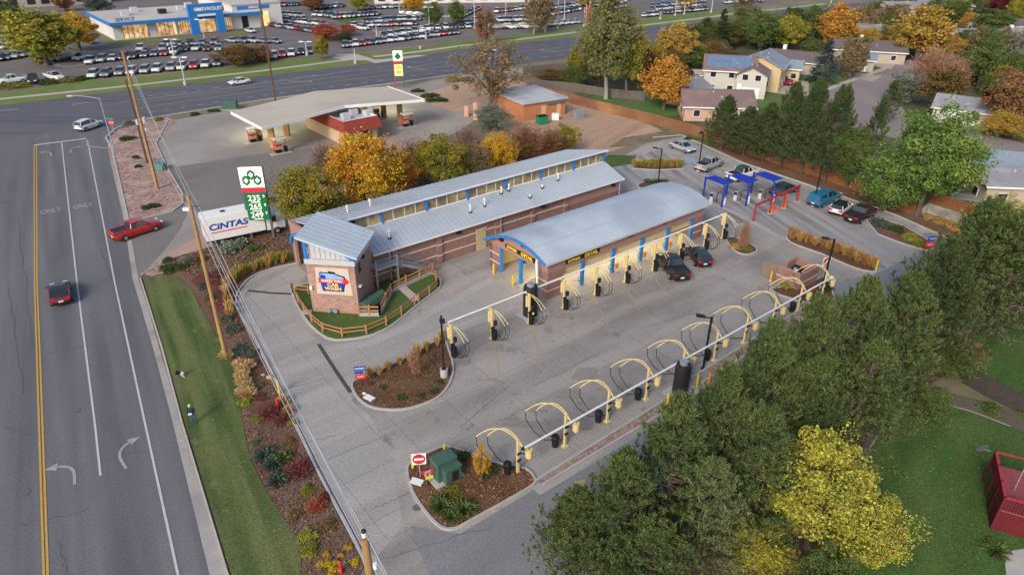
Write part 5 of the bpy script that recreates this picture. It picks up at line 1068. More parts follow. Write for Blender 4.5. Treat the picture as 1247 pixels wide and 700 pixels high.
for z in (.9, 1.9): mb.box0(-.06, 2.25, -.05, 0, z, z+.12, m_band); mb.box0(-.06, 0, 0, 1.9, z, z+.12, m_band); mb.box0(-.06, 0, 7.7, 9.35, z, z+.12, m_band); mb.box0(DL-1.5, DL+.05, -.05, 0, z, z+.12, m_band)
mb.build('trim_band', db)
mb = MB(); th = .1; n_ = 20; tt = [-.4+10.0*i/n_ for i in range(n_+1)]
for i in range(n_):
    slab(tt[i], za(tt[i]), tt[i+1], za(tt[i+1]), -.7, DL+.7, th, m_roof2)
mb.build('roof', db)
mb = MB()
for x in (-.72,):
    for i in range(n_):
        a = (x, tt[i], za(tt[i])-.1); b = (x, tt[i+1], za(tt[i+1])-.1); mb.beam(a, b, .07, .3, m_blue)
mb.build('blue_fascia', db)
mb = MB(); mb.box0(-.7, DL+.7, -.47, -.40, 4.05, 4.27, m_flash); mb.build('gutter', db)
mb = MB()
for t in (1.9, 5.4): 
    mb.box0(-.6, DL+.6, t-.03, t+.03, za(t)-.02, za(t)+.015, m_seam)
for s in (5, 11, 17.5):
    for i in range(n_-1): mb.beam((s, tt[i], za(tt[i])+.008), (s, tt[i+1], za(tt[i+1])+.008), .05, .02, m_seam)
mb.build('roof_seam', db)
for s in (4.9, 9.4, 13.9, 18.2, 22.5):
    mb = MB(); mb.box0(s-.17, s+.17, .02, .3, 0, 2.95, m_blue); mb.build('blue_post', db)
    mb = MB(); mb.box0(s+.45, s+.85, .05, .25, .3, .9, m_cone); mb.build('orange_reel', db) if s > 5 else None
    mb = MB(); mb.tube([(s-.3, -.05, 1.0), (s-.7, -.1, .7), (s-.9, -.1, 1.1), (s-.5, -.1, 1.3), (s-.3, -.05, 1.0)], .05, mat('teal_hose', (.03, .30, .36), rough=.5), 5); mb.build('coiled_hose', db)
for t in (4.3, 7.6): mb = MB(); mb.box0(.02, .3, t-.17, t+.17, 0, 2.95, m_blue); mb.build('blue_post', db)
for s, t in ((3.2, 4.3), (3.2, 7.6)): mb = MB(); mb.box0(s, s+.28, t-.14, t+.14, 0, 2.9, m_sblue); mb.build('inner_post', db)
mb = MB(); mb.box0(.35, DL-.35, 8.85, 8.98, 0, 2.9, m_tanlit); mb.box0(.35, DL-.35, 3.0, 3.12, 0, 1.0, m_tanlit)
for s in (4.9, 9.4, 13.9, 18.2): mb.box0(s-.08, s+.08, 3.2, 8.8, 0, 2.4, m_tanlit)
mb.build('bay_partition', db)
mb = MB(); mb.box0(.32, DL-.32, .34, 8.8, 2.93, 2.96, m_tanlit); mb.build('ceiling', db)
for s in (3, 7.2, 11.7, 16, 20.4): mb = MB(); mb.box0(s-.6, s+.6, 1.4, 1.6, 2.86, 2.925, mat('bay_lamp', (1, .85, .5), emit=3)); mb.build('ceiling_lamp', db); al = bpy.data.lights.new('bay_light', 'AREA'); al.energy = 220; al.size = 3; al.color = (1, .86, .55); ao = bpy.data.objects.new('bay_light', al); COL.objects.link(ao); ao.parent = db; ao.location = (s, 3.5, 2.84)
for a_, b_ in ((2.25, 4.7), (5.1, 9.2), (9.6, 13.7), (14.1, 18.0), (18.4, 22.3)): mb = MB(); mb.box0(a_, b_, .33, .38, 1.95, 2.92, m_tanlit); mb.build('bay_curtain', db)
mb = MB(); mb.tube([(2.3, .1, 1.75), (DL-1.5, .1, 1.75)], .04, m_dark, 5); mb.build('rail', db)
for s in (3.6, 11.5, 17): mb = MB(); mb.box0(s-.28, s+.28, -.25, -.02, 3.75, 3.95, m_dark); mb.build('wall_lamp', db)
for t in (3.6, 7.2): mb = MB(); mb.box0(-.3, -.02, t-.28, t+.28, za(t)-.75, za(t)-.5, m_dark); mb.build('wall_lamp', db)
def detail_sign(loc, rz):
    s1 = MB(); s1.box0(-2.3, -.1, -.04, .02, -.2, .22, m_black); s1.box0(.0, 2.4, -.04, .02, -.24, .27, m_black); o = s1.build('sign_lettering_backing', db); o.location = loc; o.rotation_euler = (0, 0, rz)
    text('lettering', 'EXPRESS', .40, m_syel, o, (-1.2, -.05, .01), (rad(90), 0, 0), .01, 1.1, bold=.012)
    text('lettering', 'DETAIL', .52, m_syel, o, (1.2, -.05, .01), (rad(90), 0, 0), .01, 1.1, bold=.02)
detail_sign((4.6, -.05, 3.45), 0); detail_sign((-.06, 4.3, 3.55), rad(-90))
for x, y in ((-.1, .9),): mb = MB(); mb.tube([(x-.1, y+.1, 4.0), (x-.5, y+.1, 4.2), (x-.7, y-.1, 3.9), (x-.7, y-.3, 1.6), (x-.9, y-.4, .9)], .12, m_white2, 8); mb.build('white_duct', db)
for s, t, nm in ((-.85, 4.35, 'right of the gable posts, taller looking'), (-.85, 7.65, 'beside the left brick pier of the gable end')):
    mb = MB(); mb.cyl((0, 0, 0), .1, 1.1, m_yellow, 10); mb.ball((0, 0, 1.1), .1, m_yellow); o = mb.build('bollard'); o.location = B(s, t); tag(o, 'yellow bollard '+('in front of the middle blue post of the arched gable' if t < 5 else nm), 'bollard', 'yellow bollards')

# ------------------------------------------------------------------ vacuum arches and hose posts
m_hose = mat('black_hose', (.03, .03, .033), rough=.6)
def drum(loc, label, h=1.9, name='waste_drum'): pass
va = thing('vacuum_arch', 'tmp', 'vacuum', (0, 0, 0), BA)
mb = MB(); mb.box0(-.09, .09, -.08, .08, 0, 2.95, m_pyel); mb.box0(-.24, .24, -.2, .2, 0, .06, m_pyel); mb.build('post', va)
for k, (ex, ey) in enumerate(((-1.65, 2.5), (-1.05, 2.05))):
    e = Vector((ex, ey, 2.45)); pts = []
    for i in range(15):
        q = i/14; p = Vector((.25, -.35, 2.2)).lerp(e, q); p.z = 2.2*(1-q)+2.45*q+4*1.35*q*(1-q)*(1-.18*q); pts.append(p)
    mb = MB(); mb.tube(pts, .042, m_pyel, 6); bo = mb.build('boom', va)
    hp = [e, e+Vector((.05, .0, -.8)), e+Vector((.4, -.5, -1.75)), e+Vector((.9, -1.2, -2.38)), Vector((.1, -.0, .55)), Vector((0, -.1, 1.1))]
    mb = MB(); mb.tube([Vector((p[0], p[1], max(.05, p[2]))) for p in [Vector((*q, 0)) if len(q) == 2 else q for q in [h for h in hp]]], .032, m_hose, 5); mb.build('hose', bo)
mb = MB(); mb.cyl((.55, -.5, 1.55), .26, .62, m_pyel, 12); mb.cyl((.55, -.5, 1.35), .14, .2, m_pyel, 10, .25); mb.tube([(0, 0, 1.8), (.5, -.5, 1.8)], .05, m_dark, 5); mb.tube([(.55, -.5, 2.1), (.3, -.5, 2.6)], .07, m_pyel, 6); mb.build('separator', va)
for z in (1.15, 1.75): mb = MB(); mb.box0(-.16, .16, -.16, -.09, z, z+.17, m_dark); mb.build('nozzle_holder', va)
A0 = ['nearest the triangular mulch island, with a single boom in view', 'second from the near end of the row', 'third from the near end of the row', 'fourth from the near end, just left of the black vacuum drum', 'fifth from the near end, beside the tall black lamp post', 'sixth in the row, above the rounded pine top', 'seventh in the row', 'eighth in the row, third from the far end', 'ninth in the row, next to the dumpster wall', 'farthest of the row, at the end island']
cans = []
for k in range(10):
    p = B(-17.4+4.37*k, -16.8)
    lab = 'pale yellow vacuum arch, '+A0[k]
    if k == 0: va.location = p; va['label'] = lab; va['group'] = 'yellow vacuum arches in a row'; va['category'] = 'vacuum arch'
    else: dup(va, p, BA, lab)
    if k == 0: kill_later = None
cache_children(va)
cn = MB(); cn.tube([(0, 0, .05), (0, 0, .9)], [.25, .29], m_black, 14); cn.tube([(0, 0, .9), (0, 0, 1.0)], [.30, .25], m_black, 14); cnm = cn.mesh('trash_can')
for k in (0, 1, 2, 3, 5, 8):
    o = bpy.data.objects.new('trash_can', cnm); COL.objects.link(o); o.location = B(-17.4+4.37*k-.75, -16.6, .25)
    tag(o, 'black round trash can beside the vacuum arch '+A0[k].split(',')[0], 'trash can', 'black cans of the arch row')
mt_ = thing('vacuum_tube', 'long white suction tube running along the row of yellow arches', 'pipe', B(-17.4, -17.35, 2.6), BA)
mb = MB(); mb.tube([(0, 0, 0), (39.2, 0, 0)], .085, m_wtrim, 8); mb.build('pipe', mt_)
mb = MB(); mb.tube([(-.1, 0, 0), (.02, 0, 0)], .13, m_dark, 10); mb.build('end_cap', mt_); mb = MB(); mb.ball((39.25, 0, 0), .17, m_wtrim, 10); mb.build('end_ball', mt_)
mt2 = thing('vacuum_tube', 'white suction tube above the hose posts beside the detail bays', 'pipe', B(-12.6, -1.35, 2.85), BA)
mb = MB(); mb.tube([(0, 0, 0), (39.4, 0, 0)], .085, m_wtrim, 8); mb.build('pipe', mt2)
hp_ = thing('hose_post', 'tmp', 'vacuum', (0, 0, 0), BA)
mb = MB(); mb.box0(-.08, .08, -.08, .08, 0, 3.1, m_pyel); mb.box0(-.2, .2, -.2, .2, 0, .06, m_pyel); mb.build('post', hp_)
mb = MB(); mb.box0(-.2, .16, .09, .32, 1.7, 2.85, m_pyel); mb.build('separator', hp_)
for ex in (.45, .85):
    mb = MB(); pts = [Vector((0, .75, 2.85)).lerp(Vector((ex, -1.3, 1.75)), i/9)+Vector((0, 0, .9*4*(i/9)*(1-i/9)*.5)) for i in range(10)]; mb.tube(pts, .035, m_pyel, 6); bo = mb.build('boom', hp_)
    e = pts[-1]; mb = MB(); mb.tube([e, e+Vector((.05, -.1, -.8)), e+Vector((-.1, .1, -1.45)), e+Vector((-.4, .5, -1.6)), e+Vector((-.6, .9, -1.1)), Vector((.05, -.12, 1.3))], .032, m_hose, 5); mb.build('hose', bo)
mb = MB(); mb.box0(-.2, .2, -.2, -.09, 1.1, 1.3, m_dark); mb.build('nozzle_holder', hp_); mb = MB(); mb.box0(.1, .38, -.3, -.05, 1.4, 1.85, m_dark); mb.build('control_box', hp_)
mb = MB(); mb.tube([(-.05, -.38, .1), (-.05, -.38, 1.05)], [.25, .29], m_black, 12); mb.build('trash_can', hp_)
HL = ['on the mulch island at the lamp post', 'standing alone between mulch island and the vacuum motor', 'beside the black round vacuum motor', 'at the brick corner of the arched building', 'under the side EXPRESS DETAIL sign', 'between second and third blue posts', 'left of the dark pickup', 'between the dark pickup and the black car', 'right of the black car', 'beside the teardrop island, last of the row']
for k in range(9):
    p = B(-12.9+4.37*k, -2.2); lab = 'pale yellow hose post '+(['on the mulch island at the lamp post', 'standing alone on the bare concrete', 'next to the black round vacuum motor', 'in front of the brick corner of the arched building', 'in front of the first blue posted bay', 'in front of the second and third blue posts', 'left of the dark pickup', 'at the nose of the dark pickup', 'at the nose of the black hatchback'][k])
    if k == 0: hp_.location = p; hp_['label'] = lab; hp_['category'] = 'vacuum post'; hp_['group'] = 'yellow hose posts along the detail bays'
    else: dup(hp_, p, BA, lab)
dup(hp_, B(26.1, -1.8), BA, 'pale yellow hose post beside the teardrop island, last of its row')
def motor(s, t, lab, h=2.9, r=.62, z=0):
    e = bthing('vacuum_motor', lab, 'vacuum motor', s, t)
    mb = MB(); mb.lathe((0, 0, 0), [(r*.9, 0), (r, .1), (r, h-.3), (r*.96, h-.2), (r*.9, h)], m_dark, 20); mb.build('drum', e)
    mb = MB(); mb.cyl((0, 0, h), r*.55, .3, m_galv, 14); mb.build('lid', e)
    mb = MB(); mb.tube([(r*.7, 0, h-.2), (r+.35, 0, h-.1), (r+.45, 0, h-.6), (r+.45, 0, .3)], .13, m_galv, 8); mb.build('duct', e)
    mb = MB(); mb.box0(-1, 1.6, -1, 1, 0, .08, m_conc); mb.build('pad', e); return e
motor(-1.6, -18.0, 'tall black vacuum drum behind the row of yellow arches')
motor(-3.2, -1.2, 'black round vacuum motor beside the corner of the arched building', 3.2, .7)
for s, t, lab in ((-3.6, -18.4, 'yellow bollard left of the tall black drum'), (-3.0, -19.3, 'yellow bollard in front of the tall black drum'), (.2, -18.3, 'yellow bollard right of the tall black drum'), (-4.0, -2.6, 'yellow bollard beside the black vacuum motor'),
                  (21.0, -11.6, 'yellow bollard at the gate of the brick dumpster wall')):
    mb = MB(); mb.cyl((0, 0, 0), .1, 1.15, m_yellow, 10); mb.ball((0, 0, 1.15), .1, m_yellow); o = mb.build('bollard'); o.location = B(s, t); tag(o, lab, 'bollard', 'yellow bollards')
for x, y, lab, h in ((503, 570, 'yellow bollard left of the round red sign', 1.2), (542, 556, 'yellow bollard behind the green utility cabinet', 1.1), (341, 481, 'yellow bollard on the kerb of the mulch bed', 1.4), (1066, 330, 'yellow bollard at the end of the long grass island', 1.2)):
    mb = MB(); mb.cyl((0, 0, 0), .1, h, m_yellow, 10); mb.ball((0, 0, h), .1, m_yellow); o = mb.build('bollard'); o.location = G(x, y); tag(o, lab, 'bollard', 'yellow bollards')
mb = MB(); mb.cyl((0, 0, 0), .1, .9, m_cone, 10); mb.ball((0, 0, .9), .13, m_cone); o = mb.build('bollard'); o.location = B(1.4, -18.6); tag(o, 'orange yellow bollard behind the silver duct of the drum', 'bollard', 'yellow bollards')

# ------------------------------------------------------------------ stairs, timber pen, rail fences beside the tower
st = bthing('metal_stairs', 'galvanised stairs with landing beside the brick tower', 'stairs', 0, 0)
mb = MB(); mb.box0(-12.6, -10.2, 11.4, 12.9, 2.55, 2.68, m_galv); mb.build('landing', st)
mb = MB()
for k in range(14):
    f_ = k/13; mb.box((-10.0+f_*4.4, 12.3, 2.5-f_*2.3), (.3, 1.1, .05), m_galv)
mb.beam((-10.2, 11.75, 2.55), (-5.5, 11.75, .1), .06, .3, m_galv); mb.beam((-10.2, 12.85, 2.55), (-5.5, 12.85, .1), .06, .3, m_galv); mb.build('steps', st)
for x, y in ((-12.6, 11.4), (-10.2, 11.4), (-10.2, 12.9)): mb = MB(); mb.box((x, y, 1.85), (.14, .14, 3.7), m_galv); mb.build('post', st)
mb = MB()
for dz in (.45, .95):
    mb.tube([(-12.6, 11.4, 2.65+dz), (-10.2, 11.4, 2.65+dz)], .03, m_galv, 5); mb.tube([(-10.2, 11.75, 2.65+dz), (-5.5, 11.75, .1+dz)], .03, m_galv, 5); mb.tube([(-10.2, 12.85, 2.65+dz), (-5.5, 12.85, .1+dz)], .03, m_galv, 5)
for k in range(12): x = -10.2+k*4.7/11; z = 2.6-2.5*k/11; mb.tube([(x, 11.75, z), (x, 11.75, z+.95)], .02, m_galv, 4); mb.tube([(x, 12.85, z), (x, 12.85, z+.95)], .02, m_galv, 4)
mb.build('railing', st)
def railfence(pts, label, zs=(.45, .85), h=1.0, m=None, ps=2.1, name='rail_fence', z0=.1, rw=.12):
    m = m or m_wood; pts = [Vector(p[:2]) for p in pts]; e = thing(name, label, 'fence', (pts[0].x, pts[0].y, 0)); o = pts[0]
    ls = [0]
    for i in range(len(pts)-1): ls.append(ls[-1]+(pts[i+1]-pts[i]).length)
    n = max(1, round(ls[-1]/ps)); q = []
    for i in range(n+1):
        s = ls[-1]*i/n; j = min(len(pts)-2, max(k for k in range(len(pts)) if ls[k] <= s+1e-9)); p = pts[j].lerp(pts[j+1], (s-ls[j])/(ls[j+1]-ls[j]))-o; q.append(p)
        mb = MB(); mb.box((p.x, p.y, z0+h/2), (.14, .14, h), m); mb.build('post', e)
    for z in zs:
        mb = MB()
        for i in range(n): mb.beam((q[i].x, q[i].y, z0+z), (q[i+1].x, q[i+1].y, z0+z), .05, rw, m)
        mb.build('rail', e)
    return e
railfence(smooth(P((357, 357), (367, 375), (381, 394), (400, 408), (425, 411), (455, 405), (480, 391), (505, 372)), 4, False), 'two rail wooden fence curving round the tower lawn')
railfence(smooth(P((510, 369), (525, 358), (534, 350)), 3, False), 'short wooden rail fence at the tip of the tower lawn')
railfence(P((357, 357), (376, 359)), 'short wooden rail fence left of the brick tower')
railfence(P((534, 350), (530, 338), (523, 333)), 'stub of wooden rail fence at the foot of the stairs')
pen = thing('timber_pen', 'orange timber retaining pen holding the green tank beside the tower', 'retaining wall', G(438, 386))
def pl(*a): q = G(*a)-G(438, 386); return Vector((q.x, q.y, 0))
a_, b_, c_, d_ = pl(438, 386), pl(463, 386), pl(478, 357), pl(527, 334)
for p, q, zz in ((a_, b_, 1), (b_, c_, 1), (c_, d_, 1)):
    mb = MB(); mb.beam(p+Vector((0, 0, .25)), q+Vector((0, 0, .25)), .15, .5, m_conc); mb.build('footing', pen)
    mb = MB(); L_ = (q-p).length; n_ = max(2, int(L_/1.6))
    for z in (.72, 1.12): mb.beam(p+Vector((0, 0, z)), q+Vector((0, 0, z)), .08, .16, m_wood)
    mb.build('rail', pen)
    for k in range(n_+1): r_ = p.lerp(q, k/n_); mb = MB(); mb.box((r_.x, r_.y, .75), (.16, .16, 1.2), m_wood); mb.build('post', pen)
sheet('pen_floor', [tuple((G(438, 386)+v)[:2]) for v in (a_, b_, c_, pl(455, 352))], .13, m_mulchg)
pp = G(455, 376); tk = thing('green_tank', 'dark green long tank inside the timber pen', 'tank', (pp.x, pp.y, .15), rad(62))
mb = MB(); mb.tube([(-1.5, 0, .7), (1.5, 0, .7)], .62, m_green, 8, smooth=False); mb.build('body', tk)
for x in (-1, 0, 1): mb = MB(); mb.tube([(x-.05, 0, .7), (x+.05, 0, .7)], .645, m_green, 8, smooth=False); mb.build('band', tk)
mb = MB(); mb.box0(-1.3, 1.3, -.45, .45, 0, .25, m_dark); mb.build('skid', tk)
mb = MB(); strip(mb, P((490, 352), (508, 368)), .9, .17, .24, m_walk); mb.build('lawn_walk', kind='structure')
mb = MB(); mb.box((0, 0, .06), (.9, .6, .12), m_conc); o = mb.build('utility_cover'); o.location = G(374, 382)+Vector((0, 0, .12)); o.rotation_euler = (0, 0, .3); tag(o, 'pale concrete box lid on the tower lawn by the fence', 'utility cover')
# ------------------------------------------------------------------ lamps, poles, wires
def lot_lamp(bx, by, ty, label, arm=(-.95, .1), base=.0, hh=None):
    h = hh or HT(bx, by, ty); e = thing('lamp_post', label, 'lamp post', G(bx, by), 0, 'black lamp posts of the car wash lot')
    if base: mb = MB(); mb.cyl((0, 0, 0), .33, base, m_conc, 14); mb.build('concrete_base', e)
    mb = MB(); mb.box((0, 0, base+(h-base)/2), (.15, .15, h-base), m_black); mb.box((0, 0, base+.03), (.35, .35, .06), m_black); mb.build('post', e)
    a = Vector((arm[0], arm[1], 0)).normalized(); mb = MB(); mb.beam((0, 0, h-.1), a*.9+Vector((0, 0, h)), .08, .08, m_black); mb.build('arm', e)
    mb = MB(); mb.beam(a*.55+Vector((0, 0, h+.02)), a*1.25+Vector((0, 0, h+.1)), .42, .12, m_black); mb.build('lamp_head', e)
    return e
lot_lamp(541, 459, 384.4, 'black lamp post on a round concrete base at the mulch island', (.2, -1), .85)
lot_lamp(856, 449, 386, 'tallest looking black lamp post among the yellow arches')
lot_lamp(1001, 352, 291, 'black lamp post behind the dumpster wall', base=.4)
lot_lamp(801, 226, 181, 'thin black lamp post behind the arched roof')
lot_lamp(850, 209, 164, 'black lamp post beside the silver pickup', (0, 1), .7)
lot_lamp(990, 251, 201, 'black lamp post at the tail of the teal pickup', (.9, .3), .5)
sl = thing('street_lamp', 'grey street lamp with a long arm at the intersection corner', 'street lamp', G(140, 186))
h = HT(140, 186, 119.5); mb = MB(); mb.tube([(0, 0, 0), (0, 0, h)], [.13, .08], m_galv, 8); mb.build('post', sl)
mb = MB(); mb.tube([(0, 0, h-.1), (-2.4, 0, h+.25), (-4.0, 0, h+.3)], .05, m_galv, 6); mb.build('arm', sl); mb = MB(); mb.box((-4.4, 0, h+.28), (.9, .3, .15), m_flash); mb.build('lamp_head', sl)
def upole(base, h, label, m, r=(.19, .12), gear=None):
    e = thing('utility_pole', label, 'utility pole', base, 0, 'wooden utility poles'); mb = MB(); mb.tube([(0, 0, -.2), (0, 0, h)], list(r), m, 10); mb.build('pole', e)
    if gear: gear(e)
    return e
pA = G(192.3, 230.6); hA = HT(192.3, 230.6, 62.2); pB = G(275.9, 437.1); hB = HT(275.9, 437.1, 238.1); pC = G(444, 655, 13.0); pC = Vector((pC.x, pC.y, 0)); hC = 13.0
def gearA(e):
    for z in (hA-1, hA-3, 9.6, 8.2): mb = MB(); mb.beam((0, -.05, z), (.55, -.1, z+.02), .08, .1, m_poled); mb.cyl((.5, -.1, z), .07, .28, m_white2, 8); mb.build('insulator_bracket', e)
    for x, z in ((-.45, 9.0), (.55, 9.3)): mb = MB(); mb.cyl((x, 0, z), .2, .7, m_flash, 10); mb.build('transformer', e)
    mb = MB(); mb.tube([(.2, 0, 0), (.2, 0, 8)], .05, m_dark, 6); mb.build('conduit', e)
def gearB(e):
    mb = MB(); mb.beam((0, 0, hB-.9), (.65, .1, hB-.9), .07, .1, m_poled); mb.build('bracket', e)
    mb = MB(); mb.box((-.35, 0, hB-1.1), (.5, .3, .2), m_white2); mb.build('cable_box', e)
def gearC(e):
    mb = MB(); mb.cyl((0, 0, hC), .06, .12, m_dark, 8); mb.cyl((0, 0, hC+.1), .10, .22, m_white2, 10); mb.ball((0, 0, hC+.38), .1, m_dark); mb.build('insulator', e)
    mb = MB(); mb.cyl((.35, -.3, hC-1.3), .09, .25, m_white2, 8); mb.build('insulator', e)
upole(pA, hA, 'tallest orange brown utility pole at the pink rock bed', m_pole, (.22, .13), gearA)
upole(G(179.6, 199.3), 12.5, 'dark shorter utility pole just behind the tallest one', m_poled, (.17, .11))
upole(pB, hB, 'long orange utility pole standing at the edge of the verge lawn', m_pole, (.19, .13), gearB)
upole(pC, hC, 'weathered utility pole top at the bottom edge by the kerb', m_pole, (.20, .16), gearC)
upole(G(336, 127), HT(336, 127, -4), 'dark brown pole rising behind the station canopy', m_poled, (.2, .16))
m_wire = mat('pale_wire', (.5, .5, .52), rough=.4, metal=.3)
def wire(a, b, sag, label, r=.022):
    mb = MB(); pts = [a.lerp(b, i/24)-Vector((0, 0, sag*4*(i/24)*(1-i/24))) for i in range(25)]; mb.tube(pts, r, m_wire, 5); o = mb.build('power_wire', label=label, cat='wire', group='power wires between the utility poles'); return o
pD = pC+(pC-pB).normalized()*40; top = lambda p, h, dx=0, dy=0: Vector((p.x+dx, p.y+dy, h))
for i, (za_, zb_, zc_, dx, nm) in enumerate(((hA-1, hB-.4, hC+.3, .1, 'highest wire'), (hA-3, hB-.9, hC-1.1, .65, 'second wire'), (9.8, hB-1.6, hC-1.6, .35, 'third wire'), (8.4, hB-2.0, hC-2.0, .15, 'lowest wire'))):
    wire(top(pA, za_, .5, -.1), top(pB, zb_, dx), .5+.15*i, nm+' from the tallest pole to the long orange pole')
    wire(top(pB, zb_, dx), top(pC, zc_, dx*.5), .5+.1*i, nm+' from the long orange pole to the bottom pole')
    wire(top(pC, zc_, dx*.5), top(pD, zc_, dx*.5), .4, nm+' leaving the bottom pole towards the viewer')
# dealer light poles
def dlamp(bx, by, ty, label, heads=2, m=None, group='light poles of the dealer lot'):
    h = HT(bx, by, ty); e = thing('light_pole', label, 'light pole', G(bx, by), 0, group); mb = MB(); mb.tube([(0, 0, 0), (0, 0, h)], [.16, .11], m or m_flash, 8); mb.cyl((0, 0, 0), .4, .8, m_conc, 10); mb.build('post', e)
    if heads:
        for sx in ((-1, 1) if heads == 2 else (1,)): mb = MB(); mb.box((sx*1.1, 0, h), (1.1, .6, .2), m_white2); mb.box((sx*.4, 0, h), (.6, .1, .1), m_flash); mb.build('lamp_head', e)
for a in ((57, 66, 40, 'light pole in front of the widest tree'), (212, 68, 48, 'light pole left of the blue portal in front of the showroom'), (226, 104, 70, 'grey pole on the north walk below the car row'), (250, 52, 24, 'light pole in front of the blue portal'),
          (374, 68, 51, 'pink based light pole at the end of the front row'), (433, 78, 60, 'short light pole at the driveway walk', 0), (459, 46, 30, 'light pole beside the rock island'), (487, 20, -6, 'tall white pole by the golden tree'), (512, 60, 56, 'low marker at the verge', 0),
          (519, 48, 34, 'light pole behind the second front row'), (523, 34, 9, 'light pole beside the two dark trees'), (543, 22, 20, 'double headed lamp between the two dark trees'), (578, 35, -8, 'tall white pole right of the two dark trees', 0), (616, 25, -8, 'tall white pole left of the white trunks', 0),
          (679, 36, -6, 'white flag pole left of the yellow car', 0), (687, 25, -12, 'white flag pole behind the white cars', 0), (711, 33, 9, 'left white pole of the red banner', 0), (717, 32, -6, 'right white pole of the red banner', 0), (804, 24, 14, 'post at the verge by the dealer cars', 0),
          (822, 20, -6, 'tall pole among the far dealer cars', 0), (833, 18, 4, 'short light pole among the far dealer cars'), (866, 16, -12, 'thick pale pole by the spruce', 0), (1012, 4, -20, 'brown pole at the top right beyond the orange tree', 0), (597, 72, 61, 'double lamp in front of the tall cottonwood')):
    if a[4:] != (0,): dlamp(*a[:4])
    else: dlamp(*a[:4], heads=0)
bn = G(713, 33); e = thing('red_banner', 'tall red feather banner between two white poles', 'banner', bn); mb = MB(); mb.add([(0, 0, 1.4), (.9, .03, 1.2), (1.2, .06, 4), (1.0, .03, 6.2), (0, 0, 6.8), (0, .05, 1.4), (.9, .08, 1.2), (1.2, .11, 4), (1.0, .08, 6.2), (0, .05, 6.8)], [(0, 1, 2, 3, 4), (9, 8, 7, 6, 5), (0, 5, 6, 1), (1, 6, 7, 2), (2, 7, 8, 3), (3, 8, 9, 4)], m_rsign); mb.build('cloth', e); mb = MB(); mb.tube([(0, 0, 0), (0, 0, 7)], .06, m_wtrim, 6); mb.build('pole', e)

# ------------------------------------------------------------------ small signs
def post_sign(px, py, label, plates, h=2.2, rz=0, post=m_galv, at=None):
    e = thing('road_sign', label, 'sign', G(px, py) if at is None else at, rz); mb = MB(); mb.box((0, .04, h/2), (.06, .06, h), post); mb.build('post', e)
    for (kind, m, x, z, w_, hh, txt, tm, ts) in plates:
        mb = MB()
        if kind == 'rect': plate(mb, [(x-w_/2, z-hh/2), (x+w_/2, z-hh/2), (x+w_/2, z+hh/2), (x-w_/2, z+hh/2)], -.03, .01, m)
        else:
            n_ = 8 if kind == 'oct' else 20; plate(mb, [(x+w_/2*math.cos(2*math.pi*(i+.5)/n_), z+w_/2*math.sin(2*math.pi*(i+.5)/n_)) for i in range(n_)], -.03, .01, m)
        p = mb.build('sign_plate', e)
        if txt == 'bar': mb = MB(); plate(mb, [(x-w_*.36, z-.09*w_), (x+w_*.36, z-.09*w_), (x+w_*.36, z+.09*w_), (x-w_*.36, z+.09*w_)], -.045, -.03, tm); mb.build('white_bar', p)
        elif txt == 'slash': mb = MB(); plate(mb, [(x-w_*.36, z-.3*w_), (x-w_*.2, z-.36*w_), (x+w_*.36, z+.3*w_), (x+w_*.2, z+.36*w_)], -.045, -.03, tm); mb.build('white_bar', p)
        elif txt: text('lettering', txt, ts, tm, p, (x, -.04, z), (rad(90), 0, 0), .004, 1)
    return e
post_sign(140, 166, 'red stop sign with a green street blade at the intersection', [('oct', m_rsign, 0, 2.3, .95, 0, 'STOP', m_wsign, .34), ('rect', mat('street_green', (.02, .22, .10), rough=.5), 0, 3.0, 1.2, .3, None, None, 0)], 3.1)
post_sign(512, 582, 'round red do not enter sign on the triangular mulch island', [('rect', m_wsign, 0, 1.75, .95, .95, None, None, 0), ('round', m_rsign, 0, 1.75, .88, 0, 'bar', m_wsign, 0)], 1.9, rad(8))
o = post_sign(522, 592, 'low black post with red and yellow signs on the triangular island', [('rect', m_rsign, 0, 1.35, .85, .26, 'EXIT', m_wsign, .2), ('rect', m_syel, .1, .8, .55, .22, None, None, 0)], 1.5, rad(25), m_black)
post_sign(441, 471, 'blue and red entrance sign on the mulch island by the drain', [('rect', m_bsign, 0, 1.85, .95, .42, 'WASH', m_wsign, .28), ('rect', m_bsign, -.12, 1.45, .7, .2, None, None, 0), ('rect', m_rsign, 0, 1.05, .85, .42, 'EXIT', m_wsign, .26)], 2, rad(10), m_black)
post_sign(1130, 309, 'blue and red sign at the point of the shrub island', [('rect', m_bsign, 0, 1.9, 1.1, .6, 'WASH', m_wsign, .3), ('rect', m_rsign, -.1, 1.15, 1.1, .6, 'EXIT', m_wsign, .3)], 2.1, rad(5), m_black)
post_sign(1001, 341, 'round red and white no entry sign behind the dumpster wall', [('rect', m_wsign, 0, 2.2, 1.0, 1.0, None, None, 0), ('round', m_rsign, 0, 2.2, .95, 0, 'slash', m_wsign, 0)], 2.3, rad(20))
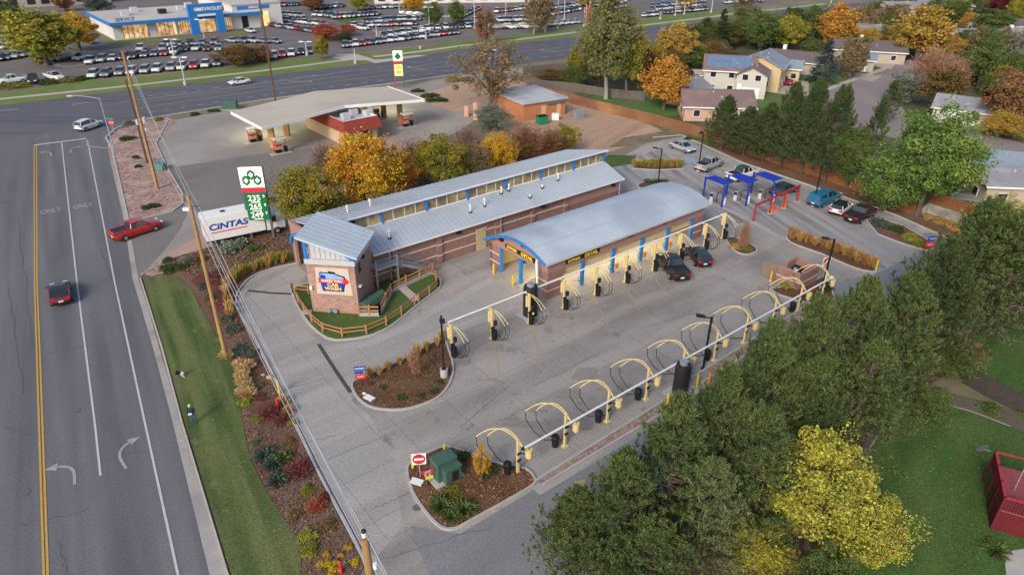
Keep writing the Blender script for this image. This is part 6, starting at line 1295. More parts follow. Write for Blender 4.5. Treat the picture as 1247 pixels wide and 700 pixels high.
# ------------------------------------------------------------------ cabinets and covers
def cabinet(px, py, dims, label, rz, m=m_green, pad=True, lid=True, z=0.1):
    e = thing('utility_cabinet', label, 'utility cabinet', G(px, py)+Vector((0, 0, z)), rz); x, y, h = dims
    if pad: mb = MB(); mb.box((0, 0, .05), (x+.7, y+.7, .12), m_conc); mb.build('pad', e)
    mb = MB(); mb.box((0, 0, .1+h/2), (x, y, h), m); mb.build('body', e)
    if lid: mb = MB(); mb.box((0, 0, .1+h+.04), (x+.12, y+.12, .1), m, taper=.96); mb.build('lid', e)
    return e
e = cabinet(541, 580, (1.5, 1.0, 1.55), 'dark green utility cabinet on a concrete pad of the triangular island', rad(38))
mb = MB(); mb.box((.15, -.75, .7), (1.2, .55, 1.15), m_green); mb.box((.15, -.78, 1.32), (1.3, .65, .08), m_green); mb.build('front_box', e)
mb = MB(); mb.box((.25, -1.04, .65), (.5, .03, .8), m_dark); mb.build('louvre', e)
cabinet(281, 133, (2.6, 1.6, 1.5), 'green utility box at the kerb north of the station', rad(8), z=0)
cabinet(196, 207, (1.5, 1.3, .8), 'teal utility box on the pink rock bed', rad(-5), mat('teal_box', (.08, .20, .18), rough=.6), pad=False, z=.05)
for x, y, rz, lab in ((508, 588, rad(-20), 'flat white utility cover on the triangular mulch island'), (450, 486, rad(-35), 'flat white utility cover at the left of the mulch island'), (444, 481, rad(-35), 'tiny white utility cover above the bigger one on the mulch island')):
    mb = MB(); s_ = .9 if 'tiny' not in lab else .35; mb.box((0, 0, .05), (s_, s_*.6, .1), mat('cover_grey', (.45, .5, .55), rough=.6)); mb.box((0, 0, .105), (s_*.88, s_*.5, .02), m_wtrim); o = mb.build('utility_cover'); o.location = G(x, y)+Vector((0, 0, .1)); o.rotation_euler = (0, 0, rz); tag(o, lab, 'utility cover')
for x, y, lab, s_ in ((329, 461, 'tan boulder on the mulch near the kerb', .5), (321, 458, 'small tan stone beside the boulder', .3)):
    mb = MB(); mb.ball((0, 0, .1), (.5*s_*1.4, .35*s_*1.4, .3*s_*1.4), mat('tan_stone', (.45, .33, .22), (.3, .22, .16), 3), 9, 6, .15, R); o = mb.build('boulder'); o.location = G(x, y)+Vector((0, 0, .05)); tag(o, lab, 'rock')
for x, y, lab in ((339, 498, 'small red marker post by the orange grass clump'), (416, 698, 'red marker post among the yellow flowers'),):
    mb = MB(); mb.cyl((0, 0, 0), .1, .95, m_rsign, 8); mb.ball((0, 0, .95), .1, m_rsign); o = mb.build('marker_post'); o.location = G(x, y); tag(o, lab, 'marker')
# ------------------------------------------------------------------ pay lanes: blue sails, red bar, kiosks
cn_ = [((858.6, 216.4), (870.7, 213.6), (893.6, 222), (881.4, 225), (856, 241), (878.5, 253)), ((889, 213.6), (901, 210.7), (923.6, 218.6), (911.4, 223.6), (884, 238), (908, 251)), ((918.6, 211.4), (931.4, 208.6), (954.3, 217), (942, 220.7), (914, 235), (938.5, 248.5))]
for i, (a, b, c, d, pa, pb) in enumerate(cn_):
    o0 = G(*pb); e = thing('shade_canopy', ['royal blue sail canopy nearest the arched roof', 'middle one of three royal blue sail canopies', 'royal blue sail canopy farthest right over the pay lanes'][i], 'canopy', o0, 0, 'blue sail canopies of the pay lanes')
    q = [G(*a, 3.05)-o0, G(*b, 3.15)-o0, G(*c, 3.05)-o0, G(*d, 2.85)-o0]; mb = MB(); th = Vector((0, 0, .06)); mb.add(q+[v-th for v in q], [(0, 1, 2, 3), (7, 6, 5, 4), (0, 4, 5, 1), (1, 5, 6, 2), (2, 6, 7, 3), (3, 7, 4, 0)], m_dblue); mb.build('sail', e)
    for p_, tp in ((G(*pb)-o0, q[3]), (G(*pa)-o0, q[0])): mb = MB(); mb.beam((p_.x, p_.y, 0), (p_.x, p_.y, 3.0), .2, .2, m_dblue); mb.beam((p_.x, p_.y, 2.9), tp, .12, .12, m_dblue); mb.build('post', e)
    k = o0+Vector((-.9, 1.9, 0)); e2 = thing('pay_kiosk', ['white pay kiosk under the blue canopy nearest the arched roof', 'white pay kiosk under the middle blue canopy', 'white pay kiosk under the right blue canopy'][i], 'kiosk', k, rad(-30), 'pay kiosks')
    mb = MB(); mb.box((0, 0, .65), (.45, .4, 1.3), m_flash, taper=.9); mb.build('body', e2); mb = MB(); mb.box((0, -.26, 1.1), (.4, .03, .4), m_glassd); mb.build('screen', e2)
    mb = MB(); mb.tube([(.6, .4, 0), (.6, .4, 1.2), (.9, .2, 1.6), (1.3, 0, 1.6)], .05, m_black, 6); mb.build('loop_arm', e2)
    kk = o0+Vector((.55, .9, 0)); e3 = thing('lane_gate', ['white lane gate box at the first pay lane', 'white lane gate box at the middle pay lane', 'white lane gate box at the last pay lane'][i], 'gate', kk, rad(-30), 'lane gates'); mb = MB(); mb.box((0, 0, .5), (.35, .35, 1.0), m_wtrim); mb.build('box', e3); mb = MB(); mb.beam((0, 0, .95), (2.2, -.6, 1.0), .06, .06, m_galv); mb.build('gate_arm', e3)
rb = G(917, 270.7); e = thing('height_bar', 'long red height bar on four red legs over the lanes', 'height barrier', rb); rp = [G(917, 270.7)-rb, G(937, 260)-rb, G(953.6, 253.6)-rb, G(970, 245.7)-rb]
mb = MB(); mb.beam(rp[0]+Vector((0, 0, 2.3)), rp[3]+Vector((0, 0, 2.3)), .2, .22, m_redp); mb.build('bar', e)
for p_ in rp: mb = MB(); mb.beam(p_, p_+Vector((0, 0, 2.2)), .2, .2, m_redp); mb.box(p_+Vector((0, 0, .05)), (.6, .6, .1), m_conc); mb.build('leg', e)
for p_, lab in ((rp[1], 'orange bumper box at the second leg of the red bar'), (rp[2], 'orange bumper box at the third leg of the red bar')): mb = MB(); mb.box((0, 0, .5), (.45, .9, 1.0), m_cone, taper=.85); o = mb.build('bumper_box'); o.location = rb+p_+Vector((.3, .5, 0)); o.rotation_euler = (0, 0, rad(-30)); tag(o, lab, 'bumper')
mb = MB(); mb.cyl((0, 0, 0), .28, .05, m_cone, 10); mb.lathe((0, 0, .05), [(.18, 0), (.05, .7)], mat('red_cone', (.8, .06, .03), rough=.5), 12); o = mb.build('traffic_cone'); o.location = G(946, 257); tag(o, 'red orange traffic cone between the legs of the red bar', 'cone')
# dumpster enclosure
e = bthing('dumpster_enclosure', 'roofless brick dumpster enclosure with an open gate at the lot end', 'enclosure', 0, 0)
for x0, x1, y0, y1 in ((21.4, 21.62, -14.6, -11.9), (24.6, 24.82, -14.6, -11.9), (21.62, 24.6, -14.6, -14.38), (22.9, 24.6, -12.1, -11.88)):
    mb = MB(); mb.box0(x0, x1, y0, y1, 0, 1.85, m_brick); w_ = mb.build('wall', e); mb = MB(); mb.box0(x0-.04, x1+.04, y0-.04, y1+.04, 1.85, 1.93, m_pink); mb.build('coping', w_); mb = MB(); mb.box0(x0-.03, x1+.03, y0-.03, y1+.03, .85, .95, m_band); mb.build('trim_band', w_)
mb = MB(); mb.beam((21.5, -11.8, 1.0), (21.2, -10.3, 1.0), .08, 1.75, mat('gate_tan', (.22, .17, .13), (.17, .13, .10), 1)); mb.build('gate', e)
e = bthing('dumpster', 'dark dumpster with an open lid inside the brick enclosure', 'dumpster', 23.1, -13.2); mb = MB(); mb.box((0, 0, .65), (2.1, 1.4, 1.2), m_black, taper=1.05); mb.build('body', e); mb = MB(); mb.beam((-.8, .3, 1.3), (.8, .5, 1.45), .6, .05, m_dark); mb.build('lid', e)
for k in range(5): mb = MB(); mb.ball((R.uniform(-.7, .7), R.uniform(-.4, .4), 1.3), (.3, .22, .16), [m_white2, m_galv, m_dark][k % 3], 7, 5, .2, R); mb.build('rubbish_bag', e)

# ------------------------------------------------------------------ gas station
def L3(px, py, z): return G(px, py, z)
cz = 5.0; cp = [L3(281, 136.5, cz), L3(319, 156, cz), L3(420, 129, cz+.3), L3(384, 111, cz+.3)], [L3(384, 111, cz+.3), L3(420, 129, cz+.3), L3(517, 121.5, cz), L3(472, 105.5, cz)]
for lx, ly in ((330, 168), (400, 148), (475, 138)):
    al = bpy.data.lights.new('canopy_light', 'AREA'); al.energy = 420; al.size = 6; al.color = (1, .95, .55); ao = bpy.data.objects.new('canopy_light', al); COL.objects.link(ao); ao.location = G(lx, ly-4)+Vector((0, 0, 4.5))
m_can = mat('canopy_membrane', (.50, .44, .37), (.43, .38, .32), .12, .8, c3=(.39, .35, .30), scale3=.08, stretch=(.3, 1, 1), rot=rad(-50), detail=3)
o0 = G(400, 150); e = thing('station_canopy', 'wide pale gull wing canopy over the fuel pumps', 'canopy', o0); mb = MB()
for q in cp:
    q = [v-o0 for v in q]; th = Vector((0, 0, .4)); mb.add(q+[v-th for v in q], [(3, 2, 1, 0), (4, 5, 6, 7), (0, 1, 5, 4), (1, 2, 6, 5), (2, 3, 7, 6), (3, 0, 4, 7)], m_can)
mb.build('roof', e)
mb = MB(); a, b, c = cp[0][1]-o0, cp[0][2]-o0, cp[1][2]-o0; dz = Vector((0, 0, -.15)); mb.beam(a+dz, b+dz, .12, .5, m_wtrim); mb.beam(b+dz, c+dz, .12, .5, m_wtrim); mb.beam(cp[0][0]-o0+dz, a+dz, .12, .5, m_wtrim); mb.beam(c+dz, cp[1][3]-o0+dz, .12, .5, m_wtrim); mb.build('fascia', e)
m_tancol = mat('tan_brick_column', (.48, .30, .14), (.38, .23, .11), 2)
for x, y in ((317, 172), (333, 180), (468, 143), (488, 151), (350, 165), (445, 138)): q = G(x, y)-o0; mb = MB(); mb.box((q.x, q.y, 2.3), (.9, .6, 4.6), m_tancol); mb.build('column', e)
def pump(px, py, lab, rz=rad(40)):
    e = thing('fuel_pump', lab, 'fuel pump', G(px, py), rz, 'fuel pumps of the station'); mb = MB(); mb.box((0, 0, .08), (3.2, 1.2, .16), m_conc); mb.build('island', e)
    mb = MB(); mb.box((-.3, 0, .95), (.9, .6, 1.6), m_tancol); mb.box((-.3, -.02, .5), (.94, .66, .5), m_black); mb.box((-.3, -.02, 1.45), (.94, .66, .3), m_redp); mb.build('cabinet', e); mb = MB(); mb.box((.9, 0, .6), (.5, .5, 1.0), m_black); mb.build('bin', e)
    mb = MB(); mb.box((0, 0, 2.45), (1.9, 1.2, .2), mat('cream_hood', (.66, .62, .50), rough=.5)); mb.build('hood', e)
    for x in (-1, 1): mb = MB(); mb.box((x*.95, 0, 1.2), (.1, .1, 2.3), m_rsign); mb.build('hood_post', e)
pump(311, 174, 'fuel pump at the left end beneath the canopy corner'); pump(342, 187, 'fuel pump with white hood in front of the left canopy edge'); pump(461, 144, 'fuel pump behind the dark red store corner'); pump(496, 155, 'fuel pump with white hood right of the dark red store')
a = G(418, 150, 4.0); b = G(460, 142, 4.0); d = G(393.5, 139.2, 4.0); X = (b-a); WX = X.length; X.normalize(); Yd = Vector((-X.y, X.x, 0)); rz = math.atan2(X.y, X.x)
e = thing('station_store', 'small store with dark red mansard band and white rimmed flat roof', 'shop', (a.x, a.y, 0), rz); SD = 15.0
m_mred = mat('dark_red_mansard', (.22, .035, .03), (.27, .05, .04), 1.5); sk = (d-a).normalized(); skx = sk.dot(X)*SD; sky_ = sk.dot(Yd)*SD
cr = [Vector((0, 0, 0)), Vector((WX, 0, 0)), Vector((WX+skx, sky_, 0)), Vector((skx, sky_, 0))]
inn = lambda k: [c+((sum(cr, Vector())/4)-c).normalized()*k for c in cr]
def ring(mb, lo, zl, hi, zh, m):
    for i in range(4):
        j = (i+1) % 4; mb.add([(lo[i].x, lo[i].y, zl), (lo[j].x, lo[j].y, zl), (hi[j].x, hi[j].y, zh), (hi[i].x, hi[i].y, zh)], [(0, 1, 2, 3)], m)
mb = MB(); ring(mb, inn(.4), 0, inn(.4), 2.6, mat('cream_wall', (.55, .42, .28), (.48, .36, .24), 1)); mb.build('wall', e)
mb = MB(); out = inn(-.9); ring(mb, out, 2.4, cr, 4.2, m_mred); ring(mb, inn(.3), 4.2, inn(.3), 3.5, m_wtrim); mb.add([(v.x, v.y, 2.4) for v in out], [(0, 3, 2, 1)], m_mred); mb.build('mansard', e)
mb = MB(); ring(mb, cr, 4.2, inn(.3), 4.22, m_wtrim); i3 = inn(.3); mb.add([(v.x, v.y, 3.55) for v in i3], [(0, 1, 2, 3)], m_flash); mb.build('roof', e)
for x, y in ((2, 3), (4.5, 5), (6, 2.5), (4, 8)): mb = MB(); mb.box((x+skx*y/SD, y, 4.1), (1.3, 1.1, 1.0), m_flash); mb.build('roof_unit', e)
for k in range(5): y = 1.5+k*2.6; mb = MB(); x0_ = skx*y/SD-.02; mb.box((x0_+.35, y, 1.3), (.2, 1.5, 1.6), mat('lit_shop_window', (.85, .55, .22), (.3, .2, .1), 2, emit=.8)); mb.build('window', e)
mb = MB(); mb.box((4, .35, 1.3), (2.2, .12, 1.5), m_glassd); mb.build('window', e)
text('lettering', 'STORE', .001, m_wsign, e, (3, -.9, 3.3), (rad(70), 0, 0), .01) if False else None
# price sign
gs = G(306.5, 291); gs2 = G(334, 290); X = gs2-gs; gw = X.length; rz = math.atan2(X.y, X.x); e = thing('price_sign', 'tall green and white fuel price sign on two grey posts', 'sign', gs, rz); GH = HT(306.5, 291, 204)
for x in (.05, gw-.05): mb = MB(); mb.box((x, .12, GH/2), (.25, .25, GH), mat('sign_post_grey', (.10, .11, .13), rough=.5)); mb.build('post', e)
m_cream = mat('lit_cream_panel', (.85, .84, .70), emit=.35); m_sgreen = mat('sign_green', (.01, .16, .06), rough=.4)
mb = MB(); mb.box0(.0, gw, -.15, .1, GH-2.9, GH, m_cream); lp = mb.build('logo_panel', e)
mb = MB(); mb.box0(.0, gw, -.17, -.15, GH-2.9, GH-2.35, m_rsign); mb.build('red_strip', lp)
cx_ = gw/2
for dx, dz in ((0, -.85), (-.62, -1.5), (.62, -1.5)):
    mb = MB(); c_ = (cx_+dx, GH+dz); hexo = [(c_[0]+.0, c_[1]+.62), (c_[0]+.42, c_[1]+.3), (c_[0]+.42, c_[1]-.3), (c_[0], c_[1]-.62), (c_[0]-.42, c_[1]-.3), (c_[0]-.42, c_[1]+.3)]; plate(mb, hexo, -.18, -.15, m_sgreen); mb.build('green_diamond', lp)
    mb = MB(); plate(mb, [(c_[0], c_[1]+.33), (c_[0]+.26, c_[1]), (c_[0], c_[1]-.33), (c_[0]-.26, c_[1])], -.2, -.18, m_cream); mb.build('white_diamond', lp)
mb = MB(); mb.box0(.15, gw-.05, -.15, .1, GH-6.3, GH-3.1, m_sgreen); pp_ = mb.build('price_panel', e)
for z, s1, s2 in ((3.65, '235', '9'), (4.7, '265', '9'), (5.7, '249', '7')):
    text('price', s1, .95, m_cream, pp_, (cx_-.1, -.17, GH-z), (rad(90), 0, 0), .01, 1, bold=.012); text('price', s2, .45, m_cream, pp_, (cx_+.98, -.17, GH-z+.2), (rad(90), 0, 0), .01, 1, bold=.01)
    mb = MB(); mb.box0(cx_-.5, cx_+.5, -.17, -.15, GH-z-.52, GH-z-.43, m_cream); mb.build('underline', pp_)
g2 = G(487, 108); e = thing('price_sign', 'distant narrow fuel sign beside the main road behind the canopy', 'sign', g2, rad(8)); GH = HT(487, 108, 62)
for x, m_ in ((-.9, m_redp), (.9, m_green)): mb = MB(); mb.box((x, .1, GH/2), (.25, .25, GH), m_); mb.build('post', e)
mb = MB(); mb.box0(-1, 1, -.12, .1, GH-2.4, GH, m_cream); lp = mb.build('logo_panel', e); mb = MB(); mb.box0(-1, 1, -.14, -.12, GH-2.6, GH-2.1, m_rsign); mb.build('red_strip', lp); mb = MB(); plate(mb, [(0, GH-.3), (.7, GH-1.2), (0, GH-1.9), (-.7, GH-1.2)], -.14, -.12, m_sgreen); mb.build('green_diamond', lp)
mb = MB(); mb.box0(-.9, .9, -.12, .1, GH-5.2, GH-2.8, mat('yellow_price', (.75, .66, .25), emit=.2)); pq = mb.build('price_panel', e); text('price', '235', .8, m_sgreen, pq, (0, -.14, GH-3.4), (rad(90), 0, 0), .01); text('price', '265', .8, m_sgreen, pq, (0, -.14, GH-4.4), (rad(90), 0, 0), .01)
# box truck
t0 = G(254, 303); t1 = G(334, 286); X = t1-t0; rz = math.atan2(X.y, X.x)
e = thing('box_truck', 'white box truck with dark blue lettering parked behind the price sign', 'truck', t0, rz)
mb = MB(); mb.box0(0, 6.6, 0, 2.4, .85, 3.6, m_white2); bx_ = mb.build('box', e)
mb = MB(); mb.box0(0, 6.6, .05, 2.35, 3.6, 3.64, m_wtrim); mb.build('roof', bx_)
text('lettering', 'CiNTAS', 1.0, m_bsign, bx_, (2.6, -.02, 2.4), (rad(90), 0, 0), .01, 1.25, bold=.03, shear=.15)
mb = MB(); mb.box0(.7, 4.6, -.02, 0, 1.7, 1.82, m_rsign); mb.build('red_stripe', bx_)
mb = MB(); mb.box0(-.03, 0, .2, 2.2, 1.0, 3.4, mat('pinkish_white_door', (.7, .55, .52), rough=.5)); mb.build('rear_door', bx_)
mb = MB(); mb.box0(2.2, 2.7, 1, 1.5, 3.64, 3.7, m_dark); mb.build('roof_vent', bx_)
mb = MB(); mb.box0(0, 8.8, .3, 2.1, .55, .85, m_dark); mb.build('chassis', e)
mb = MB(); mb.box0(6.75, 8.0, .1, 2.3, .7, 2.5, m_white2); mb.box0(8.0, 8.9, .15, 2.25, .7, 1.5, m_white2); mb.build('cab', e)
mb = MB(); mb.box0(7.2, 7.95, .07, .1, 1.6, 2.3, m_glassd); mb.build('window', e)
for x in (1.6, 7.9):
    for y in (.15, 2.25):
        mb = MB(); mb.tube([(x, y-.13, .45), (x, y+.13, .45)], .45, m_black, 16); wh = mb.build('wheel', e); mb = MB(); mb.tube([(x, y-.14, .45), (x, y-.13, .45)] if y < 1 else [(x, y+.13, .45), (x, y+.14, .45)], .24, m_galv, 12); mb.build('rim', wh)
# ------------------------------------------------------------------ fences and walls
def board_fence(pts, label, h=1.9, m=None, z0=0, group=None, gaps=.0):
    m = m or m_fence; pts = [Vector((p[0], p[1])) for p in pts]; e = thing('board_fence', label, 'fence', (pts[0].x, pts[0].y, z0), 0, group); o = pts[0]; mb = MB(); rg = random.Random(len(label))
    for i in range(len(pts)-1):
        a, b = pts[i]-o, pts[i+1]-o; L_ = (b-a).length; n_ = max(1, int(L_/.16)); d = (b-a)/n_; rzz = math.atan2(d.y, d.x)
        for k in range(n_):
            c = a+d*(k+.5); hh = h+rg.uniform(-.04, .04); mb.box((c.x, c.y, hh/2), (d.length*.93, .03, hh), m, rz=rzz)
    mb.build('boards', e); pm = MB()
    for i in range(len(pts)-1):
        a, b = pts[i]-o, pts[i+1]-o; L_ = (b-a).length; n_ = max(1, round(L_/2.5))
        for k in range(n_): c = a.lerp(b, k/n_); mb = MB(); mb.box((c.x, c.y+.07, h/2), (.1, .1, h), m); mb.build('post', e)
    mb = MB()
    for z in (.4, h-.35):
        for i in range(len(pts)-1): a, b = pts[i]-o, pts[i+1]-o; mb.beam((a.x, a.y+.04, z), (b.x, b.y+.04, z), .04, .09, m)
    mb.build('rails', e); return e
board_fence(P((644, 112), (680, 122), (720, 133), (760, 143), (800, 153), (857, 169)), 'long brown board fence beside the bare earth lot', 1.9)
board_fence(P((857, 169), (880, 178), (945, 200), (1000, 218), (1060, 240), (1112, 262)), 'orange brown board fence behind the row of pines', 1.9, m_fenceo)
board_fence(P((625, 96), (660, 108), (700, 112), (735, 118), (785, 123)), 'grey weathered fence under the huge cottonwood', 1.8, m_fenceg)
board_fence(P((637, 92), (672, 88), (693, 86)), 'grey fence along the main road left of the cottonwood', 1.9, m_fenceg)
board_fence(P((1143, 431), (1160, 418), (1182, 404), (1215, 372)), 'grey leaning fence between the two backyards', 1.5, m_fenceg)
rw0 = P((1115, 262), (1129, 259), (1160, 269), (1190, 281)); o = rw0[0]; e = thing('retaining_wall', 'pale stained concrete wall below the orange fence', 'wall', (o[0], o[1], 0)); mb = MB(); strip(mb, [(p[0]-o[0], p[1]-o[1]) for p in rw0[1:]], .3, 0, 1.3, mat('stained_concrete', (.40, .37, .33), (.27, .25, .22), 1, c3=(.20, .19, .17), scale3=.5)); mb.add([(0, 0, 0), (rw0[1][0]-o[0], rw0[1][1]-o[1]+.1, 0), (rw0[1][0]-o[0], rw0[1][1]-o[1]+.1, 1.3), (0, .25, 0), (rw0[1][0]-o[0], rw0[1][1]-o[1]+.35, 0), (rw0[1][0]-o[0], rw0[1][1]-o[1]+.35, 1.3)], [(0, 1, 2), (3, 5, 4), (0, 2, 5, 3)], MATS['stained_concrete']); mb.build('wall', e)
ft = [(p[0]+.1, p[1]+.3) for p in rw0[1:]]; board_fence(ft, 'orange board fence standing on the pale concrete wall', 1.5, m_fenceo, z0=1.3)
rw = P((1173, 466), (1200, 482), (1247, 505), (1400, 570)); o = rw[0]; e = thing('retaining_wall', 'dark timber retaining wall between the lower lawns', 'wall', (o[0], o[1], 0)); mb = MB(); strip(mb, [(p[0]-o[0], p[1]-o[1]) for p in rw], .16, 0, 1.6, mat('dark_timber', (.035, .03, .03), (.07, .06, .055), 2, stretch=(1, 1, 5))); mb.build('wall', e)
mb = MB(); mb.box((0, 0, .9), (4.2, 2.4, .12), m_galv); mb.box((0, 0, .45), (4, 2.2, .8), mat('shed_dark', (.05, .055, .06), rough=.6)); o = mb.build('low_shed'); o.location = G(1180, 250)+Vector((0, .6, 0)); o.rotation_euler = (0, 0, rad(-25)); tag(o, 'low dark shed with flat roof behind the orange fence', 'shed')
# flagstone patio
e = thing('stone_patio', 'pink flagstone patio slabs at the right edge above the lawn', 'patio', G(1230, 375)); mb = None
for i in range(4):
    for j in range(4): mb = MB(); mb.box((i*1.25+R.uniform(-.05, .05)+j*.3, j*1.2-i*.4, .07), (1.15, 1.05, .1), mat('pink_flagstone', (.42, .28, .24), (.34, .22, .19), 1), rz=rad(-18)); mb.build('slab', e)
# red deck
dk0 = Vector((30.3, 30.6, 0)); rz = math.atan2(34.6-30.6, 32.2-30.3)-math.pi/2; e = thing('wooden_deck', 'raised dark red wooden deck with railing at the right edge', 'deck', dk0, rz); DX, DY = 7.0, 4.5
m_deck = mat('dark_red_deck', (.13, .012, .02), (.09, .01, .017), 2, .7, stretch=(1, 5, 1)); m_deckf = mat('worn_red_deck_floor', (.30, .09, .10), (.22, .04, .05), 1.5, .8, stretch=(1, 6, 1))
mb = MB(); mb.box0(0, DX, 0, DY, 1.55, 1.7, m_deckf); mb.build('floor', e); mb = MB(); mb.box0(0, DX, -.03, .03, 0, 1.6, m_deck); mb.box0(-.03, .03, .03, DY*.45, 0, 1.6, m_deck); mb.build('skirt', e)
for x, y in ((0, 0), (0, 1.5), (0, 3), (0, DY), (2.3, 0), (4.6, 0), (DX, 0), (2.3, DY), (4.6, DY)): mb = MB(); mb.box((x, y, 1.4), (.12, .12, 2.7), m_deck); mb.build('post', e)
mb = MB()
for z in (2.72,): mb.beam((0, 0, z), (0, DY, z), .15, .06, m_redp); mb.beam((0, 0, z), (DX, 0, z), .15, .06, m_redp); mb.beam((0, DY, z), (DX, DY, z), .15, .06, m_redp)
mb.build('handrail', e); mb = MB()
for k in range(28): mb.box0(-.015, .015, k*DY/28, k*DY/28+.1, 1.7, 2.66, m_deck)
for k in range(44): mb.box0(k*DX/44, k*DX/44+.1, -.015, .015, 1.7, 2.66, m_deck)
mb.build('slats', e)
mb = MB(); mb.tube([(0, 0, 0), (0, 0, 4.6)], .035, m_galv, 6); o = mb.build('metal_mast'); o.location = dk0+Vector((1.9, 1.6, 0)); tag(o, 'thin metal mast rising beside the red deck railing', 'mast')
mb = MB(); mb.lathe((0, 0, 0), [(.02, .1), (.25, .12), (.42, .22)], m_galv, 16); mb.tube([(0, 0, .1), (.3, -.2, -.1)], .03, m_galv, 5); o = mb.build('satellite_dish'); o.location = Vector((32.0, 35.3, 2.2)); o.rotation_euler = (rad(-30), rad(-35), 0); tag(o, 'grey satellite dish at the corner of the red deck', 'satellite dish')

# ------------------------------------------------------------------ houses
WIN = m_glassd
def house(x, y, rz, W, D, H, rise, wall, roof, label, windows=True, garage=None, chimney=None, solar=False, over=.5, wing=None, z0=0, hip=False):
    """gabled house; local x = ridge direction, local -y = side facing the viewer at rz 0"""
    e = thing('house', label, 'house', (x, y, z0), rz)
    mb = MB(); w2, d2 = W/2, D/2
    pr = [(-d2, 0), (d2, 0), (d2, H), (0, H+rise), (-d2, H)]
    mb.add([(-w2, a, b) for a, b in pr]+[(w2, a, b) for a, b in pr], [(4, 3, 2, 1, 0), (5, 6, 7, 8, 9), (0, 1, 6, 5), (1, 2, 7, 6), (2, 3, 8, 7), (3, 4, 9, 8), (4, 0, 5, 9)], wall); mb.build('wall', e)
    mb = MB(); k = rise/d2; o_ = over; th = .14
    for sgn in (-1, 1):
        q = [(-w2-o_, sgn*(d2+o_), H-o_*k+.12), (w2+o_, sgn*(d2+o_), H-o_*k+.12), (w2+o_, 0, H+rise+.12), (-w2-o_, 0, H+rise+.12)]; q = [Vector(v) for v in q]
        mb.add(q+[v+Vector((0, 0, th)) for v in q], [(0, 1, 2, 3), (4, 5, 6, 7), (0, 4, 5, 1), (1, 5, 6, 2), (2, 6, 7, 3), (3, 7, 4, 0)], roof)
    rf = mb.build('roof', e)
    for sgn in (-1, 1): mb = MB(); mb.beam((-w2-o_, sgn*(d2+o_+.03), H-o_*k+.16), (w2+o_, sgn*(d2+o_+.03), H-o_*k+.16), .06, .24, m_wtrim); mb.build('eave_trim', rf)
    if chimney: mb = MB(); mb.box((chimney[0], chimney[1], H+rise*.6+.5), (.8, .9, rise+1.2), m_brickt if chimney[2] == 'b' else m_wtrim); mb.build('chimney', rf)
    if solar:
        mb = MB(); n_ = 6
        for i in range(n_):
            for j in range(2):
                x0 = -w2+.5+i*(W-1)/n_; x1 = x0+(W-1)/n_-.12; ya = -d2+.4+j*(d2-.7)/2; yb = ya+(d2-.7)/2-.1; f_ = lambda yy: H+rise*(1-abs(yy)/d2)+.36
                mb.add([(x0, ya, f_(ya)), (x1, ya, f_(ya)), (x1, yb, f_(yb)), (x0, yb, f_(yb)), (x0, ya, f_(ya)-.05), (x1, ya, f_(ya)-.05), (x1, yb, f_(yb)-.05), (x0, yb, f_(yb)-.05)], [(0, 1, 2, 3), (0, 4, 5, 1), (1, 5, 6, 2), (3, 2, 6, 7), (0, 3, 7, 4)], mat('solar_glass', (.10, .16, .27), (.15, .22, .33), 1, .25, spec=.7))
        mb.build('solar_panels', rf)
    def win(px_, py_, z, fx, w_=1.1, h_=1.1):
        mb = MB(); 
        if fx == 'y-': mb.box((px_, -d2-.03, z), (w_+.2, .06, h_+.2), m_wtrim)
        elif fx == 'y+': mb.box((px_, d2+.03, z), (w_+.2, .06, h_+.2), m_wtrim)
        else: s = 1 if fx == 'x+' else -1; mb.box((s*(w2+.03), py_, z), (.06, w_+.2, h_+.2), m_wtrim)
        o = mb.build('window', e); mb = MB()
        if fx == 'y-': mb.box((px_, -d2-.07, z), (w_, .03, h_), WIN)
        elif fx == 'y+': mb.box((px_, d2+.07, z), (w_, .03, h_), WIN)
        else: mb.box((s*(w2+.07), py_, z), (.03, w_, h_), WIN)
        mb.build('pane', o)
    if windows:
        zs = [1.5] if H < 4 else [1.5, 4.2]
        for z in zs:
            for f_ in (-.32, .05, .34): win(f_*W, 0, z, 'y-')
            for f_ in (-.2, .22): win(0, f_*D, z, 'x+'); win(0, f_*D, z, 'x-')
    if garage:
        gx, gw_, fx = garage; mb = MB()
        if fx == 'y-': mb.box((gx, -d2-.1, 1.1), (gw_, .1, 2.2), m_wtrim)
        else: mb.box(((1 if fx == 'x+' else -1)*(w2+.1), gx, 1.1), (.1, gw_, 2.2), m_wtrim)
        gd = mb.build('garage_door', e); mb = MB()
        for z in (.55, 1.1, 1.65):
            if fx == 'y-': mb.box((gx, -d2-.155, z), (gw_, .01, .03), m_flash)
            else: mb.box(((1 if fx == 'x+' else -1)*(w2+.155), gx, z), (.01, gw_, .03), m_flash)
        mb.build('panel_groove', gd)
    rg = random.Random(int(x*7+y))
    for k_ in range(3):
        xx = rg.uniform(-w2*.8, w2*.8); yy = rg.uniform(-d2*.7, d2*.7); mb = MB(); zz = H+rise*(1-abs(yy)/d2); mb.cyl((xx, yy, zz), .12, .5, m_flash, 8); mb.build('roof_vent', rf)
    mb = MB(); mb.beam((-w2-over, 0, H+rise+.27), (w2+over, 0, H+rise+.27), .3, .06, roof); mb.build('ridge_cap', rf)
    return e
mw = mat('white_siding', (.52, .505, .47), (.45, .435, .40), 2); mtn = mat('tan_siding', (.55, .43, .24), (.50, .39, .22), 1); mbg = mat('beige_siding', (.42, .36, .29), (.37, .32, .26), 1); mor = mat('orange_brick_wall', (.48, .20, .09), (.40, .16, .075), 1); mpk = mat('peach_wall', (.52, .34, .25), (.46, .30, .22), 1)
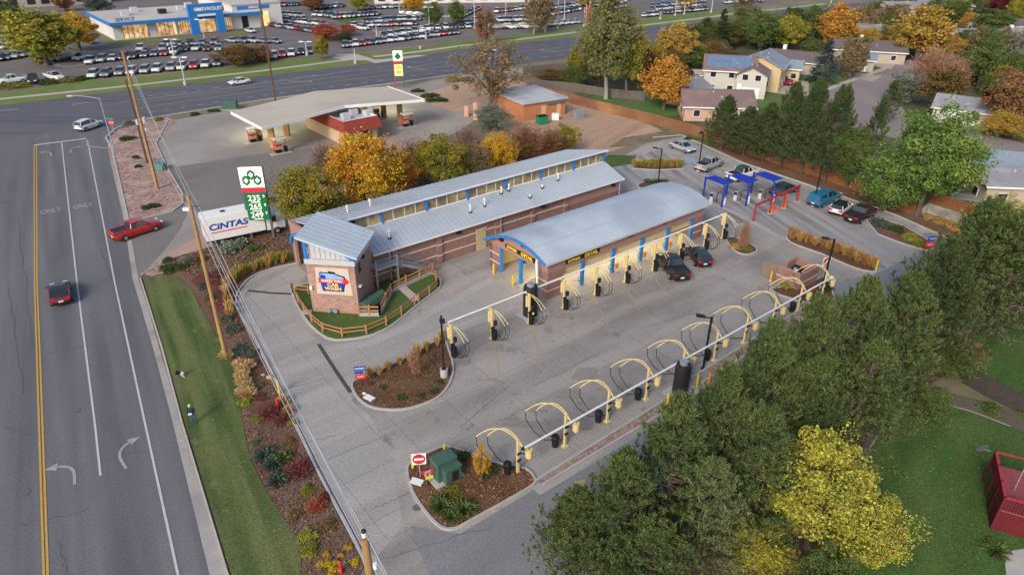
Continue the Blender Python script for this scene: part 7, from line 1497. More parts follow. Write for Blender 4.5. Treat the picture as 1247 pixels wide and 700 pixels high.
rbr = mat('brown_shingle', (.20, .14, .135), (.16, .115, .11), 2.5, .9, c3=(.22, .16, .15), scale3=.3); rbl = mat('blue_grey_shingle', (.20, .25, .31), (.24, .29, .35), 1.5, .8, c3=(.18, .22, .27), scale3=.3); rgr = mat('grey_shingle', (.26, .26, .29), (.21, .21, .24), 2, .9, c3=(.30, .30, .33), scale3=.3)
rdk = mat('dark_shingle', (.12, .10, .10), (.15, .125, .12), 2, .9)
def at(px, py, z=0): q = G(px, py, z); return q.x, q.y
x, y = at(873, 112, 4.5); house(x, y, rad(-4), 12.5, 8.5, 2.7, 2.0, mpk, rbr, 'low house with brown roof at the corner of the wooden fence', garage=None, chimney=(4, 1, 'w'))
x, y = at(850, 104, 4); house(x-1, y+3, rad(58), 8, 6.5, 2.7, 1.8, mpk, rgr, 'pale grey roofed wing left of the brown roofed house', windows=False)
x, y = at(852, 86, 3); house(x+3, y, rad(0), 8, 5, 2.4, .5, mbg, mat('flat_tan_roof', (.42, .37, .31), (.36, .32, .27), .5), 'flat tan porch roof left of the solar panel house', windows=False)
x, y = at(889, 76, 6); house(x, y, rad(-14), 10, 8.5, 5.0, 2.2, mw, rbr, 'white two storey house with solar panels', solar=True, garage=(0, 3.2, 'x+'))
x, y = at(886, 90, 3.6); house(x, y, rad(-14), 8, 4.5, 2.7, 1.0, mw, rbr, 'low brown roofed front wing of the solar panel house', windows=True)
x, y = at(911, 92, 4); house(x+1, y, rad(70), 7, 6, 4.6, 1.5, mw, rbr, 'white gabled front wing with garage door of the solar house', garage=(0, 3.6, 'x-'))
x, y = at(932, 68, 6.5); house(x, y, rad(62), 10, 9, 5.0, 2.0, mtn, rbl, 'yellow tan two storey house with blue grey roof', garage=(0, 4, 'x-'))
x, y = at(957, 76, 3.8); house(x, y, rad(-25), 7, 6, 3.0, 1.2, mtn, rbl, 'lower blue roofed wing of the tan house')
x, y = at(975, 66, 4); house(x, y, rad(-30), 13, 8, 2.8, 1.6, mbg, rdk, 'beige house with dark roof behind the tan one', chimney=(-4, 1, 'w'))
x, y = at(1058, 53, 4); house(x, y, rad(-18), 17, 10, 2.8, 1.8, mbg, rdk, 'long dark brown roofed house in front of the orange trees', chimney=(-2, 1, 'w'))
x, y = at(1049, 66, 3.5); house(x, y, rad(-25), 6.5, 7, 2.6, 1.0, mbg, rbl, 'blue grey garage roof wing at the cul-de-sac', windows=False, garage=(0, 3.5, 'y-'))
x, y = at(1076, 34, 4); house(x, y, rad(-25), 14, 10, 2.8, 1.8, mbg, rbl, 'distant pale blue roofed house behind the dark one')
x, y = at(1170, 40, 4); house(x, y, rad(-3), 13, 10, 2.8, 1.8, mpk, rgr, 'left grey roofed house under the small orange tree')
x, y = at(1202, 39, 4); house(x, y, rad(-8), 19, 10, 2.8, 1.7, mpk, rgr, 'right grey roofed house with a van in its drive', chimney=(7, 2, 'w'))
x, y = at(1185, 121, 4); house(x, y, rad(-35), 11, 8.5, 2.6, 1.5, mw, rgr, 'white garage house with grey roof beside the side street', garage=(-1, 5, 'y-'), windows=False)
x, y = at(1236, 186, 4.2); house(x, y, rad(-22), 13, 8, 2.8, 1.3, mbg, rbl, 'blue grey roof house at the right edge', windows=False)
x, y = at(1238, 203, 4.5); house(x+1, y, rad(-5), 12, 8, 3.0, 1.2, mbg, rgr, 'pale roofed tan house in front of the blue grey one')
x, y = at(1206, 29, 3); house(x, y, rad(0), 10, 8, 2.8, 1.5, mw, rdk, 'small far white house in the dark trees')
x, y = at(1236, 26, 4); house(x, y, rad(10), 14, 9, 3, 1.5, mw, rdk, 'white house near the top right corner')
x, y = at(1110, 8, 4); house(x, y, rad(5), 22, 12, 4, 1.5, mw, rgr, 'white building at the top above the biggest orange tree')
x, y = at(1145, 6, 4); house(x, y, rad(5), 18, 12, 4, 1.5, mbg, rbl, 'pale blue building at the top right of the orange tree')
# red pergola deck by the small lawn
e = thing('red_pergola', 'dark red roofed pergola and deck beside the blue grey house', 'pergola', G(1207, 216), rad(-25)); mb = MB(); mb.box((0, 1, .5), (5.5, 3.5, 1.0), m_deck); mb.build('deck', e)
mb = MB(); mb.box((0, 1.4, 3.0), (4.6, 3.0, .15), mat('maroon_roof', (.26, .06, .08), (.2, .05, .065), 1)); mb.build('roof', e)
for sx in (-2.1, 2.1):
    for sy in (0, 2.7): mb = MB(); mb.box((sx, sy, 2), (.15, .15, 2), m_deck); mb.build('post', e)
# brick shed beyond the autumn row
q = G(637, 148); e = thing('brick_shed', 'orange brick utility building with pale flat roof', 'building', (1.9, 125.0, 0), math.atan2(4.6, 7.5)); BWd, BD, BH = 9.3, 11.0, 3.1
mb = MB(); mb.box0(0, BWd, 0, BD, 0, BH, mor); mb.build('wall', e); mb = MB(); mb.box0(-.4, BWd+.4, -.4, BD+.4, BH, BH+.3, mat('membrane_grey', (.45, .48, .52), (.38, .41, .45), .4, c3=(.33, .35, .38), scale3=.2)); mb.build('roof', e)
mb = MB(); mb.box0(3.9, 4.9, -.06, 0, 0, 2.3, mtn); mb.build('door', e); mb = MB(); mb.box0(7.4, 8.3, -.06, 0, 0, 2.3, mtn); mb.build('door', e); mb = MB(); mb.box0(5, BWd+.1, -.35, -.0, 2.5, 3.05, rdk); mb.build('awning', e)
e = thing('dumpster', 'green dumpster with black lid at the orange brick shed', 'dumpster', G(660, 151), rad(30)); mb = MB(); mb.box((0, 0, .7), (1.9, 1.3, 1.3), mat('dumpster_green', (.02, .20, .10), rough=.5)); mb.build('body', e); mb = MB(); mb.beam((-.9, .1, 1.5), (.9, .1, 1.5), 1.2, .06, m_black); mb.build('lid', e)
mb = MB(); mb.box((0, 0, .6), (1.3, .9, 1.2), m_white2); o = mb.build('air_unit'); o.location = G(676, 146); tag(o, 'white air unit at the wall of the orange brick shed', 'air unit')
e = thing('mesh_cage', 'grey mesh cage at the right end of the brick shed', 'cage', G(700, 146), rad(25)); mb = MB()
for k in range(5):
    for j in (0, 1): mb.box((k*.8, j*2.2, .9), (.06, .06, 1.8), m_galv)
for z in (.1, 1.0, 1.8):
    for j in (0, 1): mb.beam((0, j*2.2, z), (3.2, j*2.2, z), .05, .05, m_galv)
mb.build('frame', e); mb = MB(); mb.box((1.5, 1.1, .5), (1.8, 1.2, 1.0), m_galv); mb.build('unit', e)
# low brick posts near the tall cottonwood
for x, y, lab in ((568, 142, 'orange brick pillar left of the cottonwood'), (579, 146, 'taller brick pillar at the foot of the cottonwood')):
    mb = MB(); mb.box((0, 0, 1.0 if 'taller' not in lab else 1.6), (.8, .8, 2.0 if 'taller' not in lab else 3.2), mpk); o = mb.build('brick_pillar'); o.location = G(x, y); tag(o, lab, 'pillar')
# ------------------------------------------------------------------ showroom and far buildings
f0 = G(141, 50); f1 = G(318, 33.5); X = f1-f0; FL = X.length; rz = math.atan2(X.y, X.x); e = thing('car_showroom', 'long white car showroom with blue fascia, lit windows and blue portal', 'building', f0, rz)
mdl = mat('showroom_roof', (.50, .47, .44), (.44, .42, .40), .08, .8, c3=(.40, .38, .36), scale3=.05); mlit = mat('lit_showroom_window', (.75, .40, .14), (.05, .035, .03), .9, .3, c3=(.65, .5, .3), scale3=.5, emit=.75); mwh = mat('showroom_white', (.62, .60, .58), (.56, .545, .53), .3)
HF = 4.6
mb = MB(); mb.box0(0, FL, 0, 30, 0, HF, mwh); mb.build('wall', e); mb = MB(); mb.box0(-.6, FL+.6, -1.6, 30.4, HF, HF+.35, mdl); mb.build('roof', e)
mb = MB(); mb.box0(-.7, FL+.7, -1.8, -1.6, HF-.5, HF+.45, m_blue); mb.box0(-.8, -.6, -1.8, 30, HF-.5, HF+.45, m_blue); mb.build('blue_fascia', e)
def fx(px): return (px-141)/(318-141)*FL
for a, b in ((151, 179), (189, 212), (214, 229), (268, 281)):
    mb = MB(); mb.box0(fx(a), fx(b), -.08, 0, .3, HF-.7, mlit); wn = mb.build('window', e); mb = MB(); n_ = 5
    for k in range(n_+1): x = fx(a)+(fx(b)-fx(a))*k/n_; mb.box0(x-.06, x+.06, -.14, -.082, .3, HF-.7, m_dark)
    mb.build('mullion', wn)
mb = MB(); mb.box0(fx(294), fx(302), -.1, 0, 0, HF-.8, m_dark); mb.build('door', e)
x0, x1, w_ = fx(226), fx(268), fx(236)-fx(226); PH = 8.6
mb = MB(); mb.box0(x0, x0+w_, -3.2, -1.9, 0, PH, m_blue); mb.box0(x1-w_, x1, -3.2, -1.9, 0, PH, m_blue); mb.box0(x0+w_, x1-w_, -3.2, -1.9, PH-2.9, PH, m_blue); pt = mb.build('blue_portal', e)
mb = MB(); mb.box0(x0+w_, x1-w_, -3.3, -1.8, PH-3.5, PH-2.9, m_wtrim); mb.box0(x0+w_, x1-w_, -1.2, -.1, .2, PH-3.6, mlit); mb.build('entrance', pt)
text('lettering', 'CHEVROLET', 1.35, m_wsign, pt, ((x0+x1)/2+.8, -3.24, PH-1.5), (rad(90), 0, 0), .02, 1.15, bold=.03)
mb = MB(); mb.box0(x0+2.1, x0+4.3, -3.26, -3.2, PH-1.7, PH-1.3, m_wsign); mb.box0(x0+2.7, x0+3.6, -3.27, -3.2, PH-1.9, PH-1.1, m_wsign); mb.build('badge', pt)
text('lettering', 'SERVICE', 1.3, m_bsign, e, (fx(155), -1.85, HF+1.1), (rad(90), 0, 0), .05, 1.1, bold=.03)
for x, y, s_ in ((30, 12, 2.2), (42, 18, 1.6), (60, 10, 2.4), (12, 14, 2), (20, 22, 2), (50, 24, 2)): mb = MB(); mb.box((x*FL/75, y, HF+1.0), (s_, s_, 1.4), m_dark if s_ > 2 else m_flash); mb.build('roof_unit', e)
f2 = G(318, 33.5); e = thing('service_hall', 'taller white service hall right of the showroom with a blue sign', 'building', f2, rz); mb = MB(); mb.box0(-8, 8, 1, 34, 0, 7.0, mwh); mb.build('wall', e); mb = MB(); mb.box0(-8.3, 8.3, .7, 34.3, 7.0, 7.3, mdl); mb.build('roof', e)
mb = MB(); mb.box0(-6.5, 4, .85, 1, 5.6, 6.6, m_blue); sb = mb.build('blue_sign', e); text('lettering', 'SERVICE', .8, m_wsign, sb, (-1.2, .8, 6.1), (rad(90), 0, 0), .02, 1.1, bold=.02)
mlit2 = mat('lit_yellow_bay', (.90, .62, .22), (.5, .35, .15), .8, emit=.9)
for x in (-5.5, -2.2, 1.1): mb = MB(); mb.box0(x, x+2.4, .85, 1, .2, 4.6, mlit2); mb.build('bay_door', e)
def block(px, py, W, D, H, rz, m, rm, label):
    e = thing('far_building', label, 'building', G(px, py), rz); mb = MB(); mb.box0(-W/2, W/2, 0, D, 0, H, m); mb.build('wall', e); mb = MB(); mb.box0(-W/2-.5, W/2+.5, -.5, D+.5, H, H+.5, rm); mb.build('roof', e)
    for k in range(int(W/6)): x = -W/2+3+k*6; mb = MB(); mb.box0(x-1.4, x+1.4, -.12, 0, 1, min(H-1, 4), m_glassd); mb.build('window', e)
    return e
block(175, -6, 90, 30, 8, rz, mwh, mdl, 'huge pale warehouse roof behind the showroom')
block(40, 9, 30, 20, 6, rz, mbg, mdl, 'tan and white building behind the widest tree')
block(92, 6, 26, 20, 6, rz, mbg, mdl, 'beige building left behind the showroom')
e = block(560, 4, 70, 30, 8, rad(8), mwh, mdl, 'grey white showroom at the top middle beyond the dark trees')
mb = MB(); mb.box0(14, 30, -.4, -.1, 3.5, 7.5, m_rsign); mb.box0(14, 30, -.45, -.1, 1.8, 3.2, mat('teal_glass', (.25, .42, .40), rough=.3)); mb.build('red_entrance', e)
block(860, -16, 90, 25, 7, rad(8), mwh, mdl, 'long white building at the top beyond the far dealer cars')
# ------------------------------------------------------------------ cars
m_tyre = mat('tyre_rubber', (.015, .015, .016), rough=.8); m_rim = mat('alloy_rim', (.35, .36, .38), rough=.35, metal=.6)
m_cglass = mat('car_glass', (.018, .024, .03), rough=.08, spec=.9); m_tail = mat('tail_light_red', (.5, .01, .015), rough=.3); m_head = mat('head_light', (.75, .76, .78), rough=.15); m_plate = mat('number_plate', (.6, .6, .58), rough=.5)
PAINT = {}
def paint(nm, c, rough=.28):
    if nm not in PAINT:
        m = bpy.data.materials.new('car_paint_'+nm); m.use_nodes = True; b = m.node_tree.nodes['Principled BSDF']; b.inputs['Base Color'].default_value = tuple(c)+(1,); b.inputs['Roughness'].default_value = rough; b.inputs['Coat Weight'].default_value = .6; b.inputs['Coat Roughness'].default_value = .08; PAINT[nm] = m
    return PAINT[nm]
CLR = dict(white=(.62, .63, .64), silver=(.33, .35, .37), grey=(.12, .13, .14), black=(.012, .013, .016), red=(.38, .015, .02), maroon=(.10, .012, .018), darkred=(.025, .006, .01), blue=(.03, .09, .24), teal=(.01, .14, .26), green=(.02, .07, .06), tan=(.30, .20, .14), magenta=(.24, .02, .07), yellow=(.65, .42, .03), steel=(.16, .20, .25))
# profiles: (x, z of body top), greenhouse (x, z) ; x forward, length in metres
KIND = {
 'sedan': dict(L=4.8, W=1.82, top=[(-2.4, .62), (-2.3, .98), (-1.6, 1.02), (-.5, .95), (.9, .95), (1.5, .90), (2.25, .72), (2.4, .50)], gl=[(-1.75, 1.0), (-.95, 1.38), (-.1, 1.44), (.45, 1.40), (1.25, .94)]),
 'coupe': dict(L=4.6, W=1.84, top=[(-2.3, .62), (-2.2, .98), (-1.6, 1.02), (-.5, .93), (.7, .92), (1.4, .86), (2.15, .68), (2.3, .48)], gl=[(-1.85, 1.0), (-.9, 1.30), (-.2, 1.35), (.25, 1.32), (1.1, .92)]),
 'hatch': dict(L=4.4, W=1.80, top=[(-2.2, .60), (-2.15, 1.0), (-1.6, 1.02), (-.5, 1.0), (.9, .98), (1.4, .94), (2.05, .76), (2.2, .52)], gl=[(-2.1, 1.02), (-1.75, 1.42), (-.3, 1.50), (.35, 1.45), (1.3, .98)]),
 'suv': dict(L=4.8, W=1.92, top=[(-2.4, .66), (-2.36, 1.12), (-1.6, 1.14), (-.5, 1.12), (.9, 1.10), (1.4, 1.06), (2.25, .92), (2.4, .60)], gl=[(-2.3, 1.14), (-2.05, 1.66), (-.4, 1.76), (.3, 1.72), (1.15, 1.10)]),
 'pickup': dict(L=5.7, W=1.98, top=[(-2.85, .72), (-2.83, 1.14), (-1.6, 1.16), (-.7, 1.16), (1.2, 1.12), (1.6, 1.10), (2.7, .98), (2.85, .66)], gl=[(-.95, 1.16), (-.75, 1.72), (.1, 1.80), (.65, 1.76), (1.4, 1.12)])}
def interp(pts, x): return float(np.interp(x, [p[0] for p in pts], [p[1] for p in pts]))
def body_mb(k, m, lo=False):
    K = KIND[k]; L_, W_ = K['L'], K['W']; mb = MB(); hw = W_/2
    xs = [-L_/2, -L_/2+.06, -L_/2+.25, -L_*.3, -.6, 0, .8, L_*.3, L_/2-.35, L_/2-.1, L_/2] if not lo else [-L_/2, -L_/2+.15, -.6, .9, L_/2-.3, L_/2]
    rings = []
    for x in xs:
        e_ = min((x+L_/2), (L_/2-x)); kx = 1-.22*max(0, 1-e_/.55)**2; zt = interp(K['top'], x); zb = .26+.12*max(0, 1-e_/.4); w_ = hw*kx
        rings.append([(x, -w_*.92, zb), (x, -w_, zb+.16), (x, -w_*1.0, zt*.72), (x, -w_*.95, zt-.04), (x, -w_*.8, zt), (x, w_*.8, zt), (x, w_*.95, zt-.04), (x, w_, zt*.72), (x, w_, zb+.16), (x, w_*.92, zb)])
    n = len(rings[0]); vs = [p for r in rings for p in r]; fs = []
    for i in range(len(rings)-1):
        for j in range(n-1): fs.append((i*n+j, i*n+j+1, (i+1)*n+j+1, (i+1)*n+j))
        fs.append((i*n+n-1, i*n, (i+1)*n, (i+1)*n+n-1))
    fs += [tuple(range(n))[::-1], tuple(range((len(rings)-1)*n, len(rings)*n))]; mb.add(vs, fs, m, True); return mb
def glass_mb(mb, k, mg, mr, roof=None):
    K = KIND[k]; hw = K['W']/2; g_ = K['gl']; rings = []
    for x, z in g_:
        zb = interp(K['top'], x)-.03; t = (z-zb)/.5; wb = hw*.90; wt = hw*(.90-.17*min(1.1, max(0, t))); rings.append([(x, -wb, zb), (x, -wt, z), (x, wt, z), (x, wb, zb)])
    vs = [p for r in rings for p in r]; n = 4; fs = []
    for i in range(len(rings)-1):
        for j in range(3): fs.append((i*n+j, i*n+j+1, (i+1)*n+j+1, (i+1)*n+j))
    fs += [(0, 3, 2, 1), tuple(range(len(vs)-4, len(vs)))]; mb.add(vs, fs, mg)
    tgt = roof or mb; a = [p for p in rings[1:-1]]; up_ = .025; q = []
    for r in a: q += [(r[1][0], r[1][1]*.98, r[1][2]+up_), (r[2][0], r[2][1]*.98, r[2][2]+up_)]
    lo_ = [(x, y, z-.035) for x, y, z in q]; m_ = len(q); f2 = [(2*i, 2*i+2, 2*i+3, 2*i+1) for i in range(len(a)-1)]; f2 += [(2*i, m_+2*i, m_+2*i+2, 2*i+2) for i in range(len(a)-1)]+[(2*i+1, 2*i+3, m_+2*i+3, m_+2*i+1) for i in range(len(a)-1)]+[(0, 1, m_+1, m_), (m_-2, 2*m_-2, 2*m_-1, m_-1)]
    tgt.add(q+lo_, f2, mr)
    return rings
def make_car(kind, color, label, cat=None, cap=None, roofc=None):
    m = paint(color, CLR[color]); K = KIND[kind]; L_, W_ = K['L'], K['W']; hw = W_/2
    nm = {'pickup': 'pickup_truck', 'suv': 'parked_suv', 'sedan': 'sedan_car', 'coupe': 'coupe_car', 'hatch': 'hatchback_car'}[kind]; e = thing(nm, label, cat or {'pickup': 'pickup truck', 'suv': 'SUV'}.get(kind, 'car'))
    mb = body_mb(kind, m)
    if kind == 'pickup': pass
    mb.build('body', e)
    g = MB(); rf = MB(); rings = glass_mb(g, kind, m_cglass, paint(roofc, CLR[roofc]) if roofc else m, rf); go = g.build('windows', e); ro = rf.build('roof', e)
    for sy in (-1, 1):
        mb = MB()
        for i, j in ((0, 1), (len(rings)-1, len(rings)-2)):
            a = Vector(rings[i][0 if sy < 0 else 3]); b = Vector(rings[j][1 if sy < 0 else 2]); mb.beam(a, b, .07, .07, m)
        xm = 0.0 if kind != 'pickup' else .25; zb = interp(K['top'], xm)-.03; mb.build('pillar_frame', go); mb = MB(); mb.beam((xm, sy*hw*.905, zb), (xm, sy*hw*.74, interp(K['gl'], xm)), .08, .04, m); mb.build('middle_pillar', go)
    if kind == 'pickup':
        mb = MB(); mb.box0(-2.72, -1.05, -.78, .78, 1.13, 1.172, m_dark if cap is None else m); mb.build('bed', e)
        mb = MB(); mb.box0(-2.8, -1.0, -.95, -.80, 1.12, 1.24, m); mb.box0(-2.8, -1.0, .80, .95, 1.12, 1.24, m); mb.box0(-2.86, -2.74, -.9, .9, 1.0, 1.24, m); mb.build('bed_rail', e)
        if cap: mb = MB(); mb.box((-1.85, 0, 1.48), (1.9, 1.75, .6), m, taper=.9); c_ = mb.build('bed_cap', e); mb = MB(); mb.box((-1.85, 0, 1.5), (1.5, 1.76, .3), m_cglass, taper=.95); mb.build('cap_window', c_)
    wx = L_*.31; rr = .36 if kind in ('suv', 'pickup') else .32
    for x in (-wx, wx):
        for sy in (-1, 1):
            mb = MB(); y = sy*(hw-.10); mb.tube([(x, y-.12, rr), (x, y+.12, rr)], rr, m_tyre, 18); wo = mb.build('wheel', e); mb = MB(); yo = sy*(hw+.022); mb.tube([(x, yo-.01, rr), (x, yo+.01, rr)], rr*.62, m_rim, 12); mb.build('rim', wo)
            mb = MB(); mb.tube([(x, sy*(hw-.03)-.02, rr+.02), (x, sy*(hw-.03)+.02, rr+.02)], rr*1.17, m_black, 18); mb.build('wheel_arch', e)
    for sy in (-1, 1):
        mb = MB(); mb.box((L_/2-.14, sy*hw*.62, interp(K['top'], L_/2-.2)-.12), (.22, .42, .16), m_head); mb.build('headlight', e)
        mb = MB(); mb.box((-L_/2+.07, sy*hw*.66, interp(K['top'], -L_/2+.1)-.17), (.16, .42, .2), m_tail); mb.build('tail_light', e)
        mb = MB(); mb.box((.95, sy*(hw+.08), interp(K['top'], .9)+.05), (.14, .22, .14), m); mb.build('mirror', e)
    mb = MB(); mb.box((-L_/2-.01, 0, .62), (.04, .42, .16), m_plate); mb.build('number_plate', e)
    mb = MB(); mb.box((L_/2-.03, 0, .48), (.1, W_*.6, .16), m_black); mb.build('grille', e)
    mb = MB(); mb.box((-L_/2+.02, 0, .42), (.12, W_*.8, .16), m_black); mb.build('bumper', e)
    return e
def heading(a, b): d = G(*b)-G(*a); return math.atan2(d.y, d.x)
def put(car, px, py, hd, z=.03, s=1): p = G(px, py); car.location = (p.x, p.y, z); car.rotation_euler = (0, 0, hd); car.scale = (s, s, s)
for kind, col, px, py, a, b, lab, kw in (
    ('pickup', 'red', 168, 285, (142, 293), (195, 276), 'bright red pickup truck turning into the station entrance', {}),
    ('coupe', 'maroon', 75, 362, (76, 374), (71, 340), 'red and black coupe driving up the side road', dict(roofc='black')),
    ('suv', 'white', 109, 157, (98, 160), (122, 152), 'white SUV crossing the intersection corner', {}),
    ('sedan', 'white', 292, 103, (306, 101), (278, 105), 'white sedan driving on the main road', {}),
    ('pickup', 'black', 817, 330, (827, 341), (805, 316), 'black pickup parked under the hose posts', {}),
    ('hatch', 'black', 849, 317, (858, 327), (838, 303), 'black hatchback parked right of the black pickup', {}),
    ('sedan', 'silver', 830, 183, (817, 178), (845, 188), 'silver sedan beside the blue wheelchair bay', {}),
    ('pickup', 'silver', 863, 205, (847, 213), (880, 199), 'silver pickup parked left of the blue canopies', {}),
    ('pickup', 'white', 903, 217, (888, 221), (922, 211), 'white pickup with green tail waiting behind the blue canopies', dict(roofc='green')),
    ('sedan', 'green', 954, 235, (944, 238), (966, 231), 'dark green sedan leaving the lane behind the red bar', {}),
    ('pickup', 'teal', 1003, 247, (990, 251), (1015, 241), 'teal pickup with a bed cap in the back parking row', dict(cap=1)),
    ('hatch', 'white', 1023, 258, (1014, 265), (1035, 249), 'white hatchback with black roof between teal pickup and maroon car', dict(roofc='black')),
    ('pickup', 'darkred', 1047, 266, (1036, 272), (1060, 259), 'black maroon pickup at the end of the back parking row', {}),
    ('pickup', 'magenta', 951, 102, (963, 105), (940, 98), 'magenta red pickup in the drive of the tan house', {}),
    ('suv', 'steel', 823, 37, (812, 38), (836, 35), 'car with lights on beyond the amber tree on the main road', {}),
    ('hatch', 'blue', 1222, 62, (1224, 66), (1220, 56), 'blue grey van in the drive of the right grey roofed house', {}),
    ('sedan', 'white', 305, 40, (297, 38), (313, 42), 'white sedan parked at the service hall corner', {}),
    ('sedan', 'silver', 112, 53, (105, 50), (122, 57), 'silver sedan parked near the blue trimmed corner', {}),
    ('pickup', 'white', 16, 101, (32, 99), (0, 103), 'left white pickup behind the hedge mounds', {}),
    ('suv', 'black', 41, 101, (44, 92), (40, 104), 'black SUV between the two white pickups', {}),
    ('pickup', 'white', 67, 97, (53, 93), (82, 99), 'right white pickup beyond the hedge mounds', {}),
    ('pickup', 'maroon', 50, 77, (36, 73), (62, 82), 'maroon pickup in front of the widest tree', {})):
    c = make_car(kind, col, lab, **kw); put(c, px, py, heading(a, b))
# --- dealer lot: one low mesh per kind and colour, copied as single parked cars
FARM = {}
def farcar(kind, col):
    if (kind, col) in FARM: return FARM[(kind, col)]
    m = paint(col, CLR[col]); mb = body_mb(kind, m); glass_mb(mb, kind, m_cglass, m); K = KIND[kind]; L_, W_ = K['L'], K['W']; hw = W_/2
    for x in (-L_*.31, L_*.31):
        for sy in (-1, 1): y = sy*(hw-.06); mb.tube([(x, y-.1, .34), (x, y+.1, .34)], .35, m_tyre, 10)
    for sy in (-1, 1): mb.box((L_/2-.12, sy*hw*.62, interp(K['top'], L_/2-.2)-.1), (.25, .44, .18), m_head); mb.box((-L_/2+.05, sy*hw*.66, interp(K['top'], -L_/2+.1)-.15), (.16, .42, .22), m_tail)
    mb.box((L_/2-.02, 0, .5), (.1, W_*.55, .2), m_black)
    FARM[(kind, col)] = mb.mesh('dealer_car'); return FARM[(kind, col)]
RC = random.Random(21); ncar = [0]
WORD = {'sedan': 'sedan', 'suv': 'SUV', 'hatch': 'hatchback', 'pickup': 'pickup', 'coupe': 'coupe'}
def carrow(a, b, n, face, rowname, cols=None, kinds=None, ang=0, skip=()):
    A = G(*a); Bp = G(*b)
    for i in range(n):
        if i in skip or ncar[0] >= 300: continue
        p = A.lerp(Bp, i/max(1, n-1)); col = cols[i % len(cols)] if cols else RC.choice(['white', 'white', 'white', 'silver', 'silver', 'grey', 'black', 'black', 'steel', 'red', 'blue', 'maroon', 'white', 'silver', 'steel', 'tan'])
        kd = kinds[i % len(kinds)] if kinds else RC.choice(['suv', 'suv', 'sedan', 'hatch', 'pickup', 'suv', 'sedan'])
        o = bpy.data.objects.new('dealer_car', farcar(kd, col)); COL.objects.link(o); o.location = (p.x+RC.uniform(-.15, .15), p.y+RC.uniform(-.3, .3), .03); o.rotation_euler = (0, 0, face+ang+RC.uniform(-.03, .03)); ncar[0] += 1
        tag(o, f'{col} {WORD[kd]}, {OW[i]} from left in {rowname}', 'car', 'cars parked in the dealer lot')
S_ = rad(-97)   # nose towards the road
W9 = ['white', 'grey', 'steel', 'white', 'silver', 'white', 'silver', 'white', 'red', 'white', 'grey']
carrow((115, 94.5), (266, 80.5), 11, S_, 'front row facing the main road', W9, ['suv'], rad(20))
carrow((112, 77), (213, 66), 9, S_, 'second row behind the front row', ['white', 'silver', 'white', 'maroon', 'black', 'tan', 'steel', 'red', 'white'], None, rad(20))
carrow((172, 62), (266, 62), 8, S_, 'third row before the showroom', ['white', 'silver', 'silver', 'white', 'black', 'white', 'maroon', 'silver'], None, rad(22), skip=(1,))
carrow((203, 57), (262, 54), 5, S_, 'short row beside the blue portal', ['white', 'steel', 'black', 'steel', 'grey'], None, rad(22))
carrow((322, 73), (377, 65), 6, S_, 'front row left of the driveway', ['white', 'white', 'red', 'white', 'black', 'grey'], ['suv'], rad(20))
carrow((283, 52), (334, 53), 5, S_+rad(60), 'row behind the brown bush', ['silver', 'grey', 'silver', 'steel', 'steel'], None)
carrow((78, 74), (100, 73), 2, S_, 'tree island stalls', ['grey', 'white'], ['suv'], 0)
carrow((2, 74), (36, 68), 5, S_+rad(30), 'row left of the widest tree', ['black', 'grey', 'silver', 'white', 'steel'])
carrow((2, 60), (14, 52), 3, S_+rad(60), 'left edge column of cars', ['white', 'steel', 'silver'])
carrow((2, 46), (12, 30), 4, S_+rad(60), 'upper left edge column', ['silver', 'blue', 'silver', 'red'])
carrow((420, 58), (555, 41.5), 22, S_, 'the front row right of the driveway', ['grey', 'silver', 'white', 'red', 'red', 'green', 'steel', 'silver', 'white', 'white', 'white', 'grey', 'green', 'silver', 'white'], ['suv', 'sedan'], rad(20))
carrow((468, 46), (520, 38), 8, S_, 'second row above the rock island', ['green', 'white', 'silver', 'white', 'white', 'silver', 'white', 'white'], None, rad(20))
carrow((524, 36.5), (570, 34.5), 6, S_, 'short row below the two dark trees', ['silver', 'white', 'white', 'maroon', 'grey', 'white'], None, rad(20))
carrow((333, 33), (392, 42), 9, S_+rad(55), 'the slanting row beside the service hall', ['maroon', 'silver', 'blue', 'silver', 'red', 'maroon', 'steel', 'maroon', 'black'], None)
carrow((338, 26), (392, 32), 9, S_+rad(55), 'the second slanting row by the service hall', ['silver', 'silver', 'white', 'steel', 'white', 'white', 'silver', 'white', 'steel'])
carrow((338, 19.5), (364, 21.5), 5, S_+rad(55), 'the third row by the service hall', ['white', 'silver', 'white', 'white', 'silver'])
carrow((385, 20), (416, 22), 5, S_, 'white cars above the red tree', ['white', 'white', 'grey', 'steel', 'silver'], ['suv'])
carrow((410, 23), (460, 19), 10, S_, 'row right of the red tree', ['steel', 'red', 'white', 'silver', 'grey', 'white', 'blue', 'black', 'green', 'steel'])
carrow((432, 34), (442, 37), 2, rad(-40), 'pair beside the rock island', ['white', 'white'], ['suv'])
carrow((447, 33), (505, 31), 11, S_, 'row above the rock island', None, None, rad(10)); carrow((445, 28), (510, 25), 12, S_, 'second row above the rock island', None, None, rad(10))
carrow((333, 9), (378, 6), 7, S_, 'top row behind the service hall', ['grey', 'blue', 'red', 'green', 'black', 'grey', 'maroon'])
carrow((384, 12), (416, 9), 6, S_, 'top row above the white cars', None); carrow((447, 12), (500, 9), 8, S_, 'the top row by the golden tree', None); carrow((460, 4), (495, 2), 6, S_, 'the highest row by the golden tree', None)
carrow((494, 20), (512, 21), 3, rad(-5), 'three dark vans by the golden tree', ['black', 'grey', 'black'], ['suv'])
carrow((562, 31), (575, 29), 3, S_+rad(70), 'blue pair right of the dark trees', ['blue', 'blue', 'silver'])
carrow((563, 22), (582, 13), 5, S_, 'column right of the dark trees', None); carrow((572, 28), (590, 26), 4, S_, 'row behind the rusty tree', None)
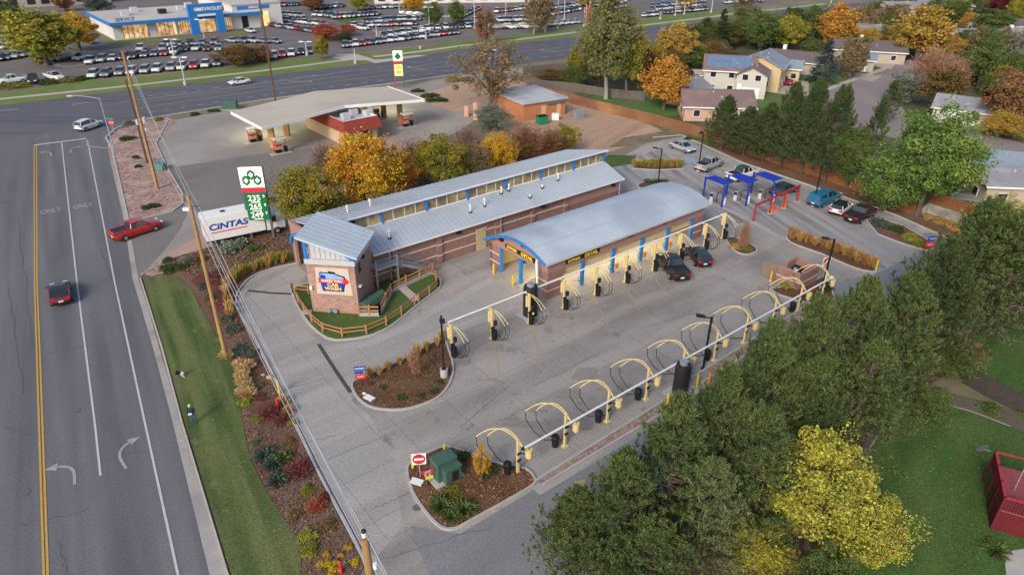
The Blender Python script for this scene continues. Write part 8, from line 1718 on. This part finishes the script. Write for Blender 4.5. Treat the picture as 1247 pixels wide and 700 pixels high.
carrow((608, 27), (642, 26), 6, S_+rad(25), 'the slanted row by the white trunks', ['white', 'silver', 'steel', 'white', 'white', 'maroon'], ['suv'])
carrow((603, 36), (648, 35), 6, S_+rad(90), 'the verge row by the white trunks', ['steel', 'maroon', 'white', 'grey', 'white', 'steel'], ['suv', 'sedan'])
carrow((605, 16), (640, 12), 7, S_, 'the red row by the white trunks', ['white', 'red', 'maroon', 'red', 'white', 'silver', 'white'])
carrow((662, 33), (700, 29), 6, S_+rad(60), 'row with the yellow car', ['maroon', 'yellow', 'white', 'white', 'white', 'silver'], ['coupe', 'sedan'])
carrow((668, 20), (705, 13), 9, S_, 'row behind the yellow car', None); carrow((672, 12), (708, 7), 8, S_, 'second row behind the yellow car', None); carrow((720, 17), (760, 9), 9, S_, 'row behind the red banner', None); carrow((720, 9), (760, 3), 8, S_, 'upper row behind the red banner', None)
carrow((783, 21), (800, 19.5), 4, S_, 'white cars right of the cottonwood', ['white', 'steel', 'white', 'silver'])
carrow((800, 13), (850, 8), 11, S_, 'row along the far verge', None); carrow((810, 17), (858, 13), 10, S_, 'nearest row along the far verge', None); carrow((795, 9), (855, 3), 11, S_, 'third row along the far verge', None)
carrow((884, 5), (912, 2), 6, S_, 'the row right of the spruce', None); carrow((925, 3), (960, 0), 6, S_, 'red car row at the top right', ['maroon', 'red', 'red', 'white', 'black', 'green'])
carrow((1, 38), (20, 24), 4, S_, 'top left lot behind the green tree', None)
print('CARS', ncar[0])
# ------------------------------------------------------------------ person on the verge lawn
def skin_body():
    V_ = [(0, 0, .92, .15), (0, 0, 1.12, .15), (0, .01, 1.32, .17), (0, 0, 1.45, .09), (0, -.01, 1.53, .06), (0, -.02, 1.64, .095), (0, -.02, 1.72, .08),
          (-.10, 0, .86, .10), (-.12, -.01, .48, .068), (-.11, .02, .10, .05), (-.11, -.12, .04, .045), (.10, 0, .86, .10), (.13, -.03, .48, .068), (.11, .0, .10, .05), (.11, -.14, .04, .045),
          (-.20, 0, 1.40, .065), (-.27, -.02, 1.14, .05), (-.12, -.24, 1.08, .038), (-.06, -.28, 1.09, .03), (.20, 0, 1.40, .065), (.27, -.02, 1.14, .05), (.12, -.24, 1.08, .038), (.06, -.28, 1.09, .03)]
    E_ = [(0, 1), (1, 2), (2, 3), (3, 4), (4, 5), (5, 6), (0, 7), (7, 8), (8, 9), (9, 10), (0, 11), (11, 12), (12, 13), (13, 14), (2, 15), (15, 16), (16, 17), (17, 18), (2, 19), (19, 20), (20, 21), (21, 22)]
    me = bpy.data.meshes.new('body'); me.from_pydata([v[:3] for v in V_], E_, []); o = bpy.data.objects.new('tmp', me); COL.objects.link(o); md = o.modifiers.new('s', 'SKIN'); sv = me.skin_vertices[0].data
    for i, v in enumerate(V_): sv[i].radius = (v[3], v[3]*.85)
    sv[0].use_root = True; o.modifiers.new('u', 'SUBSURF').levels = 2; dg = bpy.context.evaluated_depsgraph_get(); dg.update(); m2 = bpy.data.meshes.new_from_object(o.evaluated_get(dg)); bpy.data.objects.remove(o)
    ms = [mat('skin_tone', (.45, .27, .19), rough=.6), mat('navy_jacket', (.012, .022, .075), (.02, .03, .1), 6), mat('blue_jeans', (.03, .09, .20), (.045, .12, .26), 8), mat('shoe', (.06, .06, .065))]
    m2.materials.clear()
    for m in ms: m2.materials.append(m)
    for p in m2.polygons:
        c = p.center; p.material_index = 3 if c.z < .09 else 2 if c.z < .93 else 0 if (c.z > 1.5 or (c.y < -.25 and abs(c.x) < .1)) else 1; p.use_smooth = True
    return m2
pe = thing('person', 'person in navy jacket, jeans and lime green cap holding a controller on the lawn', 'person', G(237, 516)+Vector((0, 0, .08)), rad(10)); pb = bpy.data.objects.new('body', skin_body()); COL.objects.link(pb); pb.parent = pe
mb = MB(); mb.ball((0, -.02, 1.72), (.115, .12, .085), mat('lime_cap', (.30, .62, .06), rough=.8), 12, 8); mb.box((0, -.15, 1.70), (.15, .12, .02), MATS['lime_cap']); mb.build('cap', pe)
skm = MATS['skin_tone']
for sx in (-1, 1):
    for f in range(5):
        mb = MB(); x = sx*(.045+.012*f); L_ = (.05, .07, .075, .07, .055)[f]; mb.tube([(x, -.27, 1.09), (x-sx*.01, -.27-L_*.6, 1.105), (x-sx*.02, -.27-L_*.8, 1.12)], [.011, .01, .008], skm, 5); mb.build('finger', pe)
mb = MB(); mb.ball((0, -.115, 1.64), (.014, .02, .018), skm, 6, 4); mb.build('nose', pe)
mb = MB(); mb.box((0, -.34, 1.14), (.26, .16, .05), m_wtrim); o = mb.build('controller'); o.parent = None; o.location = pe.location; o.rotation_euler = pe.rotation_euler; tag(o, 'small white controller held by the person on the lawn', 'controller')
e = thing('lawn_object', 'small black and white object leaning on the lawn near the kerb', 'spotlight', G(221, 461)+Vector((0, 0, .08)), rad(30)); mb = MB(); mb.tube([(.25, 0, 0), (.05, 0, .35), (0, 0, .5)], [.05, .07, .08], m_wtrim, 8); mb.build('stem', e)  # unidentified small item, built as a pale stem with a dark flared head
mb = MB(); mb.tube([(0, 0, .5), (-.3, .05, .62)], [.12, .19], m_black, 12); mb.build('head', e); mb = MB(); mb.box((.12, .05, .42), (.25, .2, .18), m_wtrim); mb.build('bracket', e)
